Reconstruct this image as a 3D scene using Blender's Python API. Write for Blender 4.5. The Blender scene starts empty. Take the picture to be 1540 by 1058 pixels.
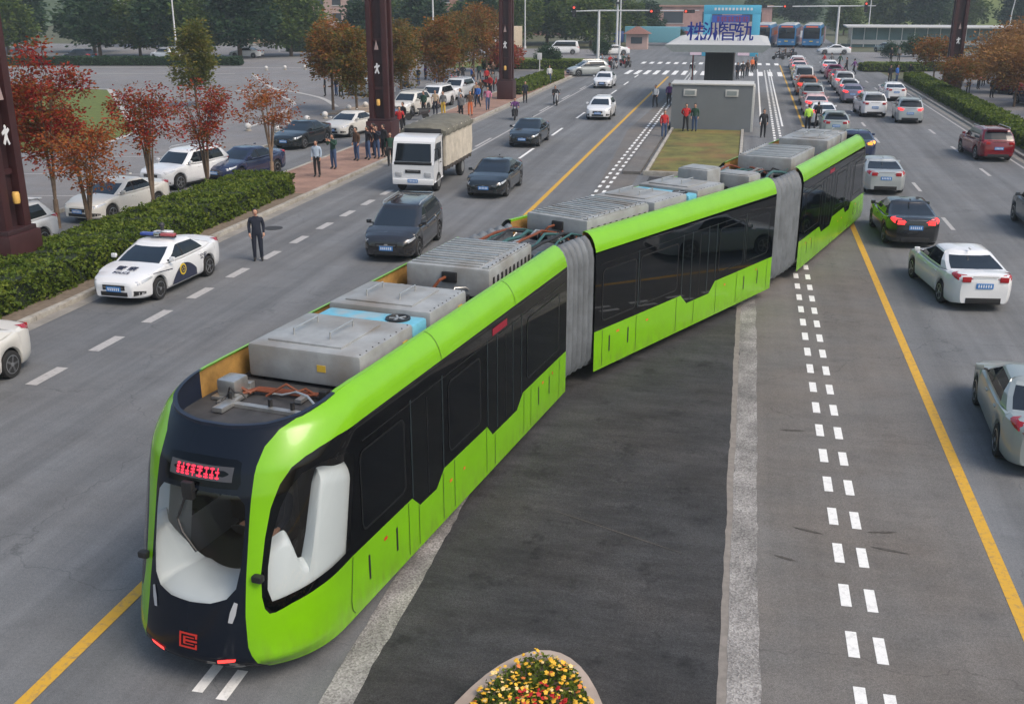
import bpy, bmesh, math, random
import numpy as np
from mathutils import Vector, Matrix
from mathutils.geometry import delaunay_2d_cdt
SC = bpy.context.scene
COL = SC.collection
PI = math.pi
rnd = random.Random(7)
npr = np.random.default_rng(11)

# ------------------------------------------------------------------ camera, sky, sun, exposure
cam = bpy.data.cameras.new('camera'); camo = bpy.data.objects.new('camera', cam); COL.objects.link(camo)
cam.sensor_width = 36; cam.lens = 36.935; cam.clip_start = .1; cam.clip_end = 3000
CAMH = 8.4; HAZE = .00048
camo.location = (0, 0, CAMH)
camo.rotation_euler = (math.radians(90 - 18.7715), 0, math.radians(12.2394))
SC.camera = camo
SUN_EL, SUN_AZ = math.radians(50), math.radians(116)      # azimuth clockwise from +Y: the light comes from the right
w = bpy.data.worlds.new('World'); SC.world = w; w.use_nodes = True
nt = w.node_tree
sky = nt.nodes.new('ShaderNodeTexSky'); sky.sky_type = 'NISHITA'; sky.sun_disc = False
sky.sun_elevation = SUN_EL; sky.sun_rotation = SUN_AZ; sky.air_density = 1.4; sky.dust_density = 4.0; sky.ozone_density = 1.5
nt.links.new(sky.outputs[0], nt.nodes['Background'].inputs[0]); nt.nodes['Background'].inputs[1].default_value = .14
sd = bpy.data.lights.new('sun', 'SUN'); sd.energy = 1.5; sd.angle = math.radians(28); sd.color = (1, .88, .76)
so = bpy.data.objects.new('sun', sd); COL.objects.link(so)
sdir = Vector((math.sin(SUN_AZ) * math.cos(SUN_EL), math.cos(SUN_AZ) * math.cos(SUN_EL), math.sin(SUN_EL)))
so.rotation_euler = sdir.to_track_quat('Z', 'Y').to_euler()
SC.view_settings.view_transform = 'Standard'; SC.view_settings.look = 'None'
SC.view_settings.exposure = 0.36; SC.view_settings.gamma = 1
SC.cycles.max_bounces = 6; SC.cycles.transparent_max_bounces = 12; SC.cycles.volume_bounces = 1
SC.cycles.caustics_reflective = False; SC.cycles.caustics_refractive = False

# ------------------------------------------------------------------ materials
def nodes(m):
    m.use_nodes = True
    return m.node_tree, m.node_tree.nodes['Principled BSDF']
def M(name, col, rough=.6, metal=0.0, var=0.0, scale=6.0, bump=0.0, coat=0.0, emit=None, es=0.0, spec=None, dirt=None):
    m = bpy.data.materials.new(name); t, b = nodes(m)
    c = (*col, 1)
    b.inputs['Base Color'].default_value = c; b.inputs['Roughness'].default_value = rough
    b.inputs['Metallic'].default_value = metal; b.inputs['Coat Weight'].default_value = coat
    b.inputs['Coat Roughness'].default_value = .05
    if spec is not None: b.inputs['Specular IOR Level'].default_value = spec
    m.diffuse_color = c
    if var or bump:
        tc = t.nodes.new('ShaderNodeTexCoord')
        n = t.nodes.new('ShaderNodeTexNoise'); n.inputs['Scale'].default_value = scale; n.inputs['Detail'].default_value = 7
        n.inputs['Roughness'].default_value = .65
        t.links.new(tc.outputs['Object'], n.inputs['Vector'])
        if var:
            mr = t.nodes.new('ShaderNodeMapRange'); mr.inputs[1].default_value = .3; mr.inputs[2].default_value = .7
            mr.inputs[3].default_value = 1 - var; mr.inputs[4].default_value = 1 + var
            t.links.new(n.outputs['Fac'], mr.inputs[0])
            mx = t.nodes.new('ShaderNodeMix'); mx.data_type = 'RGBA'; mx.blend_type = 'MULTIPLY'; mx.inputs[0].default_value = 1
            mx.inputs[6].default_value = c
            t.links.new(mr.outputs[0], mx.inputs[7]); out = mx.outputs[2]
            if dirt:
                n2 = t.nodes.new('ShaderNodeTexNoise'); n2.inputs['Scale'].default_value = scale * .4; n2.inputs['Detail'].default_value = 8
                t.links.new(tc.outputs['Object'], n2.inputs['Vector'])
                r2 = t.nodes.new('ShaderNodeMapRange'); r2.inputs[1].default_value = .5; r2.inputs[2].default_value = .72
                r2.inputs[4].default_value = .8
                t.links.new(n2.outputs['Fac'], r2.inputs[0])
                m2 = t.nodes.new('ShaderNodeMix'); m2.data_type = 'RGBA'; m2.inputs[7].default_value = (*dirt, 1)
                t.links.new(r2.outputs[0], m2.inputs[0]); t.links.new(out, m2.inputs[6]); out = m2.outputs[2]
            t.links.new(out, b.inputs['Base Color'])
        if bump:
            bp = t.nodes.new('ShaderNodeBump'); bp.inputs['Strength'].default_value = bump; bp.inputs['Distance'].default_value = .02
            t.links.new(n.outputs['Fac'], bp.inputs['Height']); t.links.new(bp.outputs[0], b.inputs['Normal'])
    if emit:
        b.inputs['Emission Color'].default_value = (*emit, 1); b.inputs['Emission Strength'].default_value = es
    return m
def leafmat(name, cols, sc=1.2):
    """leaf colours: one per leaf (random per island), drifting with clump-sized noise"""
    m = bpy.data.materials.new(name); t, b = nodes(m)
    g = t.nodes.new('ShaderNodeNewGeometry'); tc = t.nodes.new('ShaderNodeTexCoord')
    n = t.nodes.new('ShaderNodeTexNoise'); n.inputs['Scale'].default_value = sc; n.inputs['Detail'].default_value = 3
    t.links.new(tc.outputs['Object'], n.inputs['Vector'])
    a = t.nodes.new('ShaderNodeMath'); a.operation = 'MULTIPLY_ADD'; a.inputs[1].default_value = .5; a.inputs[2].default_value = -.32
    t.links.new(g.outputs['Random Per Island'], a.inputs[0])
    a2 = t.nodes.new('ShaderNodeMath'); a2.operation = 'MULTIPLY_ADD'; a2.inputs[1].default_value = 1.25
    t.links.new(n.outputs['Fac'], a2.inputs[0]); t.links.new(a.outputs[0], a2.inputs[2])
    r = t.nodes.new('ShaderNodeValToRGB'); e = r.color_ramp.elements
    while len(e) < len(cols): e.new(.5)
    for i, c in enumerate(cols):
        e[i].position = i / (len(cols) - 1); e[i].color = (*c, 1)
    t.links.new(a2.outputs[0], r.inputs[0]); t.links.new(r.outputs[0], b.inputs['Base Color'])
    b.inputs['Roughness'].default_value = .6; b.inputs['Specular IOR Level'].default_value = .25
    tr = t.nodes.new('ShaderNodeBsdfTranslucent'); t.links.new(r.outputs[0], tr.inputs[0])
    mx = t.nodes.new('ShaderNodeMixShader'); mx.inputs[0].default_value = .3
    t.links.new(b.outputs[0], mx.inputs[1]); t.links.new(tr.outputs[0], mx.inputs[2])
    t.links.new(mx.outputs[0], t.nodes['Material Output'].inputs['Surface'])
    return m
def asphalt(name, base, grain=.28, tracks=0.0, warm=0.0, blotch=.12, stain=0.0, crack=.72):
    m = bpy.data.materials.new(name); t, b = nodes(m); L = t.links.new; N = t.nodes.new
    g = N('ShaderNodeNewGeometry'); P = g.outputs['Position']
    def noise(scale, det=6, vec=None, ro=.6):
        n = N('ShaderNodeTexNoise'); n.inputs['Scale'].default_value = scale; n.inputs['Detail'].default_value = det
        n.inputs['Roughness'].default_value = ro; L(vec or P, n.inputs['Vector']); return n.outputs['Fac']
    def mrange(v, a, b2, c, d):
        r = N('ShaderNodeMapRange'); r.inputs[1].default_value = a; r.inputs[2].default_value = b2
        r.inputs[3].default_value = c; r.inputs[4].default_value = d; L(v, r.inputs[0]); return r.outputs[0]
    def mul(a, b2):
        r = N('ShaderNodeMath'); r.operation = 'MULTIPLY'; L(a, r.inputs[0])
        if isinstance(b2, float): r.inputs[1].default_value = b2
        else: L(b2, r.inputs[1])
        return r.outputs[0]
    mp = N('ShaderNodeMapping'); mp.inputs['Scale'].default_value = (1.5, .045, 1); L(P, mp.inputs['Vector'])
    v = mul(mul(mrange(noise(95, 2), .3, .7, 1 - grain * 1.5, 1 + grain * 1.5), mrange(noise(22, 4, ro=.8), .3, .7, 1 - grain * .7, 1 + grain * .7)), mrange(noise(.5, 8, ro=.75), .3, .7, 1 - blotch, 1 + blotch))
    v = mul(v, mrange(noise(.06, 3), .3, .7, .9, 1.1))
    if tracks: v = mul(v, mrange(noise(1.0, 4, mp.outputs[0]), .35, .65, 1 - tracks, 1 + tracks))
    if stain:
        st = mrange(noise(1.3, 8, ro=.72), .56, .66, 1.0, 1 - stain); v = mul(v, st)
        mp2 = N('ShaderNodeMapping'); mp2.inputs['Scale'].default_value = (.35, 1.2, 1); mp2.inputs['Rotation'].default_value = (0, 0, .5)
        L(P, mp2.inputs['Vector'])
        v = mul(v, mrange(noise(1.6, 9, mp2.outputs[0], .78), .35, .7, 1 - stain * .7, 1 + stain * .75))
    # repair cracks
    vo = N('ShaderNodeTexVoronoi'); vo.feature = 'DISTANCE_TO_EDGE'; vo.inputs['Scale'].default_value = .13
    wob = N('ShaderNodeVectorMath'); wob.operation = 'ADD'
    nv = N('ShaderNodeTexNoise'); nv.inputs['Scale'].default_value = .6; nv.inputs['Detail'].default_value = 5; L(P, nv.inputs['Vector'])
    sc = N('ShaderNodeVectorMath'); sc.operation = 'SCALE'; sc.inputs['Scale'].default_value = 2.4; L(nv.outputs['Color'], sc.inputs[0])
    L(P, wob.inputs[0]); L(sc.outputs[0], wob.inputs[1]); L(wob.outputs[0], vo.inputs['Vector'])
    v = mul(v, mrange(vo.outputs['Distance'], .0, .003, crack, 1.0))
    cm = N('ShaderNodeMix'); cm.data_type = 'RGBA'; cm.blend_type = 'MULTIPLY'; cm.inputs[0].default_value = 1
    cm.inputs[6].default_value = (*base, 1); L(v, cm.inputs[7]); out = cm.outputs[2]
    if warm:
        w2 = N('ShaderNodeMix'); w2.data_type = 'RGBA'; w2.blend_type = 'MULTIPLY'; w2.inputs[7].default_value = (1.12, .93, .76, 1)
        f = mul(mrange(noise(.35, 6), .4, .66, 0, 1), warm); L(f, w2.inputs[0]); L(out, w2.inputs[6]); out = w2.outputs[2]
    L(out, b.inputs['Base Color']); b.inputs['Roughness'].default_value = .82; b.inputs['Specular IOR Level'].default_value = .35
    bp = N('ShaderNodeBump'); bp.inputs['Strength'].default_value = .35; bp.inputs['Distance'].default_value = .01
    L(noise(60, 2), bp.inputs['Height']); L(bp.outputs[0], b.inputs['Normal'])
    return m
def paintmat(name, col, wear=.45):
    m = bpy.data.materials.new(name); t, b = nodes(m); L = t.links.new; N = t.nodes.new
    g = N('ShaderNodeNewGeometry'); n = N('ShaderNodeTexNoise'); n.inputs['Scale'].default_value = 9; n.inputs['Detail'].default_value = 9
    n.inputs['Roughness'].default_value = .75; L(g.outputs['Position'], n.inputs['Vector'])
    r = N('ShaderNodeMapRange'); r.inputs[1].default_value = .5; r.inputs[2].default_value = .68; r.inputs[4].default_value = wear; L(n.outputs['Fac'], r.inputs[0])
    mx = N('ShaderNodeMix'); mx.data_type = 'RGBA'; mx.inputs[6].default_value = (*col, 1); mx.inputs[7].default_value = (.12, .12, .12, 1)
    L(r.outputs[0], mx.inputs[0]); L(mx.outputs[2], b.inputs['Base Color']); b.inputs['Roughness'].default_value = .7
    return m
def glass(name, tint=(.02, .025, .03), rough=.03, spec=.6):
    return M(name, tint, rough, spec=spec)
def clearglass(name):
    m = bpy.data.materials.new(name); t, b = nodes(m); N = t.nodes.new
    tr = N('ShaderNodeBsdfTransparent'); tr.inputs[0].default_value = (.97, .98, .98, 1)
    gl = N('ShaderNodeBsdfGlossy'); gl.inputs['Roughness'].default_value = .02
    lw = N('ShaderNodeLayerWeight'); lw.inputs[0].default_value = .5; pw = N('ShaderNodeMath'); pw.operation = 'POWER'; pw.inputs[1].default_value = 4
    fr = N('ShaderNodeMath'); fr.operation = 'MULTIPLY_ADD'; fr.inputs[1].default_value = .8; fr.inputs[2].default_value = .07
    t.links.new(lw.outputs['Facing'], pw.inputs[0]); t.links.new(pw.outputs[0], fr.inputs[0])
    mx = N('ShaderNodeMixShader')
    t.links.new(fr.outputs[0], mx.inputs[0]); t.links.new(tr.outputs[0], mx.inputs[1]); t.links.new(gl.outputs[0], mx.inputs[2])
    t.links.new(mx.outputs[0], t.nodes['Material Output'].inputs['Surface'])
    return m
def roaddirt(m, z0, z1, col, amt):
    """dried road spray along the lower edge of a body, in streaks"""
    t = m.node_tree; b = t.nodes['Principled BSDF']; L = t.links.new; N = t.nodes.new
    src = b.inputs['Base Color'].links[0].from_socket; tc = N('ShaderNodeTexCoord'); sp = N('ShaderNodeSeparateXYZ'); L(tc.outputs['Object'], sp.inputs[0])
    r = N('ShaderNodeMapRange'); r.inputs[1].default_value = z1; r.inputs[2].default_value = z0; r.inputs[3].default_value = 0; r.inputs[4].default_value = 1; L(sp.outputs['Z'], r.inputs[0])
    mp = N('ShaderNodeMapping'); mp.inputs['Scale'].default_value = (5, 5, 1.2); L(tc.outputs['Object'], mp.inputs[0])
    n = N('ShaderNodeTexNoise'); n.inputs['Scale'].default_value = 1.6; n.inputs['Detail'].default_value = 8; n.inputs['Roughness'].default_value = .7; L(mp.outputs[0], n.inputs['Vector'])
    q = N('ShaderNodeMapRange'); q.inputs[1].default_value = .38; q.inputs[2].default_value = .7; q.inputs[4].default_value = amt; L(n.outputs['Fac'], q.inputs[0])
    k = N('ShaderNodeMath'); k.operation = 'MULTIPLY'; L(r.outputs[0], k.inputs[0]); L(q.outputs[0], k.inputs[1])
    mx = N('ShaderNodeMix'); mx.data_type = 'RGBA'; mx.inputs[7].default_value = (*col, 1); L(k.outputs[0], mx.inputs[0]); L(src, mx.inputs[6]); L(mx.outputs[2], b.inputs['Base Color'])
    return m
def twoside(m, inner):
    """sheet-metal panel: painted outside, plain lining on its inner face"""
    t = m.node_tree; b = t.nodes['Principled BSDF']; g = t.nodes.new('ShaderNodeNewGeometry'); mx = t.nodes.new('ShaderNodeMix'); mx.data_type = 'RGBA'
    src = b.inputs['Base Color'].links[0].from_socket if b.inputs['Base Color'].links else None
    if src: t.links.new(src, mx.inputs[6])
    else: mx.inputs[6].default_value = b.inputs['Base Color'].default_value
    mx.inputs[7].default_value = (*inner, 1); t.links.new(g.outputs['Backfacing'], mx.inputs[0]); t.links.new(mx.outputs[2], b.inputs['Base Color'])
    return m
MT = dict(
    lime=twoside(roaddirt(M('lime_paint', (.175, .45, .0015), .26, var=.07, scale=1.5, coat=.3), .3, .85, (.13, .16, .04), .55), (.32, .33, .34)),
    maskblack=twoside(M('mask_black', (.006, .009, .016), .12, spec=.3), (.25, .26, .27)),
    roofnavy=M('roof_navy', (.012, .018, .035), .35, var=.1),
    bandglass=glass('band_glass', (.0015, .002, .003), .02, .32),
    paneglass=glass('pane_glass', (.002, .003, .0045), .015, .4),
    clear=clearglass('cab_glass'),
    white=M('white_paint', (.78, .79, .8), .3, coat=.5),
    console=M('console_white', (.5, .55, .57), .45),
    bellows=M('bellows_grey', (.135, .15, .165), .6, var=.3, scale=2.2),
    equip=M('equipment_grey', (.29, .305, .31), .45, var=.22, scale=2.5, bump=.05, dirt=(.2, .175, .145)),
    equip2=M('equipment_side', (.26, .29, .305), .5, var=.18, scale=3),
    blueunit=M('blue_unit', (.14, .42, .55), .45, var=.1, dirt=(.35, .38, .38)),
    ochre=M('primer_ochre', (.34, .19, .05), .7, var=.35, scale=3),
    wellfloor=M('well_floor', (.045, .045, .047), .7, var=.45, scale=3),
    metal=M('bare_metal', (.55, .55, .53), .35, .8, var=.15),
    dmetal=M('dark_metal', (.05, .05, .055), .5, .3),
    cable=M('red_cable', (.17, .045, .015), .5),
    rubber=M('rubber', (.018, .018, .018), .8),
    blk=M('black_plastic', (.015, .015, .016), .5),
    seat=M('seat_dark', (.02, .02, .024), .7),
    redlit=M('red_lit', (.6, .02, .02), .3, emit=(1, .06, .05), es=1.6),
    redled=M('red_led', (.5, .02, .03), .3, emit=(1, .04, .1), es=.8),
    redmark=M('red_mark', (.55, .03, .02), .4),
    orangemark=M('orange_mark', (.65, .16, .02), .5),
    lamp=M('lamp_glass', (.5, .52, .55), .08, .3, coat=1),
    seam=M('seam_dark', (.03, .07, .005), .6),
)
# ------------------------------------------------------------------ mesh helpers
class MB:
    def __init__(s): s.v = []; s.f = []; s.m = []; s.s = []; s.nrm = None
    def add(s, vs, fs, m=0, sm=True):
        o = len(s.v); s.v += [tuple(v) for v in vs]
        for f in fs: s.f.append(tuple(i + o for i in f)); s.m.append(m); s.s.append(sm)
        return s
    def box(s, c, d, m=0, rz=0.0, bev=0.0, top=1.0):
        hx, hy, hz = d[0] / 2, d[1] / 2, d[2] / 2; cs, sn = math.cos(rz), math.sin(rz)
        def T(x, y, z): return (c[0] + x * cs - y * sn, c[1] + x * sn + y * cs, c[2] + z)
        if bev <= 0:
            P = [T(a * hx * (top if z > 0 else 1), b * hy * (top if z > 0 else 1), z * hz) for z in (-1, 1) for a, b in ((-1, -1), (1, -1), (1, 1), (-1, 1))]
            return s.add(P, [(3, 2, 1, 0), (4, 5, 6, 7), (0, 1, 5, 4), (1, 2, 6, 5), (2, 3, 7, 6), (3, 0, 4, 7)], m, False)
        bm = bmesh.new(); bmesh.ops.create_cube(bm, size=1)
        for v in bm.verts:
            k = top if v.co.z > 0 else 1
            v.co = Vector((v.co.x * d[0] * k, v.co.y * d[1] * k, v.co.z * d[2]))
        bmesh.ops.bevel(bm, geom=bm.edges[:], offset=bev, segments=2, profile=.6, affect='EDGES')
        bm.verts.index_update()
        r = s.add([T(*v.co) for v in bm.verts], [[v.index for v in f.verts] for f in bm.faces], m, True); bm.free(); return r
    def loft(s, rings, m=0, closed=True, cap=(True, True), sm=True, mf=None):
        n = len(rings[0]); o = len(s.v)
        for r in rings: s.v += [tuple(p) for p in r]
        for i in range(len(rings) - 1):
            for j in range(n if closed else n - 1):
                a, b = o + i * n + j, o + i * n + (j + 1) % n
                s.f.append((a, b, b + n, a + n)); s.m.append(mf(i, j) if mf else m); s.s.append(sm)
        if cap[0]: s.f.append(tuple(o + j for j in range(n))[::-1]); s.m.append(m); s.s.append(sm)
        if cap[1]: s.f.append(tuple(o + (len(rings) - 1) * n + j for j in range(n))); s.m.append(m); s.s.append(sm)
        return s
    def tube(s, path, r, n=8, m=0, cap=(True, True)):
        path = [Vector(p) for p in path]; R = r if isinstance(r, (list, tuple)) else [r] * len(path)
        rings = []; up = None
        for i, p in enumerate(path):
            d = (path[min(i + 1, len(path) - 1)] - path[max(i - 1, 0)]).normalized()
            if up is None: up = Vector((0, 0, 1)) if abs(d.z) < .9 else Vector((1, 0, 0))
            a = d.cross(up).normalized(); up = a.cross(d).normalized()
            rings.append([p + (a * math.cos(2 * PI * k / n) + up * math.sin(2 * PI * k / n)) * R[i] for k in range(n)])
        return s.loft(rings, m, True, cap)
    def lathe(s, prof, c=(0, 0, 0), axis='z', n=16, m=0, cap=(True, True), mf=None):
        rings = []
        for r, h in prof:
            ring = []
            for k in range(n):
                a = 2 * PI * k / n; x, y = r * math.cos(a), r * math.sin(a)
                p = (x, y, h) if axis == 'z' else ((h, x, y) if axis == 'x' else (y, h, x))
                ring.append((p[0] + c[0], p[1] + c[1], p[2] + c[2]))
            rings.append(ring)
        return s.loft(rings, m, True, cap, mf=mf)
    def ball(s, c, r, m=0, nu=10, nv=6):
        r = r if isinstance(r, (list, tuple)) else (r, r, r)
        rings = [[(c[0] + r[0] * math.sin(t) * math.cos(2 * PI * k / nu), c[1] + r[1] * math.sin(t) * math.sin(2 * PI * k / nu), c[2] - r[2] * math.cos(t)) for k in range(nu)]
                 for t in [PI * (i + .35) / (nv - .3 + .0) for i in range(nv)]]
        return s.loft(rings, m)
    def prism(s, poly, z0, z1, m=0, sm=False):
        n = len(poly)
        return s.add([(x, y, z0) for x, y in poly] + [(x, y, z1) for x, y in poly],
                     [tuple(range(n))[::-1], tuple(range(n, 2 * n))] + [(i, (i + 1) % n, n + (i + 1) % n, n + i) for i in range(n)], m, sm)
    def xf(s, mat, start=0):
        for i in range(start, len(s.v)): s.v[i] = tuple(mat @ Vector(s.v[i]))
        return s
    def build(s, name, mats, parent=None, ang=38, loc=None, rz=None):
        me = bpy.data.meshes.new(name); me.from_pydata(s.v, [], s.f)
        for x in (mats if isinstance(mats, (list, tuple)) else [mats]): me.materials.append(MT[x] if isinstance(x, str) else x)
        me.polygons.foreach_set('material_index', s.m); me.polygons.foreach_set('use_smooth', s.s)
        me.update()
        if s.nrm: me.normals_split_custom_set_from_vertices(s.nrm)
        elif any(s.s): me.set_sharp_from_angle(angle=math.radians(ang))
        o = bpy.data.objects.new(name, me); COL.objects.link(o)
        if parent: o.parent = parent
        if loc is not None: o.location = loc
        if rz is not None: o.rotation_euler.z = rz
        return o
def tag(o, label=None, cat=None, group=None, kind=None):
    if label: o['label'] = label
    if cat: o['category'] = cat
    if group: o['group'] = group
    if kind: o['kind'] = kind
    return o
def thing(name, label, cat, loc=(0, 0, 0), rz=0.0, group=None):
    o = bpy.data.objects.new(name, None); COL.objects.link(o); o.empty_display_size = .3
    o.location = loc if len(loc) == 3 else (*loc, 0); o.rotation_euler = (0, 0, rz)
    return tag(o, label, cat, group)
def struct(name, mb, mats, **k): return tag(mb.build(name, mats, **k), kind='structure')
def setmat(o, slot, m):
    o.material_slots[slot].link = 'OBJECT'; o.material_slots[slot].material = MT[m] if isinstance(m, str) else m
def copy_tree(root, loc, rz, label, group=None, over=None, scale=None):
    """a copy of a thing with copies of its parts and sub-parts; over = {part name: {slot: material}}"""
    over = over or {}
    def cp(o, par):
        c = o.copy(); COL.objects.link(c); c.parent = par
        key = o.name.split('.')[0]
        for sl, m in over.get(key, {}).items(): setmat(c, sl, m)
        for ch in o.children: cp(ch, c)
        return c
    r = cp(root, None); r.location = loc if len(loc) == 3 else (*loc, 0); r.rotation_euler = (0, 0, rz)
    r['label'] = label
    if group: r['group'] = group
    if scale: r.scale = scale if isinstance(scale, (tuple, list)) else (scale,) * 3
    return r
def textmesh(mb, txt, size, ext, mat, m=0, bold=0.0, align='CENTER'):
    cu = bpy.data.curves.new('t', 'FONT'); cu.body = txt; cu.size = size; cu.extrude = ext; cu.align_x = align; cu.align_y = 'CENTER'; cu.offset = bold
    o = bpy.data.objects.new('t', cu); COL.objects.link(o)
    dg = bpy.context.evaluated_depsgraph_get(); me = bpy.data.meshes.new_from_object(o.evaluated_get(dg))
    mb.add([mat @ v.co for v in me.vertices], [list(p.vertices) for p in me.polygons], m, False)
    bpy.data.objects.remove(o); bpy.data.curves.remove(cu); bpy.data.meshes.remove(me)
# ------------------------------------------------------------------ ground, roads, kerbs, markings
MT.update(
    road=asphalt('road_asphalt', (.144, .151, .158), .26, .18, .15, .13, .1),
    plazaasph=asphalt('plaza_asphalt', (.19, .19, .195), .2, .05, .3, .14),
    darkasph=asphalt('dark_asphalt', (.044, .045, .047), .38, .0, .35, .34, .5, .9),
    dust=asphalt('dusty_asphalt', (.142, .137, .131), .26, .08, .35, .16, .16),
    earth=M('earth_ground', (.09, .095, .05), .9, var=.3, scale=.6),
    kerb=M('kerb_stone', (.36, .34, .3), .8, var=.2, scale=4, bump=.1, dirt=(.2, .17, .13)),
    soil=M('verge_soil', (.17, .135, .1), .95, var=.3, scale=5, bump=.3),
    lawn=M('lawn_grass', (.105, .135, .024), .9, var=.3, scale=2, bump=.3),
    white_line=paintmat('white_line', (.78, .78, .76), .35), faded=paintmat('faded_line', (.42, .41, .4), .6), yellow_line=paintmat('yellow_line', (.6, .34, .03), .6),
)
def brick(name, c1, c2, c3, sc=3.0):
    m = bpy.data.materials.new(name); t, b = nodes(m)
    tc = t.nodes.new('ShaderNodeTexCoord'); br = t.nodes.new('ShaderNodeTexBrick'); br.inputs['Scale'].default_value = sc
    br.inputs['Color1'].default_value = (*c1, 1); br.inputs['Color2'].default_value = (*c2, 1); br.inputs['Mortar'].default_value = (*c3, 1)
    n = t.nodes.new('ShaderNodeTexNoise'); n.inputs['Scale'].default_value = .7; n.inputs['Detail'].default_value = 8
    t.links.new(tc.outputs['Object'], br.inputs['Vector']); t.links.new(tc.outputs['Object'], n.inputs['Vector'])
    mr = t.nodes.new('ShaderNodeMapRange'); mr.inputs[1].default_value = .3; mr.inputs[2].default_value = .7; mr.inputs[3].default_value = .7; mr.inputs[4].default_value = 1.25
    t.links.new(n.outputs['Fac'], mr.inputs[0])
    mx = t.nodes.new('ShaderNodeMix'); mx.data_type = 'RGBA'; mx.blend_type = 'MULTIPLY'; mx.inputs[0].default_value = 1
    t.links.new(br.outputs['Color'], mx.inputs[6]); t.links.new(mr.outputs[0], mx.inputs[7]); t.links.new(mx.outputs[2], b.inputs['Base Color'])
    b.inputs['Roughness'].default_value = .85
    return m
MT['stonepale'] = M('pale_kerb', (.42, .41, .39), .8, var=.15)
MT['paving'] = brick('paving_brick', (.27, .16, .12), (.33, .2, .15), (.2, .14, .11))
MT['tanpaving'] = brick('tan_paving', (.34, .27, .2), (.3, .23, .17), (.22, .18, .14), 1.5)
def gravelmat(name):
    m = bpy.data.materials.new(name); t, b = nodes(m); L = t.links.new; N = t.nodes.new
    g = N('ShaderNodeNewGeometry'); vo = N('ShaderNodeTexVoronoi'); vo.inputs['Scale'].default_value = 38; L(g.outputs['Position'], vo.inputs['Vector'])
    r = N('ShaderNodeValToRGB'); e = r.color_ramp.elements; e[0].color = (.17, .162, .155, 1); e[1].color = (.33, .318, .305, 1); e[0].position = .15; e[1].position = .8
    L(vo.outputs['Color'], r.inputs[0])
    n = N('ShaderNodeTexNoise'); n.inputs['Scale'].default_value = 1.2; n.inputs['Detail'].default_value = 6; L(g.outputs['Position'], n.inputs['Vector'])
    mr = N('ShaderNodeMapRange'); mr.inputs[1].default_value = .35; mr.inputs[2].default_value = .65; mr.inputs[3].default_value = .6; mr.inputs[4].default_value = 1.2
    L(n.outputs['Fac'], mr.inputs[0])
    mx = N('ShaderNodeMix'); mx.data_type = 'RGBA'; mx.blend_type = 'MULTIPLY'; mx.inputs[0].default_value = 1
    L(r.outputs[0], mx.inputs[6]); L(mr.outputs[0], mx.inputs[7]); L(mx.outputs[2], b.inputs['Base Color']); b.inputs['Roughness'].default_value = .9
    bp = N('ShaderNodeBump'); bp.inputs['Strength'].default_value = .6; bp.inputs['Distance'].default_value = .015
    L(vo.outputs['Distance'], bp.inputs['Height']); L(bp.outputs[0], b.inputs['Normal'])
    return m
MT['gravel'] = gravelmat('strip_gravel')
def sheet(x0, x1, y0, y1, z, mb=None, m=0):
    mb = mb or MB(); return mb.add([(x0, y0, z), (x1, y0, z), (x1, y1, z), (x0, y1, z)], [(0, 1, 2, 3)], m, False)
struct('ground', sheet(-840, 840, -60, 740, -.06), 'earth')
struct('road', sheet(-18.5, 14.9, -20, 560, 0), 'road')
struct('cross_road', sheet(-340, 300, 150, 176, -.004), 'plazaasph')
struct('plaza', sheet(-190, -21.98, -20, 150, -.008), 'plazaasph')
struct('service_road', sheet(-26.9, -22.02, -20, 124, -.003), 'road')
struct('side_plaza', sheet(17.9, 120, -20, 150, -.008), 'plazaasph')
struct('dark_patch', sheet(-4.32, .3, -5, 51.5, .004), 'darkasph')
struct('dusty_lane', sheet(.66, 4.3, -5, 60, .004), 'dust')
struct('dusty_lane', MB().add([(-6.0, 40, .004), (-4.9, 40, .004), (-4.9, 100, .004), (-6.6, 100, .004), (-7.4, 70, .004)], [(0, 1, 2, 3, 4)], 0, False), 'dust')
def strip(x0, x1, y0, y1, z=.01):
    r = random.Random(int(x0 * 100)); n = int((y1 - y0) / .22); vs = []; fs = []
    w = .0
    for i in range(n + 1):
        y = y0 + (y1 - y0) * i / n; w = w * .85 + r.uniform(-.012, .012)
        vs += [(x0 + w * .5 + r.uniform(-.01, .01), y, z), (x1 + w + r.uniform(-.012, .015), y, z)]
        if i: a = 2 * i; fs.append((a - 2, a - 1, a + 1, a))
    return MB().add(vs, fs, 0, False)
struct('gravel_strip', strip(.27, .68, -5, 52), 'gravel'); struct('gravel_strip', strip(-4.72, -4.3, -5, 22), 'gravel')
struct('concrete_edge', strip(.16, .30, -5, 52, .0075), M('strip_edge', (.22, .2, .18), .9, var=.2))
# raised verge on the left (hedge bed, then paved walk), and on the right
struct('verge', MB().box((-20.25, 12, .03), (3.2, 62, .2)), 'soil')
struct('pavement', MB().box((-20.25, 82.5, .03), (3.2, 79, .2)), 'paving')
def kerbs(x, y0, y1, name='kerb'):
    mb = MB(); y = y0
    while y < y1:
        l = min(1.0, y1 - y); mb.box((x + rnd.uniform(-.006, .006), y + l / 2, .035 + rnd.uniform(-.004, .004)), (.2, l - .012, .22), bev=.015); y += 1.0
    return struct(name, mb, 'kerb')
kerbs(-18.55, 0, 122); kerbs(-21.95, 10, 122); kerbs(-27.0, 20, 74); kerbs(15.0, 20, 118); kerbs(17.8, 20, 118)
struct('gutter', sheet(-18.45, -18.05, -5, 122, .004).add([(14.5, 15, .004), (14.9, 15, .004), (14.9, 118, .004), (14.5, 118, .004)], [(0, 1, 2, 3)], 0, False), M('gutter_concrete', (.25, .235, .21), .85, var=.25, scale=1.5))
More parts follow.
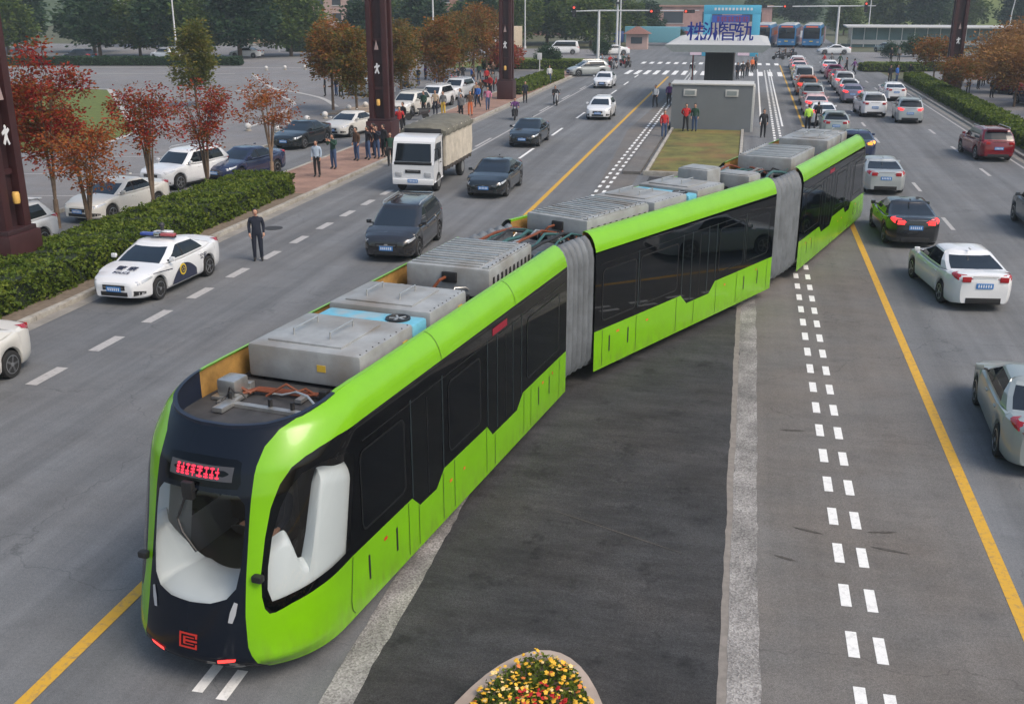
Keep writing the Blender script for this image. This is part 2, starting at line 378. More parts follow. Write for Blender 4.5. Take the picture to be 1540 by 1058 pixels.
struct('verge', MB().box((16.4, 69, .03), (2.6, 98, .2)), 'soil')
struct('lawn', MB().add([(-70, 93, .012), (-58, 90, .012), (-38.5, 62, .012), (-37, 54, .012), (-44, 50, .012), (-75, 60, .012)], [(0, 5, 4, 3, 2, 1)], 0, False), 'lawn')
struct('traffic_island', MB().prism([(-30.5, 74), (-25.4, 78), (-25.2, 98), (-27, 99)], -.01, .1), 'tanpaving')
# markings
mk = MB()
for x0 in (-8.43, 4.24): sheet(x0, x0 + .2, -5, 58 if x0 > 0 else 118, .0085, mk)
sheet(3.85, 4.0, 74, 140, .0085, mk)
struct('yellow_line', mk, 'yellow_line')
mk = MB()
for xs, y0, y1 in (((1.86, 2.22), 6, 130), ((-6.38, -6.01), 6, 33), ((-6.38, -6.01), 40, 128)):
    y = y0 + .35
    while y < y1:
        for k, x in enumerate(xs): sheet(x, x + .15, y - .08 * k, y + (.62 if y < 60 else .8) - .08 * k, .009, mk)
        y += 1.27
for xs in (1.1, 2.5): sheet(xs, xs + .12, 74, 132, .009, mk)
struct('guide_line', mk, 'white_line')
mk = MB(); mf = MB()
for x, y0, y1, ln, gp, b in ((-15.44, 7.3, 46, 1.2, 1.25, mf), (-11.75, 56, 118, 4, 6, mk), (-15.2, 60, 118, 4, 6, mf), (8.0, 8, 116, 2.4, 6, mf), (11.95, 30, 116, 2.4, 6, mf)):
    y = y0
    hw_ = .15 if x == -15.44 else .08
    while y < y1: sheet(x - hw_, x + hw_, y, y + ln, .0085, b); y += ln + gp
sheet(-15.0, -14.88, 47, 118, .0085, mf); sheet(14.1, 14.22, 20, 118, .0085, mf)
struct('lane_line', mk, 'white_line'); struct('worn_lane_line', mf, 'faded')
mk = MB()
for x in np.arange(-13.5, 4.2, 1.05): sheet(x, x + .5, 121, 127.5, .0085, mk)
for x in np.arange(-13.5, 4.2, 1.05): sheet(x, x + .5, 140, 144, .0085, mk)
struct('zebra_crossing', mk, 'white_line')
def ribbon(pts, wd, z, name, mat):
    mb = MB(); vs = []
    for i, p in enumerate(pts):
        a = Vector(pts[max(i - 1, 0)]); b = Vector(pts[min(i + 1, len(pts) - 1)]); d = (b - a).normalized(); n = Vector((-d.y, d.x)) * wd / 2
        vs += [(p[0] + n.x, p[1] + n.y, z), (p[0] - n.x, p[1] - n.y, z)]
    mb.add(vs, [(2 * i, 2 * i + 1, 2 * i + 3, 2 * i + 2) for i in range(len(pts) - 1)], 0, False); return struct(name, mb, mat)
def arc(p, n=8):
    P = [Vector(q) for q in p]; out = []
    for i in range(len(P) - 1):
        a, b, c, d = P[max(i - 1, 0)], P[i], P[i + 1], P[min(i + 2, len(P) - 1)]
        for k in range(n):
            t = k / n; out.append(.5 * ((2 * b) + (c - a) * t + (2 * a - 5 * b + 4 * c - d) * t * t + (3 * b - a - 3 * c + d) * t ** 3))
    return out + [P[-1]]
for pts in ([(-53.7, 111.7), (-44.2, 95.7), (-39.9, 91.5), (-35.4, 86.5), (-31.5, 79.9)], [(-46, 92), (-39, 86.5), (-35.6, 81), (-34.5, 77), (-33, 72), (-32.4, 66)]):
    ribbon(arc([Vector(p) for p in pts]), .42, .012, 'plaza_kerb_line', 'stonepale')
for pts in ([(-102, 113.2), (-60, 121.6), (-44, 124.8)], [(-100, 104), (-56, 112)], [(-72, 94), (-58.2, 90.6), (-38.3, 62.4), (-36.6, 54.3), (-44, 49.6)]):
    ribbon([Vector(p) for p in pts], .4, .016, 'plaza_kerb_line', 'stonepale')
for y in (30, 34, 38, 44, 50): ribbon([(-44, y), (-28.5, y + 3)], .12, .0, 'parking_line', 'faded')
# tyre scuffs
mk = MB()
for (x, y, l, a, wd) in ((1.5, 16.2, .5, -.3, .06), (1.1, 15.2, .35, -.35, .05), (1.6, 14.2, .3, -.2, .06), (2.7, 16.4, .5, .2, .05), (2.75, 15.8, .6, -.2, .05), (1.4, 20.5, .5, .1, .07), (2.2, 14.0, .5, .1, .05), (2.2, 13.8, .3, -.4, .05), (3.1, 14.3, .3, 0, .03), (2.9, 12.6, .45, 1.9, .02), (-1.6, 15.5, 2.6, -.42, .03)):
    if rnd.random() < .35: continue
    n = 8; vs = []
    for i in range(n + 1):
        t = i / n - .5; ww = wd * .6 * (1 - (2 * t) ** 2) * rnd.uniform(.4, 1.2) + .003
        X = x + t * l * math.cos(a) - math.sin(a) * rnd.uniform(-.01, .01); Y = y + t * l * math.sin(a)
        vs += [(X - math.sin(a) * ww, Y + math.cos(a) * ww, .0115), (X + math.sin(a) * ww, Y - math.cos(a) * ww, .0115)]
    mk.add(vs, [(2 * i, 2 * i + 1, 2 * i + 3, 2 * i + 2) for i in range(n)], 0, False)
struct('tyre_scuff', mk, M('scuff', (.075, .068, .06), .9, var=.4, scale=20))
# manhole covers on the walk side
for x, y in ((-17.2, 36.5),):
    struct('manhole_cover', MB().lathe([(.36, .004), (.36, .012), (.33, .014)], (x, y, 0), n=20), M('cast_iron', (.06, .06, .06), .6, .4, var=.2))

# grass island in front of the station and the flower planter
struct('island_bed', MB().prism([(-4.4, 52), (-.15, 52), (-.15, 69.9), (-4.4, 69.9)], -.02, .16), M('island_grass', (.13, .125, .03), .95, var=.5, scale=.9, bump=.4, dirt=(.22, .1, .04)))
mb = MB()
for a, b in (((-4.52, 52), (-4.52, 70)), ((-.05, 52), (-.05, 70)), ((-4.6, 51.9), (.05, 51.9))):
    dx, dy = b[0] - a[0], b[1] - a[1]; mb.box(((a[0] + b[0]) / 2, (a[1] + b[1]) / 2, .09), (abs(dx) + .16, abs(dy) + .16, .26), bev=.02)
struct('island_kerb', mb, 'kerb')
struct('platform_edge', MB().box((-5.25, 76, .05), (.85, 48, .2)), 'dust')
# ------------------------------------------------------------------ the articulated tram
XF = [(.28, 10.93), (.42, 11.1), (.55, 11.12), (.72, 11.09), (1.19, 10.99), (1.81, 10.83), (2.51, 10.65), (2.82, 10.54), (2.95, 10.45), (3.27, 10.2), (3.40, 10.02), (3.48, 9.8)]
TD, TP, SN, HW, YC, Z1, ZT, VT = 1.4, 2.3, 2.3, 1.38, 1.06, 2.95, 3.48, 3.63
XFz, XFx = zip(*XF)
def zw(v):
    if v <= Z1: return v, HW
    th = min(1, (v - Z1) / (VT - Z1)) * PI / 2
    return Z1 + (ZT - Z1) * math.sin(th), YC + (HW - YC) * math.cos(th)
def Send(s, v):                    # skin of an end car: s along the skin from the nose, v up
    z, wd = zw(v); xf = float(np.interp(z, XFz, XFx)); sg = 1 if s >= 0 else -1; s = abs(s)
    if s < SN:
        ph = s / SN * PI / 2
        return Vector((xf - TD * (1 - max(0, math.cos(ph)) ** (2 / TP)), sg * wd * math.sin(ph) ** (2 / TP), z))
    if s < S1: return Vector((xf - TD - (s - SN) * (xf - TD - X1) / (S1 - SN), sg * wd, z))
    return Vector((X1 - (s - S1), sg * wd, z))
S1, X1 = 3.3, 8.2
def sx(x, z):                      # x on the flat side -> s
    if x <= X1: return S1 + X1 - x
    q = float(np.interp(zw(z)[0], XFz, XFx)) - TD
    return SN + (q - x) / (q - X1) * (S1 - SN)
def Smid(s, v):
    z, wd = zw(v); return Vector((s, wd, z))
def normal(S, s, v):
    e = .004; a = S(s + e, v) - S(s - e, v); b = S(s, min(v + e, VT)) - S(s, v - e); n = a.cross(b).normalized()
    return n
def subdiv(poly, st=.09, close=True):
    out = []
    n = len(poly)
    for i in range(n if close else n - 1):
        a, b = poly[i], poly[(i + 1) % n]; d = math.hypot(b[0] - a[0], b[1] - a[1]); k = max(1, int(d / st))
        out += [(a[0] + (b[0] - a[0]) * j / k, a[1] + (b[1] - a[1]) * j / k) for j in range(k)]
    return out
def inside(p, poly):
    c = False; n = len(poly); j = n - 1
    for i in range(n):
        if (poly[i][1] > p[1]) != (poly[j][1] > p[1]) and p[0] < (poly[j][0] - poly[i][0]) * (p[1] - poly[i][1]) / (poly[j][1] - poly[i][1] + 1e-12) + poly[i][0]: c = not c
        j = i
    return c
def rrect(x0, x1, z0, z1, r=.12, n=4):
    out = []
    for cx, cz, a0 in ((x1 - r, z1 - r, 0), (x0 + r, z1 - r, 90), (x0 + r, z0 + r, 180), (x1 - r, z0 + r, 270)):
        out += [(cx + r * math.cos(math.radians(a0 + 90 * k / n)), cz + r * math.sin(math.radians(a0 + 90 * k / n))) for k in range(n + 1)]
    return out
def cut_skin(S, domain, feats, grid, lines=()):
    """triangulates the skin along every outline; returns {name: MB} with both halves"""
    verts, edges = [], []
    def addp(poly):
        o = len(verts); P = subdiv(poly)
        verts.extend(Vector(p) for p in P); edges.extend((o + i, o + (i + 1) % len(P)) for i in range(len(P)))
    addp(domain)
    for nme, p in feats: addp(p)
    for ln in lines:
        o = len(verts); P = subdiv(ln, .3, False) + [ln[-1]]; verts.extend(Vector(p) for p in P); edges.extend((o + i, o + i + 1) for i in range(len(P) - 1))
    verts += [Vector(p) for p in grid if inside(p, domain)]
    vs, es, fs, *_ = delaunay_2d_cdt(verts, edges, [], 0, 1e-4)
    P3 = [S(v.x, v.y) for v in vs]; out = {}
    N3 = []
    for v in vs:
        q = S(v.x, v.y); nn = normal(S, v.x, v.y)
        if nn.dot(Vector((max(0, q.x - 9.4) if S is Send else 0, q.y, .2))) < 0: nn = -nn
        if abs(v.x) < .03 and S is Send: nn.y = 0
        N3.append(nn)
    for f in fs:
        c = sum((vs[i] for i in f), Vector((0, 0))) / len(f)
        if not inside(c, domain): continue
        nme = 'shell'
        for k, p in feats:
            if inside(c, p): nme = k
        out.setdefault(nme, []).append(f)
    res = {}
    for nme, F in out.items():
        for base, sg in ((nme, 1), (nme, -1)):
            mb = res.setdefault((base.split('#')[0]) if base.split('#')[0] in ('shell', 'mask', 'windshield', 'display_housing') else (base, sg), MB())
            idx = {}; vv = []; ff = []; nv = []
            for f in F:
                t = []
                for i in f:
                    if i not in idx: idx[i] = len(vv); vv.append((P3[i].x, P3[i].y * sg, P3[i].z)); nv.append((N3[i].x, N3[i].y * sg, N3[i].z))
                    t.append(idx[i])
                ff.append(t)
            for k, t in enumerate(ff):
                if (Vector(vv[t[1]]) - Vector(vv[t[0]])).cross(Vector(vv[t[2]]) - Vector(vv[t[0]])).dot(Vector(nv[t[0]])) < 0: ff[k] = t[::-1]
            mb.nrm = (mb.nrm or []) + nv
            mb.add(vv, ff)
    return res
def patch(mb, S, poly, off, m=0, sg=1, st=.05):
    P = subdiv(poly, st); n = len(P); vs, es, fs, *_ = delaunay_2d_cdt([Vector(p) for p in P], [(i, (i + 1) % n) for i in range(n)], [], 0, 1e-5)
    fs = [f for f in fs if inside(sum((vs[i] for i in f), Vector((0, 0))) / len(f), P)]
    pts = []
    for v in vs:
        q = S(v.x, v.y); nn = normal(S, v.x, v.y)
        if nn.dot(Vector((max(0, q.x - 9.4) if S is Send else 0, q.y, .1))) < 0: nn = -nn
        q = q + nn * off; pts.append((q.x, q.y * sg, q.z))
    mb.add(pts, fs, m)
def edge_tube(mb, S, pts, r, off=.0, m=0, sg=1):
    path = []
    for p in pts:
        q = S(*p); nn = normal(S, *p)
        if nn.y * q.y < 0: nn = -nn
        q = q + nn * off; path.append((q.x, q.y * sg, q.z))
    mb.tube(path, r, 6, m)

def tubewell(body, top, front_arc, x1):
    """the open roof well: lip, painted inner wall and floor. top = list of crest points (x, y>0, z) from the rear end to the nose"""
    lip, wall, floor = MB(), MB(), MB()
    full = top + [(x, -y, z) for x, y, z in reversed(top)]
    inn = []
    n = len(full)
    for i, p in enumerate(full):
        a, b = Vector(full[max(i - 1, 0)]), Vector(full[min(i + 1, n - 1)]); d = (b - a); d.z = 0; d.normalize()
        q = Vector(p) + Vector((-d.y, d.x, 0)) * .055; inn.append((q.x, q.y, q.z - .005))
    fl = [(x, y, 3.04) for x, y, z in inn]; lo = [(x, y, z - .045) for x, y, z in inn]
    k = [0 if abs(p[1]) > .9 * YC and p[0] < 9.0 else 1 for p in full]
    lip.add(full + inn, [(i, n + i, n + i + 1, i + 1) for i in range(n - 1)], 0); lip.add(inn + lo, [(i, n + i, n + i + 1, i + 1) for i in range(n - 1)], 0)
    for i in range(n - 1): lip.m[i] = lip.m[i + n - 1] = 0 if k[i] == 0 else 1
    wall.add(lo + fl, [(i, i + 1, n + i + 1, n + i) for i in range(n - 1)], 0)
    for i in range(n - 1): wall.m[i] = 0 if k[i] == 0 else 1
    floor.add(fl, [tuple(range(n))], 0, False)
    lip.build('roof_lip', ['lip_lime', 'roofnavy'], body); wall.build('well_wall', ['ochre', 'roofnavy'], body); floor.build('roof_floor', 'wellfloor', body)

MT['lip_lime'] = M('lime_lip', (.17, .42, .002), .3, coat=.3)
def zig(L):  # skirt line of a car, from the gangway (x=0) outward
    return L
def roof_box(body, x0, x1, y0, y1, z1, style, z0=3.05):
    mb = MB(); cx, cy = (x0 + x1) / 2, (y0 + y1) / 2; lx, ly = x1 - x0, y1 - y0
    mb.box((cx, cy, (z0 + .04 + z1) / 2), (lx, ly, z1 - z0 - .04), 0, bev=.06)
    for sx_ in (x0 + .15, x1 - .15):
        for sy_ in (y0 + .15, y1 - .15): mb.box((sx_, sy_, z0 + .03), (.1, .1, .09), 3)
    if style == 'plate':
        mb.box((cx + .02, cy - .1, z1 + .012), (lx * .72, ly * .66, .03), 0, bev=.008)
        for k in (-.32, .12):
            y = cy + k * ly * .75
            mb.tube([(cx + lx * .2, y, z1 + .02), (cx + lx * .2, y, z1 + .12), (cx - lx * .2, y, z1 + .12), (cx - lx * .2, y, z1 + .02)], .013, 6, 2)
        for k in range(9): mb.ball((x0 + .1 + (lx - .2) * k / 8, y1 - .05, z1 - .005), .014, 3, 6, 4)
        mb.box((x0 + .3, y1 + .002, z0 + .3), (.16, .012, .12), 5); mb.box((x1 + .002, cy + .3, z0 + .3), (.012, .14, .1), 5)
    elif style == 'rib':
        for k in range(10): mb.box((x0 + .2 + k * (lx - .4) / 9, y1 + .003, z0 + .28), (.08, .012, .26), 3)
        n = int(lx / .19)
        for k in range(n): mb.box((x0 + .16 + (lx - .3) * k / (n - 1), cy - .08, z1 + .012), (.07, ly * .82, .035), 2 if k % 3 == 0 else 0, bev=.01)
        mb.box((cx, y1 - .1, z1 + .01), (lx * .95, .13, .03), 0, bev=.008)
        for k in range(12): mb.ball((x0 + .1 + (lx - .2) * k / 11, y1 - .06, z1 + .03), .016, 3, 6, 4)
        mb.box((x1 + .01, cy + .05, z1 - .2), (.08, .3, .2), 3, bev=.02)
        mb.tube([(x1 + .02, cy - .02, z1 - .2), (x1 + .22, cy - .06, z1 - .22), (x1 + .3, cy - .2, z1 - .42)], .03, 7, 4)
    elif style == 'fan':
        mb.lathe([(.2, 0), (.2, .03), (.16, .035), (.15, .01), (.0, .01)], (cx, cy + ly * .28, z1), n=20, m=3)
        for k in range(5):
            a = 2 * PI * k / 5; mb.box((cx + .075 * math.cos(a), cy + ly * .28 + .075 * math.sin(a), z1 + .02), (.13, .035, .012), 1, rz=a)
    elif style == 'small':
        mb.box((cx, cy, z1 + .01), (lx * .85, ly * .85, .025), 0, bev=.008)
        mb.tube([(x0 - .02, y0 + .1, z0), (x0 - .02, y0 + .1, z1), (x0 - .02, y1 - .1, z1), (x0 - .02, y1 - .1, z0)], .015, 6, 2)
    return mb.build('roof_box', ['blueunit' if style == 'fan' else 'equip', 'equip2', 'metal', 'blk', 'cable', 'stick'], body)
def cables(body, seed, x0, x1, z=3.1, n=8, cols=('cable', 'blk', 'metal', 'dteal')):
    r = random.Random(seed); mb = MB()
    for k in range(n):
        a = (r.uniform(x0, x1), r.uniform(-.85, .85)); b = (a[0] + r.uniform(-.5, .5), max(-.95, min(.95, a[1] + r.uniform(-.9, .9))))
        P = [(a[0] + (b[0] - a[0]) * t + r.uniform(-.06, .06), a[1] + (b[1] - a[1]) * t + r.uniform(-.06, .06), z + .05 + .22 * math.sin(t * PI) * r.uniform(.2, 1)) for t in (0, .2, .4, .6, .8, 1)]
        mb.tube(P, r.uniform(.012, .03), 6, k % len(cols))
    for k in range(n // 2):
        mb.box((r.uniform(x0, x1), r.uniform(-.85, .85), z + .06), (r.uniform(.1, .3), r.uniform(.1, .25), r.uniform(.08, .2)), r.choice((1, 2)), rz=r.uniform(0, .4), bev=.01)
    return mb.build('roof_cable', list(cols), body)
MT['rail'] = M('door_rail', (.016, .026, .03), .3)
MT['stick'] = M('warning_sticker', (.6, .4, .05), .5)
MT['dteal'] = M('teal_hose', (.03, .1, .1), .5)
def add_side(body, S, zl, sgs, marks, slots, seams, to_s):
    zx, zz = zip(*zl)
    def one(name, mat, x0, x1, z0, z1, off, sg):
        mb = MB(); patch(mb, S, [(to_s(x0, z0), z0), (to_s(x1, z0), z0), (to_s(x1, z1), z1), (to_s(x0, z1), z1)], off, 0, sg, .06); mb.build(name, mat, body)
    for sg in sgs:
        for x in seams: one('panel_seam', 'seam', x - .009, x + .009, .34, float(np.interp(x, zx, zz)) - .015, .005, sg)
        for x in slots: one('hatch_handle', 'blk', x - .026, x + .026, .62, 1.0, .004, sg)
        for x, z, wd, m in marks: one('warning_mark', ('redmark', 'orangemark')[m], x - wd, x + wd, z, z + .05, .004, sg)

def pane_set(body, S, panes, to_s, sgs, lines):
    for sg in sgs:
        for x0, x1, z0, z1 in panes:
            mb = MB(); rr = rrect(x0, x1, z0, z1, .13); ri = rrect(x0 + .035, x1 - .035, z0 + .035, z1 - .035, .1)
            ring = [S(to_s(x, z), z) for x, z in rr]; rin = [S(to_s(x, z), z) for x, z in ri]; n = len(rr)
            mb.add([(q.x, (q.y + .006) * sg, q.z) for q in ring] + [(q.x, (q.y + .004) * sg, q.z) for q in rin], [(i, (i + 1) % n, n + (i + 1) % n, n + i) for i in range(n)], 1)
            mb.add([(q.x, (q.y + .004) * sg, q.z) for q in rin], [tuple(range(n))], 0, False)
            mb.build('window', ['paneglass', 'frameline'], body)
        mb = MB()
        for x0, x1, z, t in lines:
            mb = MB(); patch(mb, S, [(to_s(x0, z), z), (to_s(x1, z), z), (to_s(x1, z + t), z + t), (to_s(x0, z + t), z + t)], .004, 0, sg, 1.)
            mb.build('trim_line', 'frameline', body)
MT['frameline'] = M('frame_line', (.009, .0105, .012), .3)
MT['doorglass'] = glass('door_glass', (.004, .005, .006), .04, .3)
def wheels(body, xs):
    for x in xs:
        for sg in (1, -1):
            w = MB().lathe([(.2, -.15), (.45, -.15), (.49, -.1), (.49, .1), (.45, .15), (.2, .15)], (x, sg * 1.0, .49), 'y', 20, 0).build('wheel', 'rubber', body)
            MB().lathe([(.26, -.12), (.26, .12), (.1, .135)], (x, sg * 1.0 + sg * .03, .49), 'y', 16, 0).build('rim', 'dmetal', w)
def prism_x(mb, x0, x1, half, m=0):
    P = half + [(-y, z) for y, z in reversed(half)]
    mb.loft([[(x0, y, z) for y, z in P], [(x1, y, z) for y, z in P]], m, True, (True, True), False)
HALF = [(.0, .36), (1.15, .36), (1.28, .6), (1.3, 2.9), (1.2, 3.0), (0, 3.0)]

def end_car(parent, loc, rz):
    body = None
    zl = [(0, 1.2), (2.66, 1.2), (2.98, .96), (4.21, .96), (4.47, 1.2), (6.3, 1.21), (6.6, .98), (7.2, .99), (7.47, 1.22), (9.3, 1.22)]
    dom = [(0, .28), (SN, .28)] + [(sx(x, .28), .28) for x in (8.2, 5, 0)]
    dom += [(sx(0, v), v) for v in (.6, .9, 1.2, 1.8, 2.5, 2.82, 2.95, 3.1, 3.2, 3.3, 3.45, 3.55)] + [(sx(0, VT), VT)]
    dom += [(sx(x, VT), VT) for x in (3, 6, 8)] + [(2.1, VT), (1.8, 3.57), (1.52, 3.46), (1.18, 3.37), (.7, 3.3), (.25, 3.275), (0, 3.27)]
    mask = [(0, .28), (.95, .28), (.9, .43), (.79, .67), (.735, 1.06), (.71, 1.54), (.7, 2.3), (.71, 2.9), (.75, 3.07), (.92, 3.22), (1.2, 3.33), (1.4, 3.432), (1.18, 3.37), (.7, 3.3), (.25, 3.275), (0, 3.27)]
    wind = [(0, 1.2), (.25, 1.22), (.46, 1.29), (.58, 1.42), (.63, 1.7), (.645, 2.2), (.62, 2.46), (.52, 2.56), (0, 2.58)]
    disp = [(0, 2.63), (.5, 2.63), (.54, 2.7), (.5, 2.93), (.42, 2.96), (0, 2.97)]
    band = [(sx(x, 3.03), 3.03) for x in (0, 3, 6, 8)] + [(2.4, 3.03), (1.9, 3.02), (1.6, 2.98), (1.4, 2.93), (1.22, 2.84), (1.08, 2.66), (.98, 2.38), (.93, 2.02), (.91, 1.6), (.945, 1.3), (1.0, 1.14), (1.07, 1.07), (1.16, 1.07), (1.4, 1.13), (1.84, 1.18), (2.3, 1.205)] + [(sx(x, z), z) for x, z in reversed(zl)]
    cg = [(2.42, 1.36), (2.42, 2.5), (2.36, 2.66), (2.2, 2.76), (1.7, 2.8), (1.4, 2.74), (1.24, 2.6), (1.12, 2.38), (1.03, 2.02), (1.005, 1.65), (1.02, 1.38), (1.1, 1.22), (1.4, 1.26), (1.9, 1.32)]
    door1 = [(sx(x, z), z) for x, z in ((2.78, 2.78), (2.78, 1.18), (3.02, 1.0), (4.17, 1.0), (4.4, 1.18), (4.4, 2.78))]
    door2 = [(sx(x, z), z) for x, z in ((6.36, 2.78), (6.36, 1.2), (6.63, 1.02), (7.17, 1.02), (7.4, 1.2), (7.4, 2.78))]
    grid = [(s, v) for s in np.arange(.05, 2.5, .075) for v in np.arange(.33, 3.6, .075)] + [(s, v) for s in np.arange(2.6, 12, .1) for v in (3.02, 3.08, 3.16, 3.24, 3.32, 3.4, 3.48, 3.56)]
    res = cut_skin(Send, dom, [('mask', mask), ('windshield', wind), ('display_housing', disp), ('glass_band', band), ('cab_window', cg), ('door', door1), ('door#2', door2)], grid, [[(2.5, Z1 - .002), (sx(.01, Z1), Z1 - .002)], [(2.5, Z1 + .035), (sx(.01, 2.99), Z1 + .035)]])
    body = res.pop('shell').build('car_body', 'lime', parent, 50, loc, rz)
    mats = dict(mask='maskblack', windshield='clear', display_housing='bandglass', glass_band='bandglass', cab_window='clear', door='doorglass')
    nm = dict(mask='front_mask')
    for k, mb in res.items():
        k = k if isinstance(k, str) else k[0]; k = k.split('#')[0]
        mb.build(nm.get(k, k), mats[k], body, 50)
    # roof well
    top = [Send(sx(x, VT), VT) for x in np.linspace(0, 8.3, 24)]
    arcp = subdiv([(2.3, VT), (2.1, VT), (1.8, 3.57), (1.52, 3.46), (1.18, 3.37), (.7, 3.3), (.25, 3.275), (.02, 3.27)], .1, False)
    top += [Send(*p) for p in arcp]
    tubewell(body, [tuple(p) for p in top], None, 0)
    # inner structure: dark bulkheads and floor keep daylight out of the saloon
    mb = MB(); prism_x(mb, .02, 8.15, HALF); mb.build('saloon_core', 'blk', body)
    mb = MB(); mb.box((9.3, 0, .62), (2.2, 2.1, .5), 0); mb.box((8.3, 0, 1.9), (.1, 2.5, 2.1), 1); mb.build('cab_floor', ['blk', 'seat'], body)
    mb = MB(); mb.add([(8.2, -1.3, 3.0), (8.2, 1.3, 3.0), (9.3, 1.2, 3.0), (9.75, .7, 3.0), (9.85, 0, 3.0), (9.75, -.7, 3.0), (9.3, -1.2, 3.0)], [(0, 1, 2, 3, 4, 5, 6)], 0, False); mb.build('cab_ceiling', 'console', body)
    # white moulded console following the skin from the inside
    def Sin(d):
        def g(s, v):
            q = Send(s, v); nn = normal(Send, s, v)
            if nn.dot(Vector((max(0, q.x - 9.4), q.y, .1))) < 0: nn = -nn
            return q - nn * d
        return g
    mb = MB(); cols = []
    def ease(a, xs, ys):
        i = min(max(int(np.searchsorted(xs, a)) - 1, 0), len(xs) - 2); t = min(1, max(0, (a - xs[i]) / (xs[i + 1] - xs[i]))); t = t * t * (3 - 2 * t); return ys[i] * (1 - t) + ys[i + 1] * t
    for s in np.linspace(-2.45, 2.45, 121):
        a = abs(s)
        tp = ease(a, [0, .6, .95, 1.28, 1.66, 1.72, 1.82, 2.45], [1.43, 1.48, 1.92, 2.0, 1.56, 1.56, 2.66, 2.5]); zg = ease(a, [0, .6, .95, 1.28, 1.66, 1.72, 1.82, 2.45], [1.23, 1.25, 1.8, 1.9, 1.46, 1.46, 2.5, 2.35])
        dp = ease(a, [0, .55, .95, 1.66, 1.82, 2.45], [.8, .75, .22, .2, .16, .12])
        o_, i_ = Sin(.07), Sin(.07 + dp); im = Sin(.07 + dp * .5)
        sgn = 1 if s >= 0 else -1
        def at(fn, v):
            q = fn(a, v); return (q.x, q.y * sgn, q.z)
        cols.append([at(o_, 1.05), at(o_, zg - .06), at(Sin(.07 + dp * .1), zg), at(Sin(.07 + dp * .35), zg + (tp - zg) * .45), at(Sin(.07 + dp * .65), zg + (tp - zg) * .8), at(Sin(.07 + dp * .9), tp), at(i_, tp - .03), at(i_, 1.0)])
    mb.loft(cols, 0, False, (False, False)); mb.build('cab_console', 'console', body, 60)
    mb = MB(); mb.box((9.25, .1, 1.25), (.5, .52, .14), 0, bev=.04); mb.box((8.98, .1, 1.75), (.12, .5, .95), 0, bev=.04); mb.tube([(9.2, .1, .85), (9.2, .1, 1.2)], .09, 8, 1); mb.build('driver_seat', ['seat', 'dmetal'], body)
    mb = MB()
    mb.lathe([(.2, -.012), (.215, 0), (.2, .012)], (0, 0, 0), 'z', 20, 0); mb.box((0, 0, 0), (.36, .04, .012), 0); mb.xf(Matrix.Translation((9.85, .1, 1.62)) @ Matrix.Rotation(-.9, 4, 'Y')); mb.build('steering_wheel', 'blk', body)
    # lamps, display, emblem, wiper
    for sg in (1, -1):
        mb = MB(); patch(mb, Send, [(.5, 1.0), (.56, .99), (.6, 1.1), (.62, 1.24), (.57, 1.26), (.52, 1.13)], .012, 0, sg, .03); mb.build('headlight', 'lamp', body)
        mb = MB(); patch(mb, Send, [(.36, .45), (.6, .49), (.62, .53), (.5, .525), (.36, .5)], .014, 0, sg, .03); mb.build('marker_light', 'redlit', body)
        mb = MB(); patch(mb, Send, [(.4, .35), (.66, .37), (.66, .39), (.4, .37)], .01, 0, sg, .03); mb.build('bumper_trim', 'metal', body)
        q = Send(.84, 1.56); mb = MB(); mb.box((q.x + .03, sg * (q.y + .05), q.z), (.1, .14, .09), 0, bev=.02); mb.build('side_camera', 'blk', body)
    mb = MB()
    patch(mb, Send, [(-.42, 2.71), (.42, 2.71), (.42, 2.88), (-.42, 2.88)], .006, 0, 1, .06)
    r = random.Random(3)
    for k in range(8):
        s0 = -.3 + .07 * k
        for j in range(4):
            if r.random() < .75: patch(mb, Send, [(s0, 2.735 + .033 * j), (s0 + .052, 2.735 + .033 * j), (s0 + .052, 2.757 + .033 * j), (s0, 2.757 + .033 * j)], .01, 1, 1, .1)
        patch(mb, Send, [(s0 + .02, 2.73), (s0 + .034, 2.73), (s0 + .034, 2.86), (s0 + .02, 2.86)], .011, 1, 1, .1)
    mb.build('destination_display', [M('display_dark', (.06, .06, .065), .25), 'redled'], body)
    mb = MB()
    for a, b, c2, d2 in ((-.1, -.075, .6, .8), (-.1, .1, .775, .8), (-.1, .1, .6, .625), (.075, .1, .6, .665), (.075, .1, .735, .8), (-.05, .1, .687, .713), (-.05, -.025, .65, .75), (-.05, .06, .65, .665), (-.05, .06, .735, .75)):
        patch(mb, Send, [(a, c2), (b, c2), (b, d2), (a, d2)], .008, 0, 1, .05)
    mb.build('emblem', 'redmark', body)
    mb = MB(); P = [Send(s, v) + Vector((.03, 0, 0)) for s, v in ((.0, 2.6), (-.12, 2.45), (-.2, 2.2), (-.12, 2.05), (.05, 1.85))]; mb.tube(P, .018, 6); mb.box(tuple(Send(-.08, 2.55) + Vector((.02, 0, .02))), (.08, .16, .24), 0, bev=.02); mb.build('wiper', 'blk', body)
    to_s = lambda x, z: sx(x, z)
    add_side(body, Send, zl, (1, -1), [(8.35, .98, .05, 0), (6.05, .86, .05, 1), (5.5, .84, .035, 1), (1.5, .98, .045, 1), (.9, .98, .03, 0)], (8.85, 8.0, 1.75, 1.1), (9.3, 7.6, 7.25, 6.35, 5.9, 4.5, 4.1, 2.6, 2.2, .45), to_s)
    pane_set(body, Send, ((.5, 2.45, 1.38, 2.62), (4.75, 6.1, 1.38, 2.62), (7.65, 9.0, 1.42, 2.62)), to_s, (1, -1), ((.2, 8.9, 2.74, .02), (3.55, 3.58, 1.05, 1.6), (6.87, 6.9, 1.05, 1.6)))
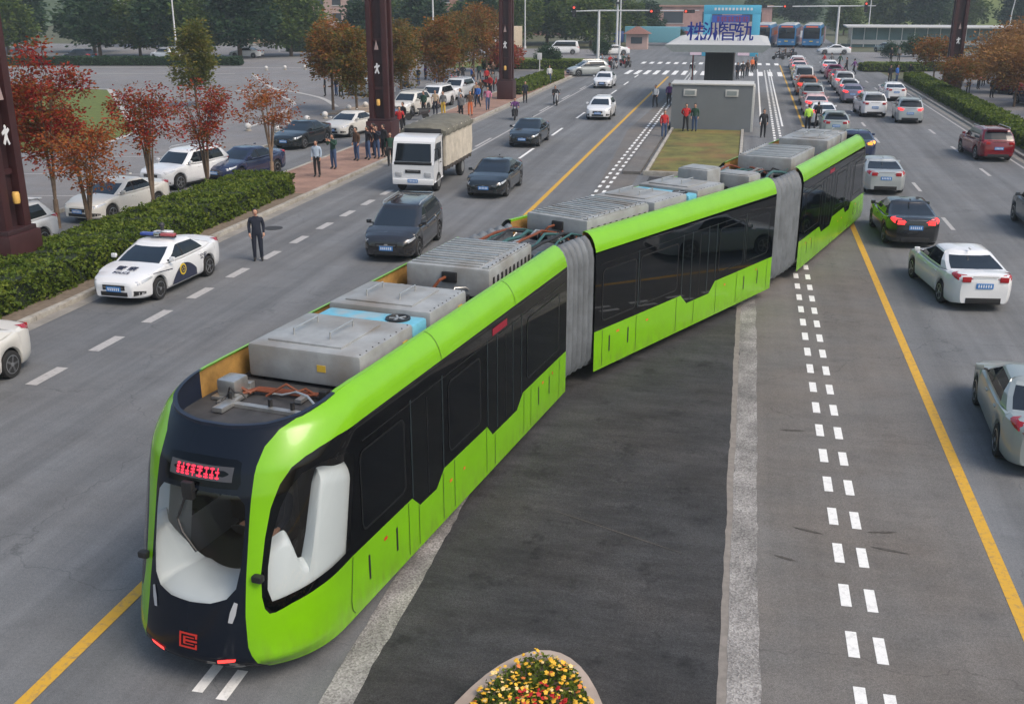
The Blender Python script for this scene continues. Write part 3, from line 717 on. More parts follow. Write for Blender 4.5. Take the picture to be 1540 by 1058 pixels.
    for sg in (1, -1):
        for x, za, zb_ in ((2.74, 1.2, 2.8), (3.2, 1.02, 2.78), (3.98, 1.02, 2.78), (4.44, 1.2, 2.8), (6.32, 1.22, 2.8), (7.44, 1.22, 2.8)):
            mb = MB(); patch(mb, Send, [(sx(x + .02, za), za), (sx(x - .02, za), za), (sx(x - .02, zb_), zb_), (sx(x + .02, zb_), zb_)], .005, 0, sg, .4); mb.build('door_rail', 'rail', body)
    MT['dimred'] = MT.get('dimred') or M('dim_red_display', (.12, .004, .012), .3, emit=(.5, .0, .04), es=.2)
    for sg in (1, -1):
        mb = MB(); patch(mb, Send, [(sx(4.2, 2.8), 2.8), (sx(3.5, 2.8), 2.8), (sx(3.5, 2.93), 2.93), (sx(4.2, 2.93), 2.93)], .006, 0, sg, .3); mb.build('side_display', 'dimred', body)
        for x in (3.05, 6.3): mb = MB(); patch(mb, Send, [(sx(x + .008, 3.04), 3.04), (sx(x - .008, 3.04), 3.04), (sx(x - .008, 3.2), 3.2), (sx(x - .008, 3.4), 3.4), (sx(x - .008, 3.6), 3.6), (sx(x + .008, 3.6), 3.6), (sx(x + .008, 3.4), 3.4), (sx(x + .008, 3.2), 3.2)], .003, 0, sg, .05); mb.build('panel_seam', 'seam', body)
    wheels(body, (1.6, 7.9))
    mb = MB(); mb.box((5, 0, .3), (9.4, 1.7, .14), 0); mb.build('underframe', 'blk', body)
    return body

def mid_car(parent, loc, rz, L):
    zl = [(0, 1.22), (3.48, 1.22), (3.8, .95), (4.98, .95), (5.3, 1.22), (L, 1.22)]
    dom = [(0, .28), (L, .28)] + [(L, v) for v in (.9, 2, 2.95, 3.2, 3.4)] + [(L, VT), (0, VT)] + [(0, v) for v in (3.4, 3.2, 2.95, 2, .9)]
    band = [(0, 3.03), (L, 3.03)] + list(reversed(zl))
    door = [(3.55, 2.78), (3.55, 1.2), (3.84, .99), (4.94, .99), (5.22, 1.2), (5.22, 2.78)]
    grid = [(s, v) for s in np.arange(.1, L, .1) for v in (3.02, 3.08, 3.16, 3.24, 3.32, 3.4, 3.48, 3.56)]
    res = cut_skin(Smid, dom, [('glass_band', band), ('door', door)], grid, [[(.01, Z1 - .002), (L - .01, Z1 - .002)], [(.01, Z1 + .035), (L - .01, Z1 + .035)]])
    body = res.pop('shell').build('car_body', 'lime', parent, 50, loc, rz)
    for k, mb in res.items():
        k = k if isinstance(k, str) else k[0]; mb.build(k, dict(glass_band='bandglass', door='doorglass')[k], body, 50)
    top = [(x, YC, ZT) for x in np.linspace(0, L, 20)]
    lip, wall, fl = MB(), MB(), MB()
    for sg in (1, -1):
        sheet(0, 1, 0, 1, 0)
        lip.add([(0, sg * YC, ZT), (L, sg * YC, ZT), (L, sg * (YC - .055), ZT - .005), (0, sg * (YC - .055), ZT - .005)], [(0, 1, 2, 3)], 0, False)
        lip.add([(0, sg * (YC - .055), ZT - .005), (L, sg * (YC - .055), ZT - .005), (L, sg * (YC - .055), ZT - .05), (0, sg * (YC - .055), ZT - .05)], [(0, 1, 2, 3)], 0, False)
        wall.add([(0, sg * (YC - .055), ZT - .05), (L, sg * (YC - .055), ZT - .05), (L, sg * (YC - .055), 3.04), (0, sg * (YC - .055), 3.04)], [(0, 1, 2, 3)], 0, False)
    fl.add([(0, -1.005, 3.04), (L, -1.005, 3.04), (L, 1.005, 3.04), (0, 1.005, 3.04)], [(0, 1, 2, 3)], 0, False)
    lip.build('roof_lip', 'lip_lime', body); wall.build('well_wall', 'ochre', body); fl.build('roof_floor', 'wellfloor', body)
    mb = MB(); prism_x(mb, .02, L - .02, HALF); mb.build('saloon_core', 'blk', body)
    to_s = lambda x, z: x
    add_side(body, Smid, zl, (1, -1), [(8.2, 1.0, .06, 1), (6.9, .95, .05, 1), (2.9, .98, .045, 1), (1.0, 1.02, .03, 0)], (8.55, 7.75, 1.75, .9), (8.85, 7.4, 5.5, 4.6, 3.4, 2.2, .3), to_s)
    pane_set(body, Smid, ((5.5, 7.3, 1.4, 2.62), (7.45, 8.9, 1.4, 2.62), (.35, 1.75, 1.4, 2.62), (1.9, 3.35, 1.4, 2.62)), to_s, (1, -1), ((.2, L - .2, 2.74, .02), (4.37, 4.4, 1.05, 1.6)))
    for sg in (1, -1):
        for x, za in ((3.5, 1.25), (3.95, 1.02), (4.82, 1.02), (5.28, 1.25), (1.82, 1.4), (7.36, 1.4)):
            mb = MB(); patch(mb, Smid, [(x - .02, za), (x + .02, za), (x + .02, 2.78), (x - .02, 2.78)], .005, 0, sg, .4); mb.build('door_rail', 'rail', body)
    wheels(body, (1.6, 7.5))
    mb = MB(); mb.box((L / 2, 0, .3), (L - .2, 1.7, .14), 0); mb.build('underframe', 'blk', body)
    return body
def gangway(parent, p0, h0, p1, h1, off):
    """bellows from the car end at p0 (pointing along h0) to the car end at p1"""
    half = [(1.2, .4), (1.31, .6), (1.33, 1.2), (1.33, 2.2), (1.33, 2.9), (1.29, 3.12), (1.2, 3.3), (1.07, 3.4), (.97, 3.36), (.93, 3.12), (.4, 3.1)]
    P = half + [(-y, z) for y, z in reversed(half)]
    d = (p1 - p0).length; rings = []; N = 36
    for i in range(N + 1):
        t = i / N; h = lambda a, b, c, e: (2 * t ** 3 - 3 * t * t + 1) * a + (t ** 3 - 2 * t * t + t) * c + (-2 * t ** 3 + 3 * t * t) * b + (t ** 3 - t * t) * e
        q = Vector((h(p0.x, p1.x, h0.x * d, h1.x * d), h(p0.y, p1.y, h0.y * d, h1.y * d)))
        dr = (h0 * (1 - t) + h1 * t).normalized(); n = Vector((-dr.y, dr.x))
        k = 1 - .07 * (.5 - .5 * math.cos(i * 2 * PI / 6)) ** 2 - (.0 if 0 < i < N else .0)
        rings.append([(q.x + n.x * y * k - off.x, q.y + n.y * y * k - off.y, 1.9 + (z - 1.9) * (k if z > 1.9 else 1)) for y, z in P])
    mb = MB().loft(rings, 0, True, (True, True), True)
    return mb.build('gangway_bellows', 'bellows', parent, 60)
V2 = lambda a: Vector((math.cos(a), math.sin(a)))
O1, A1 = Vector((-4.745, 21.22)), -1.7205
O2, A2, L2 = Vector((-.18, 31.218)), -2.0244, 9.18
A3 = -1.8597; E3 = Vector((2.952, 41.192)) + V2(A3) * 8.35
TB = O2 + V2(A2) * 4.6
tram = thing('tram', 'bright lime green articulated tram with black window band and open roof of grey equipment boxes', 'tram', (TB.x, TB.y, 0))
loc = lambda p: (p.x - TB.x, p.y - TB.y, 0)
c1 = end_car(tram, loc(O1), A1)
c2 = mid_car(tram, loc(O2), A2, L2)
c3 = end_car(tram, loc(E3), A3 + PI)
gangway(tram, O1, -V2(A1), O2 + V2(A2) * L2, -V2(A2), TB)
gangway(tram, O2, -V2(A2), E3, -V2(A3), TB)
roof_box(c1, 6.35, 8.05, -.93, .93, 3.6, 'plate'); roof_box(c1, 5.78, 6.3, -.85, .9, 3.54, 'fan'); roof_box(c1, 4.25, 5.72, -.93, .93, 3.6, 'plate')
def over_gangway(pa, pb, seed):
    r = random.Random(seed)
    for k in range(9):
        y = -.8 + k * .2 + r.uniform(-.05, .05); a = Vector((pa.x - TB.x, pa.y - TB.y)); b = Vector((pb.x - TB.x, pb.y - TB.y)); d = (b - a).normalized(); n = Vector((-d.y, d.x)); ln = (b - a).length
        P = []
        for i in range(7):
            t = i / 6; q = a - d * .5 + d * (ln + 1.0) * t + n * (y + r.uniform(-.07, .07)); P.append((q.x, q.y, 3.2 + .22 * math.sin(t * PI) * r.uniform(.6, 1.4)))
        MB().tube(P, r.uniform(.02, .04), 7).build('gangway_hose', ('dteal', 'blk', 'dteal', 'cable', 'metal')[k % 5], tram)
over_gangway(O1, O2 + V2(A2) * L2, 3); over_gangway(O2, E3, 4)
for c_, L_ in ((c1, 8.0), (c2, L2 - .2), (c3, 8.0)):
    for y in (-.96, .965): MB().tube([(.1, y, 3.12), (L_ * .5, y + .005, 3.125), (L_, y, 3.12)], .03, 6).build('conduit', 'dmetal', c_)
    for k in range(6): MB().box((.6 + k * L_ / 6.2, -.9, 3.16), (.22, .1, .16), bev=.02).build('junction_box', ('metal', 'blk', 'equip2')[k % 3], c_)
roof_box(c1, .7, 3.0, -.85, .85, 3.64, 'rib'); cables(c1, 1, -.1, .6, 3.1, 12); cables(c1, 5, 3.1, 4.1, 3.05, 8); cables(c1, 9, 8.3, 9.3, 3.05, 5)
mb = MB(); mb.box((8.75, -.72, 3.22), (.34, .3, .24), 0, bev=.04); mb.box((8.75, -.72, 3.08), (.46, .42, .05), 0, bev=.01); mb.box((9.05, .0, 3.07), (.1, 1.5, .05), 0)
mb.box((9.2, -.55, 3.09), (.35, .16, .07), 0, bev=.01); mb.box((8.6, .3, 3.09), (.22, .1, .05), 0); mb.box((8.3, .75, 3.12), (.2, .2, .12), 0, bev=.02)
for y in (-.6, .05, .4): mb.tube([(9.0, y, 3.05), (9.0, y, 3.2)], .035, 6, 1)
mb.build('roof_fitting', ['metal', 'blk'], c1)
mb = MB()
for k in range(3): mb.tube([(8.72 + .03 * k, -.55, 3.12), (8.5 + .05 * k, -.45, 3.12), (8.42 + .06 * k, -.1, 3.1), (8.4 + .05 * k, .3, 3.1), (8.33, .7, 3.1 + .02 * k)], .022, 7)
mb.build('roof_cable', 'cable', c1)
roof_box(c2, 6.2, 8.85, -.8, .9, 3.64, 'rib'); roof_box(c2, 4.35, 5.95, -.9, .9, 3.62, 'plate'); roof_box(c2, 3.85, 4.3, -.85, .92, 3.56, 'fan'); roof_box(c2, 2.3, 3.8, -.9, .9, 3.62, 'plate')
roof_box(c2, 1.0, 1.8, -.85, .1, 3.8, 'small'); roof_box(c2, .1, .85, -.2, .9, 3.6, 'small'); cables(c2, 2, 8.8, 9.3, 3.1, 10); cables(c2, 4, -.1, 1.0, 3.1, 8)
cables(c1, 21, 5.6, 6.4, 3.1, 6); cables(c2, 22, 5.9, 6.3, 3.15, 6); cables(c2, 23, 1.7, 2.4, 3.15, 6); cables(c3, 24, 3.4, 5.2, 3.12, 9); cables(c3, 25, 8.2, 9.2, 3.1, 6)
for a, b in ((.45, 3.4), (5.2, 7.2), (7.4, 8.3)): roof_box(c3, a, b, -.85, .85, 3.66, 'rib' if a < 1 else 'plate')
cables(c3, 6, .0, .5, 3.1, 9)
# ------------------------------------------------------------------ cars
MT.update(
    screenglass=glass('screen_glass', (.012, .02, .03), .03, .8), carglass=glass('car_glass', (.008, .012, .016), .03, .55), rim=M('alloy_rim', (.45, .46, .47), .3, .9), chrome=M('chrome', (.7, .7, .7), .15, 1.0),
    tail=M('tail_lamp', (.35, .01, .015), .15, coat=.6), taillit=M('tail_lamp_lit', (.6, .02, .02), .2, emit=(1, .05, .05), es=1.3), amberlit=M('amber_lamp_lit', (.8, .3, .05), .2, emit=(1, .4, .05), es=1.0),
    plate=M('blue_plate', (.05, .2, .5), .4), plateyellow=M('yellow_plate', (.7, .5, .03), .4), plateink=M('plate_ink', (.75, .78, .8), .5),
    c_white=M('car_white', (.7, .715, .73), .25, coat=.6), c_cream=M('car_cream', (.62, .61, .57), .3, coat=.5), c_black=M('car_black', (.012, .013, .015), .2, coat=.8), c_grey=M('car_grey', (.11, .12, .13), .3, .3, coat=.6),
    c_silver=M('car_silver', (.42, .45, .45), .3, .4, coat=.6), c_sage=M('car_sage_silver', (.37, .41, .395), .3, .4, coat=.6), c_navy=M('car_navy', (.02, .03, .075), .22, coat=.8), c_red=M('car_red', (.17, .003, .011), .2, coat=.8),
    c_green=M('car_dark_green', (.007, .011, .013), .2, coat=.8), c_blue=M('car_blue', (.04, .08, .25), .25, coat=.7), c_orange=M('car_orange', (.5, .12, .03), .3, coat=.6), c_mag=M('car_magenta', (.3, .03, .12), .3, coat=.6),
    c_pink=M('car_pale_pink', (.6, .42, .42), .3, coat=.6), c_lilac=M('car_lilac_grey', (.22, .2, .27), .3, .3, coat=.6), c_yellow=M('car_yellow', (.6, .42, .08), .3, coat=.6), c_brown=M('car_brown', (.014, .014, .016), .18, coat=.8),
    police_ink=M('police_blue', (.025, .03, .06), .4), bluelit=M('blue_beacon', (.05, .09, .34), .15, coat=.6), redbeacon=M('red_beacon', (.4, .08, .09), .15, coat=.6),
)
KIND = dict(
    sedan=dict(L=4.75, W=1.82, H=1.46, R=.325, ax=(1.42, -1.36), sill=.2, deck=[(2.375, .56), (2.34, .67), (2.15, .78), (1.6, .9), (1.1, .975), (0, .97), (-1.3, 1.0), (-1.7, 1.06), (-2.2, 1.08), (-2.32, 1.04), (-2.375, .9)], gh=(1.14, .3, -.82, -1.76), sB=.02, nose=.62, tail=.7),
    suv=dict(L=4.6, W=1.86, H=1.7, R=.355, ax=(1.4, -1.3), sill=.26, deck=[(2.3, .68), (2.27, .82), (2.05, .96), (1.5, 1.05), (1.05, 1.09), (0, 1.06), (-1.5, 1.1), (-2.1, 1.12), (-2.24, 1.1), (-2.3, .98)], gh=(1.08, .42, -1.72, -2.16), sB=.0, nose=.68, tail=.78),
    mpv=dict(L=4.66, W=1.83, H=1.66, R=.335, ax=(1.42, -1.35), sill=.2, deck=[(2.33, .58), (2.29, .72), (2.05, .86), (1.65, .96), (1.3, 1.03), (0, 1.0), (-1.5, 1.06), (-2.1, 1.1), (-2.27, 1.08), (-2.33, .95)], gh=(1.36, .5, -1.8, -2.22), sB=.1, nose=.64, tail=.78),
    hatch=dict(L=4.2, W=1.76, H=1.5, R=.32, ax=(1.3, -1.22), sill=.2, deck=[(2.1, .58), (2.07, .7), (1.85, .82), (1.4, .93), (1.0, .98), (0, .97), (-1.4, 1.02), (-1.9, 1.05), (-2.04, 1.02), (-2.1, .9)], gh=(1.05, .28, -1.3, -1.92), sB=.0, nose=.62, tail=.72),
    van=dict(L=4.9, W=1.8, H=2.0, R=.33, ax=(1.6, -1.45), sill=.22, deck=[(2.45, .7), (2.42, .85), (2.3, .98), (2.0, 1.08), (1.7, 1.14), (0, 1.12), (-2.3, 1.12), (-2.42, 1.1), (-2.45, 1.0)], gh=(1.85, 1.1, -2.2, -2.4), sB=.75, nose=.72, tail=.86),
)
PROF = [(.90, 0), (.965, .09), (.99, .3), (1.0, .52), (.992, .74), (.955, .9), (.86, .975), (.45, 1.015), (0, 1.03)]
def make_car(kind, label, cat, group=None, paint='c_white', plate='plate', detail=True, name=None):
    K = KIND[kind]; L, W, H, R = K['L'], K['W'], K['H'], K['R']; hl = L / 2; RA = R + .055
    dz = sorted(K['deck']); dx_, dzz = zip(*dz)
    deck = lambda s: float(np.interp(s, dx_, dzz))
    def hw(s):
        if s > .9: t = (s - .9) / (hl - .9); e = K['nose']
        elif s < -1.0: t = (-1.0 - s) / (hl - 1.0); e = K['tail']
        else: return W / 2
        return W / 2 * (1 - (1 - e) * (t ** 4.2) * .75 - (1 - e) * .25 * (t ** 14))
    def zb(s):
        z = K['sill'] + (.07 * max(0, abs(s) - (hl - .35)) / .35)
        for a in K['ax']:
            if abs(s - a) < RA: z = max(z, R + math.sqrt(max(0, RA * RA - (s - a) ** 2)))
        return z
    def pt(s, t):      # t index along the half profile
        i = min(int(t), len(PROF) - 2); f = t - i
        wf = PROF[i][0] * (1 - f) + PROF[i + 1][0] * f; zf = PROF[i][1] * (1 - f) + PROF[i + 1][1] * f
        b, d = zb(s), deck(s); sh = .1 * max(0, abs(s) - hl + .25) / .25 * (1 if t > 0 else 0)
        return Vector((wf * hw(s), s, b + zf * (d - b)))
    def ptz(s, z):     # body side point at height z
        lo, hi = 0.0, 6.9
        for _ in range(24):
            m = (lo + hi) / 2
            if pt(s, m).z < z: lo = m
            else: hi = m
        return pt(s, lo)
    root = thing(name or ('car' if kind != 'suv' else 'car'), label, cat, group=group)
    st = set(np.round(np.linspace(-hl, hl, 34), 3)) | set(x for x, _ in K['deck'])
    for a in K['ax']: st |= {round(a + RA * math.cos(math.radians(q)), 3) for q in range(0, 181, 15)} | {round(a - RA - .005, 3), round(a + RA + .005, 3)}
    st = sorted(s for s in st if -hl <= s <= hl)
    rings = []
    for s in st:
        h = [pt(s, i) for i in range(len(PROF))]
        rings.append([tuple(p) for p in h] + [(-p.x, p.y, p.z) for p in h[-2::-1]])
    body = MB().loft(rings, 0, False, (True, True))
    # greenhouse
    sfb, sft, srt, srb = K['gh']; sB = K['sB']; wb, wr = W / 2 * .935, W / 2 * (.70 if kind in ('sedan', 'hatch') else .76 if kind != 'van' else .84)
    boxy = kind in ('suv', 'mpv', 'van'); LV = [0, .1, .5, .9, 1.0]; outl = []
    for lv in LV:
        sf = sfb + (sft - sfb) * lv; sr = srb + (srt - srb) * lv; wl = wb + (wr - wb) * lv + .035 * math.sin(PI * lv)
        sC = (srb + (.5 if boxy else .62)) + ((srt + (.32 if boxy else .12)) - (srb + (.5 if boxy else .62))) * lv
        o = [(sf, 0), (sf - .015, .45), (sf - .07, .8), (sf - .13, .9), (sf - .26, .985), (sB + .04, 1.0), (sB - .04, 1.0), (sC, 1.0), (sr + .16, .96), (sr + .05, .86), (sr + .005, .45), (sr, 0)]
        zr = H - .07
        ring = []
        for s, f in o:
            ze = zr - .05 * ((s - (sft + srt) / 2) / ((sft - srt) / 2 + .01)) ** 2 if lv > .5 else zr - .03
            zbelt = deck(s) - .015; ring.append(Vector((f * wl, s, zbelt + (ze - zbelt) * lv)))
        outl.append(ring)
    parts = {k: MB() for k in ('windshield', 'rear_window', 'fs', 'rs', 'fs-', 'rs-')}
    grp = ['windshield', 'windshield', 'p', 'p', 'fs', 'B', 'rs', 'p', 'p', 'rear_window', 'rear_window']
    blackB = MB()
    for i in range(len(LV) - 1):
        for j in range(11):
            for sg in (1, -1):
                q = [outl[i][j], outl[i][j + 1], outl[i + 1][j + 1], outl[i + 1][j]]
                q = [(p.x * sg, p.y, p.z) for p in q]; q = q if sg == 1 else q[::-1]
                g = grp[j]
                side_ = g in ('fs', 'rs', 'B')
                if LV[i] >= .9 or (LV[i] < .1 and g != 'p' and side_) or (LV[i] < .1 and g == 'rear_window') or g == 'p': body.add(q, [(0, 1, 2, 3)], 0)
                elif g == 'B': blackB.add(q, [(0, 1, 2, 3)], 0)
                elif g in ('fs', 'rs'): parts[g if sg == 1 else g + '-'].add(q, [(0, 1, 2, 3)], 0)
                else: parts[g].add(q, [(0, 1, 2, 3)], 0)
    top = outl[-1]; full = [tuple(p) for p in top] + [(-p.x, p.y, p.z) for p in top[-2:0:-1]]
    sm = (sft + srt) / 2; roof = [full]
    for k, dzr in ((.93, .028), (.7, .055), (.4, .068)):
        roof.append([(x * k, sm + (y - sm) * (.5 + .5 * k), min(z + dzr, H) if True else z) for x, y, z in full])
    body.loft(roof, 0, True, (False, True))
    b = body.build('body', paint, root, 32)
    g = 'carglass'
    for k, nm in (('windshield', 'windshield'), ('rear_window', 'rear_window'), ('fs', 'side_window'), ('rs', 'side_window'), ('fs-', 'side_window'), ('rs-', 'side_window')):
        parts[k].build(nm, 'screenglass' if nm == 'windshield' else g, root, 60)
    blackB.build('door_pillar', 'blk', root, 60)
    # wheels
    for a in K['ax']:
        for sg in (1, -1):
            cx = sg * (W / 2 - .125)
            t = MB().lathe([(R * .62, -.1), (R * .95, -.1), (R, -.07), (R, .07), (R * .95, .1), (R * .62, .1)], (cx, a, R), 'x', 20).build('wheel', 'rubber', root)
            r_ = MB().lathe([(R * .66, .085 * sg), (R * .64, .04 * sg), (R * .3, .02 * sg), (.01, .04 * sg)], (cx, a, R), 'x', 20, 1)
            for q in range(5):
                an = 2 * PI * q / 5 + .3; n0 = len(r_.v)
                r_.box((0, 0, R * .36), (.03, R * .17, R * .6), 0, bev=0); r_.xf(Matrix.Translation((cx + sg * .085, a, R)) @ Matrix.Rotation(an, 4, 'X'), n0)
            r_.lathe([(R * .15, .06 * sg), (R * .15, .11 * sg), (.01, .112 * sg)], (cx, a, R), 'x', 10, 0)
            r_.lathe([(R * .66, .06 * sg), (R * .68, .1 * sg), (R * .62, .105 * sg), (R * .6, .06 * sg)], (cx, a, R), 'x', 20, 0)
            r_.build('rim', ['rim', 'dmetal'], t)
    # underside
    MB().box((0, 0, .42), (W * .7, L * .9, .4), 0).box((0, 0, .24), (W * .86, L * .86 - 1.0, .12), 0).build('underbody', 'blk', root)
    def patch_s(mb, s0, s1, z0f, z1f, sg, off=.006, n=5, mi=0, k=3):
        vs = []
        for i in range(n + 1):
            s = s0 + (s1 - s0) * i / n; a0, a1 = z0f(i / n), z1f(i / n)
            for j in range(k + 1):
                z = a0 + (a1 - a0) * j / k; p = ptz(s, z); e = .01
                tn = ptz(s + e, z) - ptz(s - e, z) if abs(s) < hl - e else ptz(s - e * np.sign(s), z) - p
                nrm = Vector((abs(tn.y), -tn.x * (1 if tn.y > 0 else -1), .15)); nrm.normalize()
                q = p + nrm * off; vs.append((q.x * sg, q.y, q.z))
        fs = [(i * (k + 1) + j, (i + 1) * (k + 1) + j, (i + 1) * (k + 1) + j + 1, i * (k + 1) + j + 1) for i in range(n) for j in range(k)]
        if sg < 0: fs = [f[::-1] for f in fs]
        mb.add(vs, fs, mi)
    lin = lambda a, b_: (lambda t: a + (b_ - a) * t)
    fz = deck(hl - .1); rz_ = deck(-hl + .12); nw = hw(hl); tw = hw(-hl)
    for sg in (1, -1):
        mb = MB(); patch_s(mb, hl - .62, hl - .01, lin(fz + .02, fz - .13), lin(fz + .075, fz - .02), sg, .008); mb.build('headlight', 'lamp', root)
        mb = MB(); patch_s(mb, -hl + .42, -hl + .01, lin(rz_ - .06, rz_ - .2), lin(rz_ + (.0 if not boxy else .0), rz_ - .02), sg, .016)
        mb.box((sg * (tw - .13), -hl - .006, rz_ - .12), (.24, .03, .15), 0, bev=.008); mb.build('taillight', 'tail', root)
        mb = MB(); patch_s(mb, hl - .34, hl - .03, lin(.33, .31), lin(.4, .46), sg, .006); mb.build('bumper_vent', 'blk', root)
        m0 = Vector((sg * (W / 2 * .95), sfb - .33, deck(sfb - .3) + .06))
        mb = MB(); mb.box((m0.x + sg * .1, m0.y, m0.z + .03), (.17, .09, .13), 0, bev=.03); mb.tube([(m0.x - sg * .06, m0.y, m0.z - .02), (m0.x + sg * .06, m0.y, m0.z)], .025, 6, 1); mb.build('wing_mirror', [paint if isinstance(paint, str) else paint, 'blk'], root)
        if detail:
            for s in (sB + .02, sB - .96):
                if kind == 'van' and s < 0: continue
                p = ptz(s + .1, deck(s) - .16); MB().box((sg * (p.x + .01), p.y, p.z), (.03, .17, .03), 0, bev=.006).build('door_handle', paint, root)
            mb = MB()
            for s in (sB, sfb - .38, max(srb + .55, K['ax'][1] + RA + .03)): patch_s(mb, s - .006, s + .006, lin(.3, .3), lin(deck(s) - .03, deck(s) - .03), sg, .003, 1)
            patch_s(mb, K['ax'][1] + RA + .02, K['ax'][0] - RA - .02, lin(.245, .245), lin(.3, .3), sg, .006, 6)
            mb.build('door_seam', 'blk', root)
    mb = MB(); mb.box((0, hl + .004, fz - .16), (nw * 1.25, .03, .14), 0, bev=.01); mb.box((0, hl + .02, fz - .16), (nw * 1.1, .012, .015), 1); mb.box((0, hl + .02, fz - .16), (.13, .016, .1), 1, bev=.01)
    mb.box((0, hl + .002, .36), (nw * 1.5, .03, .12), 0, bev=.01); mb.build('grille', ['blk', 'chrome'], root)
    MB().box((0, -hl - .0, .34), (tw * 1.5, .03, .16), 0, bev=.01).build('rear_bumper', 'blk', root); MB().box((0, -hl - .008, rz_ - .04), (.7, .015, .02), 0).build('boot_trim', 'chrome', root)
    for y, z, fl in ((hl + .022, .5, 1), (-hl - .014, rz_ - .3 if kind == 'sedan' else .72, -1)):
        mb = MB(); mb.box((0, y, z), (.46, .014, .15), 0)
        for k in range(6): mb.box((-.165 + k * .066, y + fl * .009, z), (.03, .004, .085), 1)
        mb.build('number_plate', [plate, 'plateink' if plate == 'plate' else 'blk'], root)
    if kind == 'suv' or kind == 'mpv':
        for sg in (1, -1): MB().tube([(sg * wr * .93, sft - .1, H - .06), (sg * wr * .95, sft - .25, H + .02), (sg * wr * .95, srt + .25, H + .02), (sg * wr * .93, srt + .1, H - .06)], .022, 6).build('roof_rail', 'metal', root)
    if kind == 'sedan': MB().box((0, srt - .02, H + .015), (.04, .16, .06), 0, bev=.015).build('antenna', paint, root)
    else: MB().box((0, srt - .03, H - .03), (wr * 1.6, .22, .04), 0, bev=.015).build('spoiler', paint, root)
    return root
CARPARTS = ('body', 'wing_mirror', 'door_handle', 'antenna', 'spoiler')
def paintover(m, extra=None):
    d = {k: {0: m} for k in CARPARTS}
    for k, v in (extra or {}).items(): d[k] = v
    return d
PROTO = {}
def put_car(kind, x, y, rz, label, paint, cat='car', group=None, extra=None, plate=None):
    """rz in degrees: 0 heads away from the camera, 180 towards it"""
    a = math.radians(rz)
    if kind not in PROTO:
        r = make_car(kind, label, cat, group, paint); r.location = (x, y, 0); r.rotation_euler.z = a; PROTO[kind] = r
        for ch in r.children:
            for sl, m in (extra or {}).get(ch.name.split('.')[0], {}).items(): setmat(ch, sl, m)
        return r
    r = copy_tree(PROTO[kind], (x, y, 0), a, label, group, paintover(paint, extra)); r['category'] = cat
    if not group and 'group' in r: del r['group']
    return r
T, A = 180, 0
BR = {'taillight': {0: 'taillit'}}
G1, G2, G3 = 'cars driving towards the crossing camera side on the left carriageway', 'cars queueing away on the right carriageway', 'cars parked on the service road behind the hedge'
G1 = 'cars driving on the left carriageway'
put_car('sedan', -10.8, 46.3, T, 'near black sedan beside the white truck, blue number plate in front', 'c_green', group=G1)
put_car('mpv', -11.3, 34.5, T + 2, 'black people carrier with roof rails passing close beside the tram', 'c_brown', group=G1)
put_car('sedan', -12.45, 62.4, T, 'dark grey sedan with lit headlights following behind the truck', 'c_green', group=G1, extra={'headlight': {0: MT['lamp']}})
put_car('hatch', -10.1, 77.0, T, 'white hatchback nearest the yellow centre line', 'c_white', group=G1)
put_car('sedan', -13.3, 103.4, T, 'white sedan just past the zebra crossing on the left carriageway', 'c_white', group=G1)
put_car('mpv', -17.0, 117.5, T - 60, 'silver grey people carrier turning beside the crossing corner hedge', 'c_silver', group=G1)
put_car('sedan', -17.0, 18.55, T, 'white sedan cut off by the left edge, nearest car on the left road', 'c_cream', group=G1)
# right carriageway
put_car('sedan', 6.5, 32.6, 8, 'white sedan with clear blue plate, last in the queue and slightly turned', 'c_white', group=G2)
put_car('sedan', 5.95, 40.3, 3, 'black sedan with glowing brake lights beside the tram tail', 'c_black', group=G2, extra=BR)
put_car('sedan', 6.2, 50.9, 2, 'pale silver sedan ahead of the black sedan with brake lights on', 'c_silver', group=G2)
put_car('sedan', 6.1, 61.2, 0, 'dark blue sedan with orange tail lamps just behind the tram tail', 'c_navy', group=G2, extra={'taillight': {0: 'amberlit'}})
put_car('hatch', 5.6, 70.8, 0, 'grey green hatchback hidden partly by the tram roof', 'c_sage', group=G2)
put_car('sedan', 5.2, 76.9, 1, 'white sedan with lit tail lamps beside the officer in the reflective vest', 'c_white', group=G2, extra=BR)
put_car('sedan', 5.1, 83.4, 0, 'pinkish white sedan second ahead of the vest wearing officer', 'c_pink', group=G2, extra=BR)
put_car('suv', 5.2, 90.6, 0, 'silver grey wagon in the inner queue between the pinkish sedan and orange red car', 'c_silver', group=G2)
put_car('suv', 5.2, 99.6, 0, 'orange red car in the inner queue', 'c_orange', group=G2, extra=BR)
put_car('van', 5.3, 108.5, 0, 'white van standing tallest in the inner queue', 'c_white', 'van', group=G2)
put_car('sedan', 5.4, 117.0, 0, 'yellow sedan in front of the tall white van', 'c_yellow', group=G2)
put_car('sedan', 5.6, 126.0, 0, 'pale pink sedan second from the head of the inner queue', 'c_pink', group=G2, extra=BR)
put_car('sedan', 5.8, 136.5, 0, 'white sedan at the head of the inner queue near the crossing', 'c_white', group=G2, extra=BR)
put_car('sedan', 8.9, 112.3, 0, 'red car squeezed between the magenta hatchback and the white car with wide tail lamps', 'c_red', group=G2, extra=BR)
put_car('hatch', 5.7, 131.3, 0, 'pale pink hatchback right behind the leader of the inner queue', 'c_pink', group=G2, extra=BR)
put_car('sedan', 9.0, 128.0, 0, 'white sedan at the head of the second queue', 'c_white', group=G2, extra=BR)
put_car('hatch', 8.9, 119.0, 0, 'magenta hatchback in the second queue', 'c_mag', group=G2)
put_car('suv', 8.8, 105.5, 0, 'white car with wide red tail lamps ahead of the lilac sedan', 'c_white', group=G2, extra=BR)
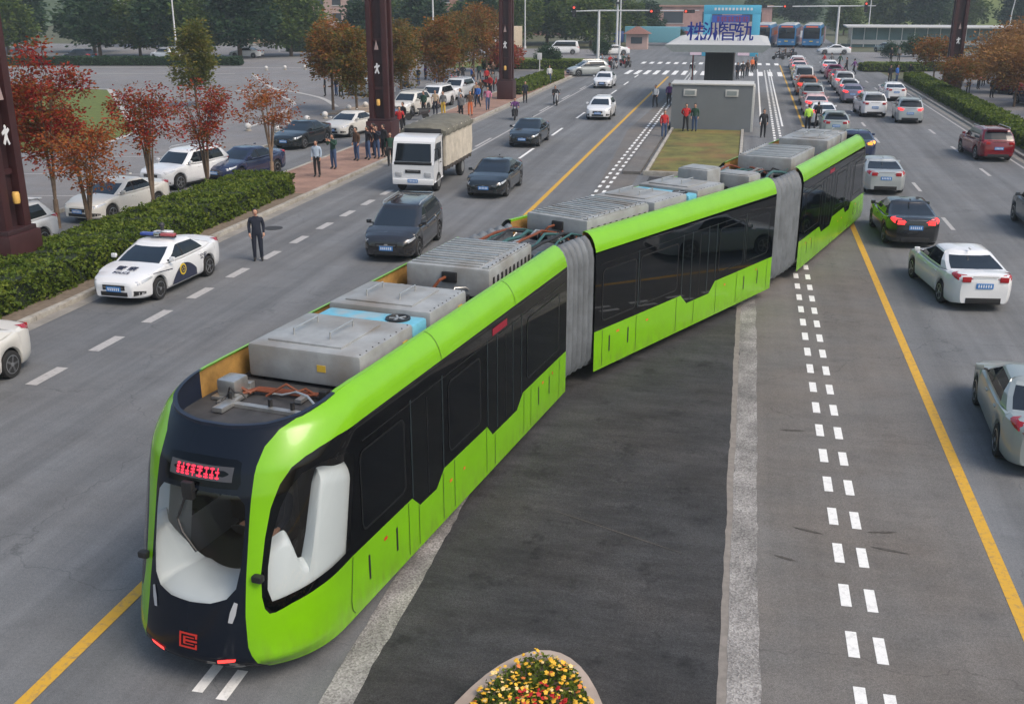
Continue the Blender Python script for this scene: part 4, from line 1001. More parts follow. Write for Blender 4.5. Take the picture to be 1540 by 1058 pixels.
put_car('hatch', 8.75, 99.4, 0, 'white hatchback tucked between the lilac grey sedan and the car with wide tail lamps', 'c_white', group=G2, extra=BR)
put_car('sedan', 8.6, 93.5, -3, 'lilac grey sedan in front of the large white SUV', 'c_lilac', group=G2, extra=BR)
put_car('suv', 9.0, 83.2, 4, 'white SUV last in the second queue with black lower bumper', 'c_white', group=G2)
put_car('sedan', 12.1, 96.2, 2, 'white sedan in the outer lane alongside the right hedge', 'c_white', group=G2)
put_car('mpv', 11.2, 79.6, -3, 'silver grey hatch estate alone in the third lane with red tail lamps', 'c_silver', group=G2, extra=BR)
put_car('suv', 13.0, 62.3, 6, 'dark red SUV alone in the outer lane near the hedge', 'c_red', group=G2)
put_car('suv', 11.45, 42.6, 0, 'dark grey SUV cut off by the right edge', 'c_grey', group=G2)
put_car('sedan', 6.08, 21.4, -3, 'pale sage silver sedan in front at the right edge', 'c_sage', group=G2)
# parked behind the hedge and on the plaza
put_car('sedan', -24.5, 37.9, T - 8, 'white sedan parked between the young red trees behind the hedge', 'c_cream', group=G3)
put_car('suv', -25.3, 44.9, T - 14, 'white SUV parked behind the second pair of red trees', 'c_white', group=G3)
put_car('sedan', -23.6, 47.5, T - 12, 'blue black sedan half hidden by hedge end and thin tree', 'c_navy', group=G3)
put_car('sedan', -25.3, 58.6, T - 5, 'dark sedan parked in front of the white sedan by two standing people', 'c_green', group=G3)
put_car('sedan', -24.4, 64.2, T - 10, 'white sedan parked left of the second red brown pillar', 'c_cream', group=G3)
put_car('suv', -24.5, 30.4, T - 4, 'white SUV cut by the nearest red brown pillar', 'c_white', group=G3)
put_car('suv', -24.2, 76.0, T - 8, 'white car nosing out right of the second pillar, first of three', 'c_cream', group=G3)
put_car('suv', -24.0, 82.0, T - 8, 'white SUV behind the motorcycle crowd, second of three', 'c_white', group=G3)
put_car('suv', -24.2, 89.5, T - 8, 'white SUV farthest of the three behind the truck', 'c_white', group=G3)
put_car('hatch', -32.5, 90.0, T + 75, 'silver hatchback crossing the plaza behind the orange tree', 'c_silver')
put_car('sedan', -69, 142, 90, 'white sedan under the far roadside sign board', 'c_white')
put_car('suv', -77, 134, 70, 'white SUV under the dark evergreen trees', 'c_white')
put_car('suv', -86, 128, 80, 'black car under the dark evergreen trees', 'c_black')
put_car('hatch', -37, 155, 80, 'white hatchback in front of the beige lorry far left', 'c_white')
put_car('van', -27.0, 160, 100, 'white van behind the corner hedge across the junction', 'c_white', 'van')
put_car('sedan', -19.5, 160, 110, 'white sedan behind the scooter riders at the junction', 'c_white')
put_car('sedan', 12.3, 168, 95, 'white sedan crossing the junction in front of the blue buses', 'c_white')
put_car('hatch', 20.5, 176, 30, 'pale green taxi behind the right corner lawn', 'c_sage')
G4 = 'cars parked on the right behind the hedge'
put_car('suv', 22.8, 93, 20, 'dark blue SUV parked under the brown trees', 'c_navy', group=G4)
put_car('sedan', 24.2, 84, 20, 'dark purple sedan parked at the right edge behind the hedge', 'c_lilac', group=G4)
put_car('suv', 23.2, 104, 20, 'dark red SUV parked deep under the brown trees', 'c_red', group=G4)
# police car: its own livery on a sedan of its own
pc = make_car('sedan', 'white police sedan with red and blue light bar and dark side emblem', 'police car', None, 'c_white', name='police_car')
pc.location = (-17.05, 28.1, 0); pc.rotation_euler.z = math.radians(T - 2)
mb = MB(); mb.box((0, -.1, 1.5), (1.15, .12, .05), 2, bev=.01)
for sg, m in ((1, 1), (-1, 0)): mb.box((sg * .34, -.1, 1.565), (.46, .2, .09), m, bev=.035)
mb.box((0, -.1, 1.57), (.2, .24, .1), 3, bev=.03); mb.build('light_bar', ['redbeacon', 'bluelit', 'dmetal', 'chrome'], pc)
mb = MB(); mb.box((.1, -.5, 1.53), (.5, .3, .1), 0, bev=.03); mb.tube([(.1, -.5, 1.56), (.1, -.5, 1.72)], .05, 8, 1); mb.ball((.1, -.5, 1.75), .09, 1, 8, 5); mb.build('roof_equipment', ['c_white', 'dmetal'], pc)
for sg in (1, -1):
    mb = MB(); yx = .915
    def wave(s): return .62 + .13 * math.sin((s + .2) * 1.6)
    S_ = np.linspace(-.55, .82, 15)
    lo = [(sg * yx, s, .28) for s in S_]; hi = [(sg * (yx + .002), s, max(.3, .78 - .9 * (s - .1) ** 2 * (1 if s > .1 else .8))) for s in S_]
    mb.add(lo + hi, [(i, i + 1, 15 + i + 1, 15 + i) for i in range(14)], 0)
    mb.build('side_panel', 'police_ink', pc)
    MB().add([(sg * (yx - .004), s, z) for s, z in ((.75, .74), (1.75, .84), (1.75, .86), (.75, .77))], [(0, 1, 2, 3)], 0, False).build('side_stripe', 'police_ink', pc)
    mb = MB(); mb.lathe([(.17, .0), (.17, .012), (.0, .013)], (sg * .92, .22, .62), 'x', 18, 1) if sg > 0 else mb.lathe([(.17, .0), (.17, -.012), (.0, -.013)], (sg * .92, .22, .62), 'x', 18, 1)
    mb.lathe([(.12, .014 * sg), (.12, .02 * sg), (.0, .021 * sg)], (sg * .92, .22, .62), 'x', 18, 0)
    n0 = len(mb.v)
    for k in range(5):
        an = PI / 2 + 2 * PI * k / 5; mb.box((sg * .943, .22 + .06 * math.cos(an), .62 + .06 * math.sin(an)), (.006, .03, .03), 1)
    mb.build('door_emblem', ['police_ink', 'plateyellow'], pc)
    rot = Matrix.Translation((sg * .914, -1.0, .74)) @ Matrix.Rotation(sg * PI / 2, 4, 'Z') @ Matrix.Rotation(PI / 2, 4, 'X')
    mb = MB(); textmesh(mb, '公安', .2, .004, rot); mb.build('door_lettering', 'police_ink', pc)
mb = MB(); rot = Matrix.Translation((0, 1.66, .925)) @ Matrix.Rotation(PI, 4, 'Z') @ Matrix.Rotation(math.radians(8.5), 4, 'X')
textmesh(mb, '警 察', .3, .006, rot); textmesh(mb, 'POLICE', .16, .006, Matrix.Translation((0, 1.95, .873)) @ Matrix.Rotation(PI, 4, 'Z') @ Matrix.Rotation(math.radians(12), 4, 'X')); mb.build('bonnet_lettering', 'police_ink', pc)
# ------------------------------------------------------------------ truck and buses
MT.update(tarp=M('grey_tarpaulin', (.13, .125, .1), .85, var=.3, scale=2, bump=.3), cream=M('cream_canvas', (.52, .47, .39), .8, var=.2, scale=2.5, bump=.25), crate=M('truck_frame', (.06, .05, .045), .7, var=.3))
tk = thing('truck', 'white cab-over lorry with cream canvas sides and dark grey tarpaulin top', 'truck', (-14.2, 47.9, 0), PI); tk.scale = (1.02, .93, 1.02)
mb = MB()   # cab: +y is forward; cab front at y=3.4
cabp = [(3.3, .45), (3.42, .6), (3.42, 1.25), (3.36, 1.35), (3.08, 2.2), (2.9, 2.36), (2.3, 2.42), (1.75, 2.42), (1.7, 2.3), (1.7, .55)]
sec = lambda x, k: [(x, y if 0 else (y if y < 1.8 else 1.75 + (y - 1.75) * k), z) for y, z in cabp]
mb.loft([sec(-.9, .96), sec(-.94, .985), sec(-.94, 1), sec(.94, 1), sec(.94, .985), sec(.9, .96)], 0, True); mb.build('cab', 'c_white', tk, 30)
MB().add([(-.82, 3.37, 1.38), (.82, 3.37, 1.38), (.76, 3.115, 2.12), (-.76, 3.115, 2.12)], [(0, 1, 2, 3)][::-1], 0, False).build('windscreen', 'carglass', tk).location = (0, .012, 0)
MB().box((0, 3.4, 1.29), (1.7, .07, .13), 0, bev=.02).build('wiper_panel', 'blk', tk)
for sg in (1, -1):
    MB().add([(sg * .947, 3.16, 1.4), (sg * .947, 2.1, 1.4), (sg * .947, 2.1, 2.12), (sg * .947, 2.9, 2.12)], [(0, 1, 2, 3)], 0, False).build('side_window', 'carglass', tk)
    MB().box((sg * .66, 3.43, .82), (.3, .05, .2), 0, bev=.03).build('headlight', 'lamp', tk)
    mb = MB(); mb.tube([(sg * .95, 3.2, 1.9), (sg * 1.15, 3.3, 1.95)], .02, 6); mb.box((sg * 1.17, 3.3, 1.75), (.08, .16, .38), 0, bev=.03); mb.build('wing_mirror', 'blk', tk)
    mb = MB(); mb.box((sg * .948, 2.55, 1.0), (.01, .02, .8), 0); mb.box((sg * .955, 2.2, 1.25), (.03, .16, .04), 0); mb.build('door_handle', 'blk', tk)
mb = MB(); mb.box((0, 3.42, .5), (1.86, .14, .24), 0, bev=.04); mb.build('bumper', 'c_white', tk)
mb = MB(); mb.box((0, 3.43, .95), (.7, .03, .14), 0); mb.box((0, 3.44, .98), (.5, .02, .03), 1); mb.build('grille', ['blk', 'chrome'], tk)
mb = MB(); mb.box((0, 3.5, .55), (.46, .014, .15), 0)
for k in range(6): mb.box((-.165 + k * .066, 3.509, .55), (.03, .004, .085), 1)
mb.build('number_plate', ['plate', 'plateink'], tk)
mb = MB(); mb.box((0, -1.0, .68), (1.0, 5.6, .2), 0); mb.box((0, -1.05, .86), (1.95, 5.2, .16), 0)
for y in np.arange(-3.4, 1.5, .6): mb.box((0, y, .8), (2.02, .08, .1), 0)
mb.build('chassis', 'crate', tk)
mb = MB(); n = 34
rg = []
for i in range(n + 1):
    y = 1.5 - 5.2 * i / n; k = .025 * math.sin(i * 2.3) + .015 * math.sin(i * 5.1)
    rg.append([(-1.0 - k, y, .95), (-1.02 - k, y, 1.6), (-1.0 - k, y, 2.55), (1.0 + k, y, 2.55), (1.02 + k, y, 1.6), (1.0 + k, y, .95)])
mb.loft(rg, 0, True, (True, True)); mb.build('cargo_cover', 'cream', tk, 60)
rg = []
for i in range(18):
    y = 1.62 - 5.45 * i / 17; h = .05 * math.sin(i * 1.7) + (.0 if 0 < i < 17 else -.12)
    rg.append([(-1.05, y, 2.32 + .03 * math.sin(i * 2)), (-1.06, y, 2.5), (-.9, y, 2.66 + h), (-.3, y, 2.76 + h), (.3, y, 2.75 + h), (.9, y, 2.66 + h), (1.06, y, 2.5), (1.05, y, 2.3 + .04 * math.sin(i * 2.6))])
MB().loft(rg, 0, True).build('tarpaulin', 'tarp', tk, 60)
MB().box((0, 1.62, 2.35), (1.7, .1, .5), 0, bev=.03).build('headboard', 'blk', tk)
for y, xs in ((2.45, (.78, -.78)), (-2.3, (.72, -.72))):
    for x in xs:
        t = MB().lathe([(.2, -.13), (.4, -.13), (.43, -.08), (.43, .08), (.4, .13), (.2, .13)], (x, y, .43), 'x', 18).build('wheel', 'rubber', tk)
        MB().lathe([(.25, -.1), (.25, .1), (.1, .12)], (x + (.04 if x > 0 else -.04), y, .43), 'x', 14).build('rim', 'metal', t)
def bus_proto(name, label, L=11.0, col='bus_blue', grp=None):
    r = thing(name, label, 'bus', group=grp)
    mb = MB(); sec = lambda k, y: [(-1.25 * k, y, .35), (-1.27 * k, y, 1.6), (-1.22 * k, y, 2.75), (-1.05 * k, y, 3.05), (1.05 * k, y, 3.05), (1.22 * k, y, 2.75), (1.27 * k, y, 1.6), (1.25 * k, y, .35)]
    mb.loft([sec(.95, L / 2), sec(1, L / 2 - .25), sec(1, -L / 2 + .25), sec(.96, -L / 2)], 0, True); mb.build('body', col, r, 30)
    mb = MB(); mb.loft([[(-1.1, y, 3.03), (-.9, y, 3.2), (.9, y, 3.2), (1.1, y, 3.03)] for y in (L / 2 - .1, 0, -L / 2 + .2)], 0, True); mb.build('roof', 'white', r)
    MB().box((0, L / 2 + .0, 1.95), (2.2, .06, 1.45), 0, bev=.02).build('windscreen', 'carglass', r)
    mb = MB(); mb.box((0, L / 2 + .02, 2.84), (1.6, .06, .2), 0); mb.build('destination_sign', 'redled_dim', r)
    for sg in (1, -1):
        MB().box((sg * 1.245, -.2, 2.05), (.06, L - 1.2, 1.1), 0).build('side_window', 'carglass', r)
        MB().box((sg * .9, L / 2 + .0, .8), (.35, .06, .18), 0, bev=.03).build('headlight', 'lamp', r)
        for y in (L / 2 - 2.4, -L / 2 + 3): MB().lathe([(.2, -.14), (.48, -.14), (.48, .14), (.2, .14)], (sg * 1.1, y, .48), 'x', 16).build('wheel', 'rubber', r)
    mb = MB(); mb.box((0, L / 2 + .03, .9), (.46, .02, .14), 0); mb.build('number_plate', 'plateyellow', r)
    return r
MT['bus_blue'] = M('bus_blue', (.03, .16, .36), .35, var=.15, scale=1, coat=.4); MT['redled_dim'] = M('bus_sign', (.3, .05, .03), .4, emit=(1, .25, .1), es=.25)
GB = 'blue city buses waiting across the junction'
b1 = bus_proto('bus', 'blue white-roofed bus, rightmost of the three facing the crossing', grp=GB); b1.scale = (1.18,) * 3; b1.location = (10.6, 194, 0); b1.rotation_euler.z = PI - .1
copy_tree(b1, (6.6, 194, 0), PI - .1, 'blue white-roofed bus, middle one of the three facing the crossing', GB)
copy_tree(b1, (2.6, 195, 0), PI - .1, 'blue bus beside the canopy edge, leftmost of the three facing the crossing', GB)
MT['lorry_teal'] = M('lorry_teal', (.13, .33, .4), .5, var=.15); MT['lorry_beige'] = M('lorry_beige', (.5, .42, .32), .6, var=.12, scale=1.5)
def box_lorry(label, x, y, rz, L, H, m, ca='c_blue'):
    r = thing('lorry', label, 'lorry', (x, y, 0), rz)
    mb = MB(); mb.box((0, -.9, H / 2 + .5), (2.3, L, H), 0, bev=.05)
    for k in range(int(L / .35)): mb.box((1.16, -.9 - L / 2 + .2 + k * .35, H / 2 + .5), (.03, .06, H - .2), 0); mb.box((-1.16, -.9 - L / 2 + .2 + k * .35, H / 2 + .5), (.03, .06, H - .2), 0)
    mb.build('cargo_box', m, r)
    MB().box((0, L / 2 - .9 + 1.05, 1.4), (2.1, 1.8, 1.9), 0, bev=.15).build('cab', ca, r)
    MB().box((0, L / 2 - .9 + 1.9, 1.8), (1.8, .12, .7), 0, bev=.03).build('windscreen', 'carglass', r)
    for y2 in (L / 2 + .1, -L / 2 + .6):
        for sg in (1, -1): MB().lathe([(.15, -.12), (.45, -.12), (.45, .12), (.15, .12)], (sg * .95, y2, .45), 'x', 14).build('wheel', 'rubber', r)
box_lorry('pale teal box lorry with blue cab beyond the left signal post', -17.5, 192, PI * .5 + .05, 9.5, 2.6, 'lorry_teal')
box_lorry('beige box lorry standing left of the third pillar', -37.5, 166, PI * .9, 6.5, 3.2, 'lorry_beige', 'c_white')

# ------------------------------------------------------------------ people
MT.update(skin=M('skin', (.5, .28, .19), .6), hair=M('hair_black', (.012, .01, .009), .6), shoe=M('shoe_black', (.015, .015, .015), .6),
    k_black=M('cloth_black', (.014, .014, .017), .85), k_navy=M('cloth_navy', (.01, .014, .028), .85), k_jean=M('cloth_denim', (.05, .085, .17), .9), k_grey=M('cloth_grey', (.13, .135, .14), .9), k_pale=M('cloth_pale_blue', (.36, .45, .55), .9),
    k_red=M('cloth_red', (.42, .018, .02), .85), k_orange=M('cloth_orange', (.6, .15, .05), .85), k_brown=M('cloth_brown', (.09, .05, .03), .9), k_green=M('cloth_dark_green', (.02, .06, .04), .9), k_white=M('cloth_white', (.6, .6, .6), .9),
    k_vest=M('reflective_vest', (.45, .75, .08), .6, emit=None), k_pink=M('cloth_pink', (.45, .15, .25), .9), k_blue=M('cloth_blue', (.03, .12, .42), .9), k_purple=M('cloth_purple', (.12, .04, .16), .9), k_yellow=M('cloth_yellow', (.6, .42, .06), .9), k_beige=M('cloth_beige', (.35, .27, .19), .9))
def skin_body(J, E, R):
    names = list(J); idx = {n: i for i, n in enumerate(names)}
    me = bpy.data.meshes.new('sk'); me.from_pydata([J[n] for n in names], [(idx[a], idx[b]) for a, b in E], [])
    o = bpy.data.objects.new('sk', me); COL.objects.link(o)
    o.modifiers.new('s', 'SKIN')
    if not me.skin_vertices: me.attributes.new  # skin layer is made with the modifier
    for i, n in enumerate(names):
        me.skin_vertices[0].data[i].radius = R[n] if isinstance(R[n], tuple) else (R[n], R[n])
    me.skin_vertices[0].data[idx['pelvis']].use_root = True
    o.modifiers['s'].branch_smoothing = .6
    sub = o.modifiers.new('u', 'SUBSURF'); sub.levels = 1; sub.render_levels = 1
    dg = bpy.context.evaluated_depsgraph_get(); m2 = bpy.data.meshes.new_from_object(o.evaluated_get(dg))
    vs = [v.co.copy() for v in m2.vertices]; fs = [list(p.vertices) for p in m2.polygons]
    bpy.data.objects.remove(o); bpy.data.meshes.remove(me); bpy.data.meshes.remove(m2); return vs, fs
def person_proto(pose):
    """a standing height of 1.72 m, facing +y; slots: skin, top, trousers, shoes"""
    q = dict(pelvis=(0, 0, .95), waist=(0, .0, 1.08), chest=(0, -.01, 1.3), neck=(0, -.01, 1.47), head=(0, .01, 1.56))
    for s, n in ((1, 'r'), (-1, 'l')):
        q.update({n + 'sh': (s * .185, -.015, 1.41), n + 'el': (s * .232, -.03, 1.15), n + 'wr': (s * .222, .06, .92), n + 'hip': (s * .095, 0, .89), n + 'kn': (s * .105, .02, .5), n + 'an': (s * .11, -.02, .09), n + 'to': (s * .125, .14, .04)})
    if pose == 'walk':
        q.update(rkn=(.1, .17, .52), ran=(.1, .2, .12), rto=(.11, .34, .08), lkn=(-.1, -.04, .49), lan=(-.1, -.3, .15), lto=(-.11, -.2, .04), rel=(.26, -.16, 1.17), rwr=(.25, -.2, .93), lel=(-.26, .1, 1.17), lwr=(-.24, .27, .99))
    if pose == 'photo':
        q.update(rel=(.27, .12, 1.2), rwr=(.1, .32, 1.42), lel=(-.27, .12, 1.2), lwr=(-.1, .32, 1.42))
    if pose == 'behind':
        q.update(rel=(.27, -.12, 1.17), rwr=(.07, -.2, .98), lel=(-.27, -.12, 1.17), lwr=(-.07, -.2, .98), rhip=(.1, 0, .89), ran=(.15, -.02, .09), rto=(.18, .14, .04), lan=(-.15, -.02, .09), lto=(-.18, .14, .04))
    if pose == 'ride':
        d = -.22
        for k, v in list(q.items()): q[k] = (v[0], v[1] - .1, v[2] + d)
        for s, n in ((1, 'r'), (-1, 'l')): q.update({n + 'kn': (s * .17, .3, .68), n + 'an': (s * .15, .24, .3), n + 'to': (s * .16, .38, .25), n + 'el': (s * .27, .12, .98), n + 'wr': (s * .27, .36, .92)})
    E = [('pelvis', 'waist'), ('waist', 'chest'), ('chest', 'neck'), ('neck', 'head')]
    R = dict(pelvis=(.155, .115), waist=(.15, .11), chest=(.165, .12), neck=(.058, .06), head=.055)
    for n in 'rl':
        E += [('chest', n + 'sh'), (n + 'sh', n + 'el'), (n + 'el', n + 'wr'), ('pelvis', n + 'hip'), (n + 'hip', n + 'kn'), (n + 'kn', n + 'an'), (n + 'an', n + 'to')]
        R.update({n + 'sh': .078, n + 'el': .055, n + 'wr': .04, n + 'hip': .105, n + 'kn': .075, n + 'an': .055, n + 'to': (.05, .035)})
    vs, fs = skin_body(q, E, R)
    seg = [(Vector(q[a]), Vector(q[b]), a, b) for a, b in E]
    def slot(c):
        best = None
        for a, b, na, nb in seg:
            t = max(0, min(1, (c - a).dot(b - a) / (b - a).length_squared)); d = (c - (a + (b - a) * t)).length
            if best is None or d < best[0]: best = (d, na, nb, t)
        _, na, nb, t = best
        if nb in ('head',): return 0 if t > .2 else 1
        if nb.endswith('to') or (nb.endswith('an') and t > .93): return 3
        if nb[1:] in ('hip', 'kn', 'an'): return 2
        if nb == 'waist': return 2 if t < .15 else 1
        return 1
    mb = MB(); mb.add(vs, fs)
    mb.m = [slot(sum((vs[i] for i in f), Vector()) / len(f)) for f in fs]
    h = Vector(q['head']); hc = h + Vector((0, .015, .055))
    mb.ball(hc, (.075, .092, .115), 0, 12, 8)
    mb.ball(hc + Vector((0, .095, -.02)), (.014, .018, .022), 0, 6, 4)
    for s in (1, -1):
        mb.ball(hc + Vector((s * .077, -.005, -.01)), (.012, .02, .03), 0, 6, 4); mb.ball(hc + Vector((s * .03, .083, .012)), (.012, .01, .008), 3, 6, 4)
    mb.box(hc + Vector((0, .084, -.058)), (.04, .014, .008), 4)
    for n, s in (('r', 1), ('l', -1)):
        w_, e_ = Vector(q[n + 'wr']), Vector(q[n + 'el']); d = (w_ - e_).normalized(); side = d.cross(Vector((0, 1, 0) if abs(d.y) < .8 else (0, 0, 1))).normalized()
        up = side.cross(d)
        pc_ = w_ + d * .05; mb.tube([w_ - d * .015, w_ + d * .03, w_ + d * .075, w_ + d * .095], [.026, .034, .038, .03], 8, 0)
        for k in range(4):
            o = w_ + d * .088 + up * (.027 - .018 * k); ln = (.07, .08, .075, .058)[k]; cu = side * (-s * .012)
            mb.tube([o, o + d * ln * .45 + cu, o + d * ln * .8 + cu * 2.6, o + d * ln + cu * 4.2], [.0095, .009, .008, .006], 6, 0)
        o = w_ + d * .035 + up * .032; mb.tube([o, o + d * .03 + up * .018, o + d * .06 + up * .018], [.011, .01, .007], 6, 0)
    o = mb.build('person', ['skin', 'k_black', 'k_black', 'shoe', 'redmark'], None, 70)
    hb = MB(); n0 = 12; rg = []
    for i in range(6):
        t = i / 5 * PI * .62; z = math.cos(t); r = math.sin(t)
        rg.append([(hc.x + .088 * r * math.cos(2 * PI * k / n0), hc.y - .014 + .108 * r * math.sin(2 * PI * k / n0) * (1 if math.sin(2 * PI * k / n0) < 0 or z > .55 else .72), hc.z + .006 + .13 * z) for k in range(n0)])
    hb.loft(rg, 0); hb.build('hair', 'hair', o, 60)
    return o
PP = {}
def put_person(x, y, rz, label, top, leg, pose='stand', cat='person', group=None, z=0.0, sc=1.0, hair=None):
    """rz in degrees, 0 looks away from the camera, 180 towards it"""
    a = math.radians(rz)
    if pose not in PP:
        o = person_proto(pose); PP[pose] = o; tag(o, label, cat, group)
        h = o.children[0]
    else:
        o = PP[pose].copy(); COL.objects.link(o); h = PP[pose].children[0].copy(); COL.objects.link(h); h.parent = o
        tag(o, label, cat)
        if 'group' in o and not group: del o['group']
        if group: o['group'] = group
    o.location = (x, y, z); o.rotation_euler = (0, 0, a); o.scale = (sc,) * 3
    setmat(o, 1, top); setmat(o, 2, leg)
    for s in (0, 3, 4): setmat(o, s, ('skin', 0, 0, 'shoe', 'redmark')[s])
    if hair: setmat(h, 0, hair)
    return o
# ---- people where the photograph has them
PL = lambda *a, **k: put_person(*a, **k)
PL(-15.5, 31.6, 205, 'policeman in dark navy uniform standing alone on the road behind the police car', 'k_navy', 'k_navy', 'stand', 'police officer', sc=1.02)
PL(*(O1 + V2(A1) * 9.15 + Vector((-V2(A1).y, V2(A1).x)) * .1), math.degrees(A1) - 90, 'person in dark uniform driving the tram behind its windscreen', 'k_navy', 'k_black', 'ride', z=.62)
WG = 'onlookers along the left pavement'
PL(-19.8, 47.3, 180, 'person in pale blue jacket and dark trousers at the end of the hedge', 'k_pale', 'k_black', 'stand', group=WG, z=.13)
PL(-19.9, 49.7, 160, 'person in dark green jacket and jeans just behind the pale blue jacket', 'k_green', 'k_jean', 'photo', group=WG, z=.13)
for i, (x, y, r, l, t, b, p) in enumerate((
    (-19.75, 52.6, 150, 'person in brown black coat and jeans, leftmost of the row beside the second pillar', 'k_brown', 'k_jean', 'stand'),
    (-19.3, 53.1, 140, 'person in black coat and denim, second from left in the row beside the second pillar', 'k_black', 'k_jean', 'behind'),
    (-18.95, 53.5, 170, 'person in dark navy coat, third from left in the row beside the second pillar', 'k_navy', 'k_jean', 'photo'),
    (-18.8, 54.2, 150, 'person in black jacket and black trousers, fourth in the row beside the second pillar', 'k_black', 'k_black', 'stand'),
    (-19.5, 54.6, 120, 'person in dark brown jacket half behind the row beside the second pillar', 'k_brown', 'k_navy', 'stand'))):
    PL(x, y, r, l, t, b, p, group=WG, z=.13)
PL(-17.7, 52.0, 200, 'person in teal jacket at the kerb left of the lorry cab', 'k_green', 'k_black', 'walk')
for x, y, r, l, t, b, p in (
    (-22.6, 74.2, 160, 'person in dark green coat standing by the white SUV behind the lorry', 'k_green', 'k_black', 'stand'),
    (-22.0, 75.1, 190, 'person in beige coat next to the motorcycle behind the lorry', 'k_beige', 'k_navy', 'stand'),
    (-21.2, 74.4, 170, 'person in pale yellow trousers behind the lorry roof', 'k_grey', 'k_yellow', 'stand'),
    (-20.6, 76.9, 150, 'person in light grey jacket and jeans behind the lorry roof', 'k_white', 'k_jean', 'behind'),
    (-19.4, 72.6, 175, 'tall person in grey black coat at the kerb right of the lorry roof', 'k_grey', 'k_black', 'stand'),
    (-19.3, 74.8, 190, 'person in brown top and bright orange trousers on the pavement', 'k_brown', 'k_orange', 'stand'),
    (-18.9, 78.5, 200, 'person in pink purple jacket and dark jeans standing at the kerb before the third pillar', 'k_pink', 'k_jean', 'walk'),
    (-19.6, 88.8, 170, 'person in pale grey jacket right of the third pillar foot', 'k_pale', 'k_grey', 'stand'),
    (-17.6, 86.2, 190, 'person in navy jacket standing by the small kerbside hedge', 'k_navy', 'k_black', 'stand'),
    (-18.9, 104.4, 200, 'person in white shirt at the far end of the kerbside hedge', 'k_white', 'k_jean', 'stand')):
    PL(x, y, r, l, t, b, p, group=WG, z=.13 if x < -18.6 else 0)
for x, y, r, l, t, b, p in (
    (-21.4, 61.5, 170, 'person in white top just right of the second pillar foot', 'k_white', 'k_jean', 'stand'), (-20.9, 63.4, 200, 'person in red jacket right of the second pillar foot', 'k_red', 'k_black', 'photo'), (-21.5, 66.0, 150, 'person in black coat between the second pillar and the white SUVs', 'k_black', 'k_black', 'stand'),
    (-20.2, 80.6, 170, 'person in dark blue jacket on the pavement beyond the pink jacket', 'k_blue', 'k_black', 'walk'), (-21.0, 83.4, 190, 'person in beige jacket on the pavement short of the third pillar', 'k_beige', 'k_jean', 'stand'), (-21.3, 86.0, 160, 'person in brown jacket left of the third pillar foot', 'k_brown', 'k_black', 'behind'), (-21.8, 91.5, 150, 'person in red top behind the third pillar', 'k_red', 'k_navy', 'stand'), (-22.4, 95.0, 210, 'person in grey top near the motorcycles behind the third pillar', 'k_grey', 'k_black', 'stand')):
    PL(x, y, r, l, t, b, p, group=WG, z=.13)
CG = 'crowd with motorcycles on the left beyond the lorry'
cols = ['k_navy', 'k_black', 'k_blue', 'k_brown', 'k_red', 'k_black', 'k_grey', 'k_navy', 'k_purple', 'k_white', 'k_black', 'k_green', 'k_navy', 'k_brown', 'k_pale', 'k_black']
cn = dict(k_navy='navy', k_black='black', k_blue='bright blue', k_brown='brown', k_red='red', k_grey='grey', k_purple='purple', k_white='white', k_green='dark green', k_pale='pale blue')
spots = [(-30.5, 104.4, 'leftmost of the motorcycle crowd'), (-27.2, 101, 'nearest in the motorcycle crowd'), (-26.4, 103, 'by a parked motorcycle in the middle of the crowd'), (-25.4, 99.8, 'in front right of the motorcycle crowd'), (-24.6, 101.8, 'beside the red person of the crowd'), (-25.3, 105.5, 'at the back of the motorcycle crowd'),
         (-24.2, 106.2, 'behind right of the motorcycle crowd'), (-23.2, 103.3, 'rightmost of the motorcycle crowd beside the third pillar'), (-32.7, 108.3, 'far left behind the motorcycle crowd'), (-29, 102.2, 'second from the left of the motorcycle crowd'), (-28.2, 106.5, 'in the middle back of the motorcycle crowd'), (-27, 108.5, 'at the very back centre of the motorcycle crowd'), (-31.4, 101.6, 'front left of the motorcycle crowd'), (-26, 110.5, 'at the back right of the motorcycle crowd')]
for i, (x, y, w_) in enumerate(spots):
    PL(x, y, rnd.uniform(100, 240), 'person in %s jacket %s' % (cn[cols[i]], w_), cols[i], ('k_jean', 'k_black', 'k_navy')[i % 3], ('stand', 'photo', 'behind', 'walk')[i % 4], group=CG)
for x, y, r, l, t, b, p in (
    (-35.8, 88.3, 120, 'person in black coat, left of the three under the orange columnar tree', 'k_black', 'k_black', 'stand'), (-35.0, 88.9, 150, 'person in navy coat, middle of the three under the orange columnar tree', 'k_navy', 'k_jean', 'stand'), (-34.3, 88.2, 200, 'person in brown coat, right of the three under the orange columnar tree', 'k_brown', 'k_black', 'behind'),
    (-6.9, 84.7, 170, 'person in white and black top standing on the road left of the grey wall', 'k_white', 'k_black', 'walk'), (-6.0, 87.0, 180, 'person in purple black coat close to the grey wall corner', 'k_purple', 'k_black', 'stand'),
    (-4.75, 65.9, 200, 'person in red jacket and blue jeans at the island kerb corner', 'k_red', 'k_jean', 'stand'), (-3.6, 68.6, 190, 'person in red jacket and black trousers before the grey wall', 'k_red', 'k_black', 'behind'), (-3.05, 68.7, 170, 'person in dark green jacket and jeans before the grey wall', 'k_green', 'k_jean', 'stand'),
    (1.2, 67.8, 185, 'person in long black coat standing alone right of the grey wall', 'k_black', 'k_black', 'stand'),
    (-5.7, 116.1, 180, 'person in black and white standing left of the canopy column', 'k_black', 'k_white', 'walk')):
    PL(x, y, r, l, t, b, p, z=.16 if -4.4 < x < -.2 else 0)
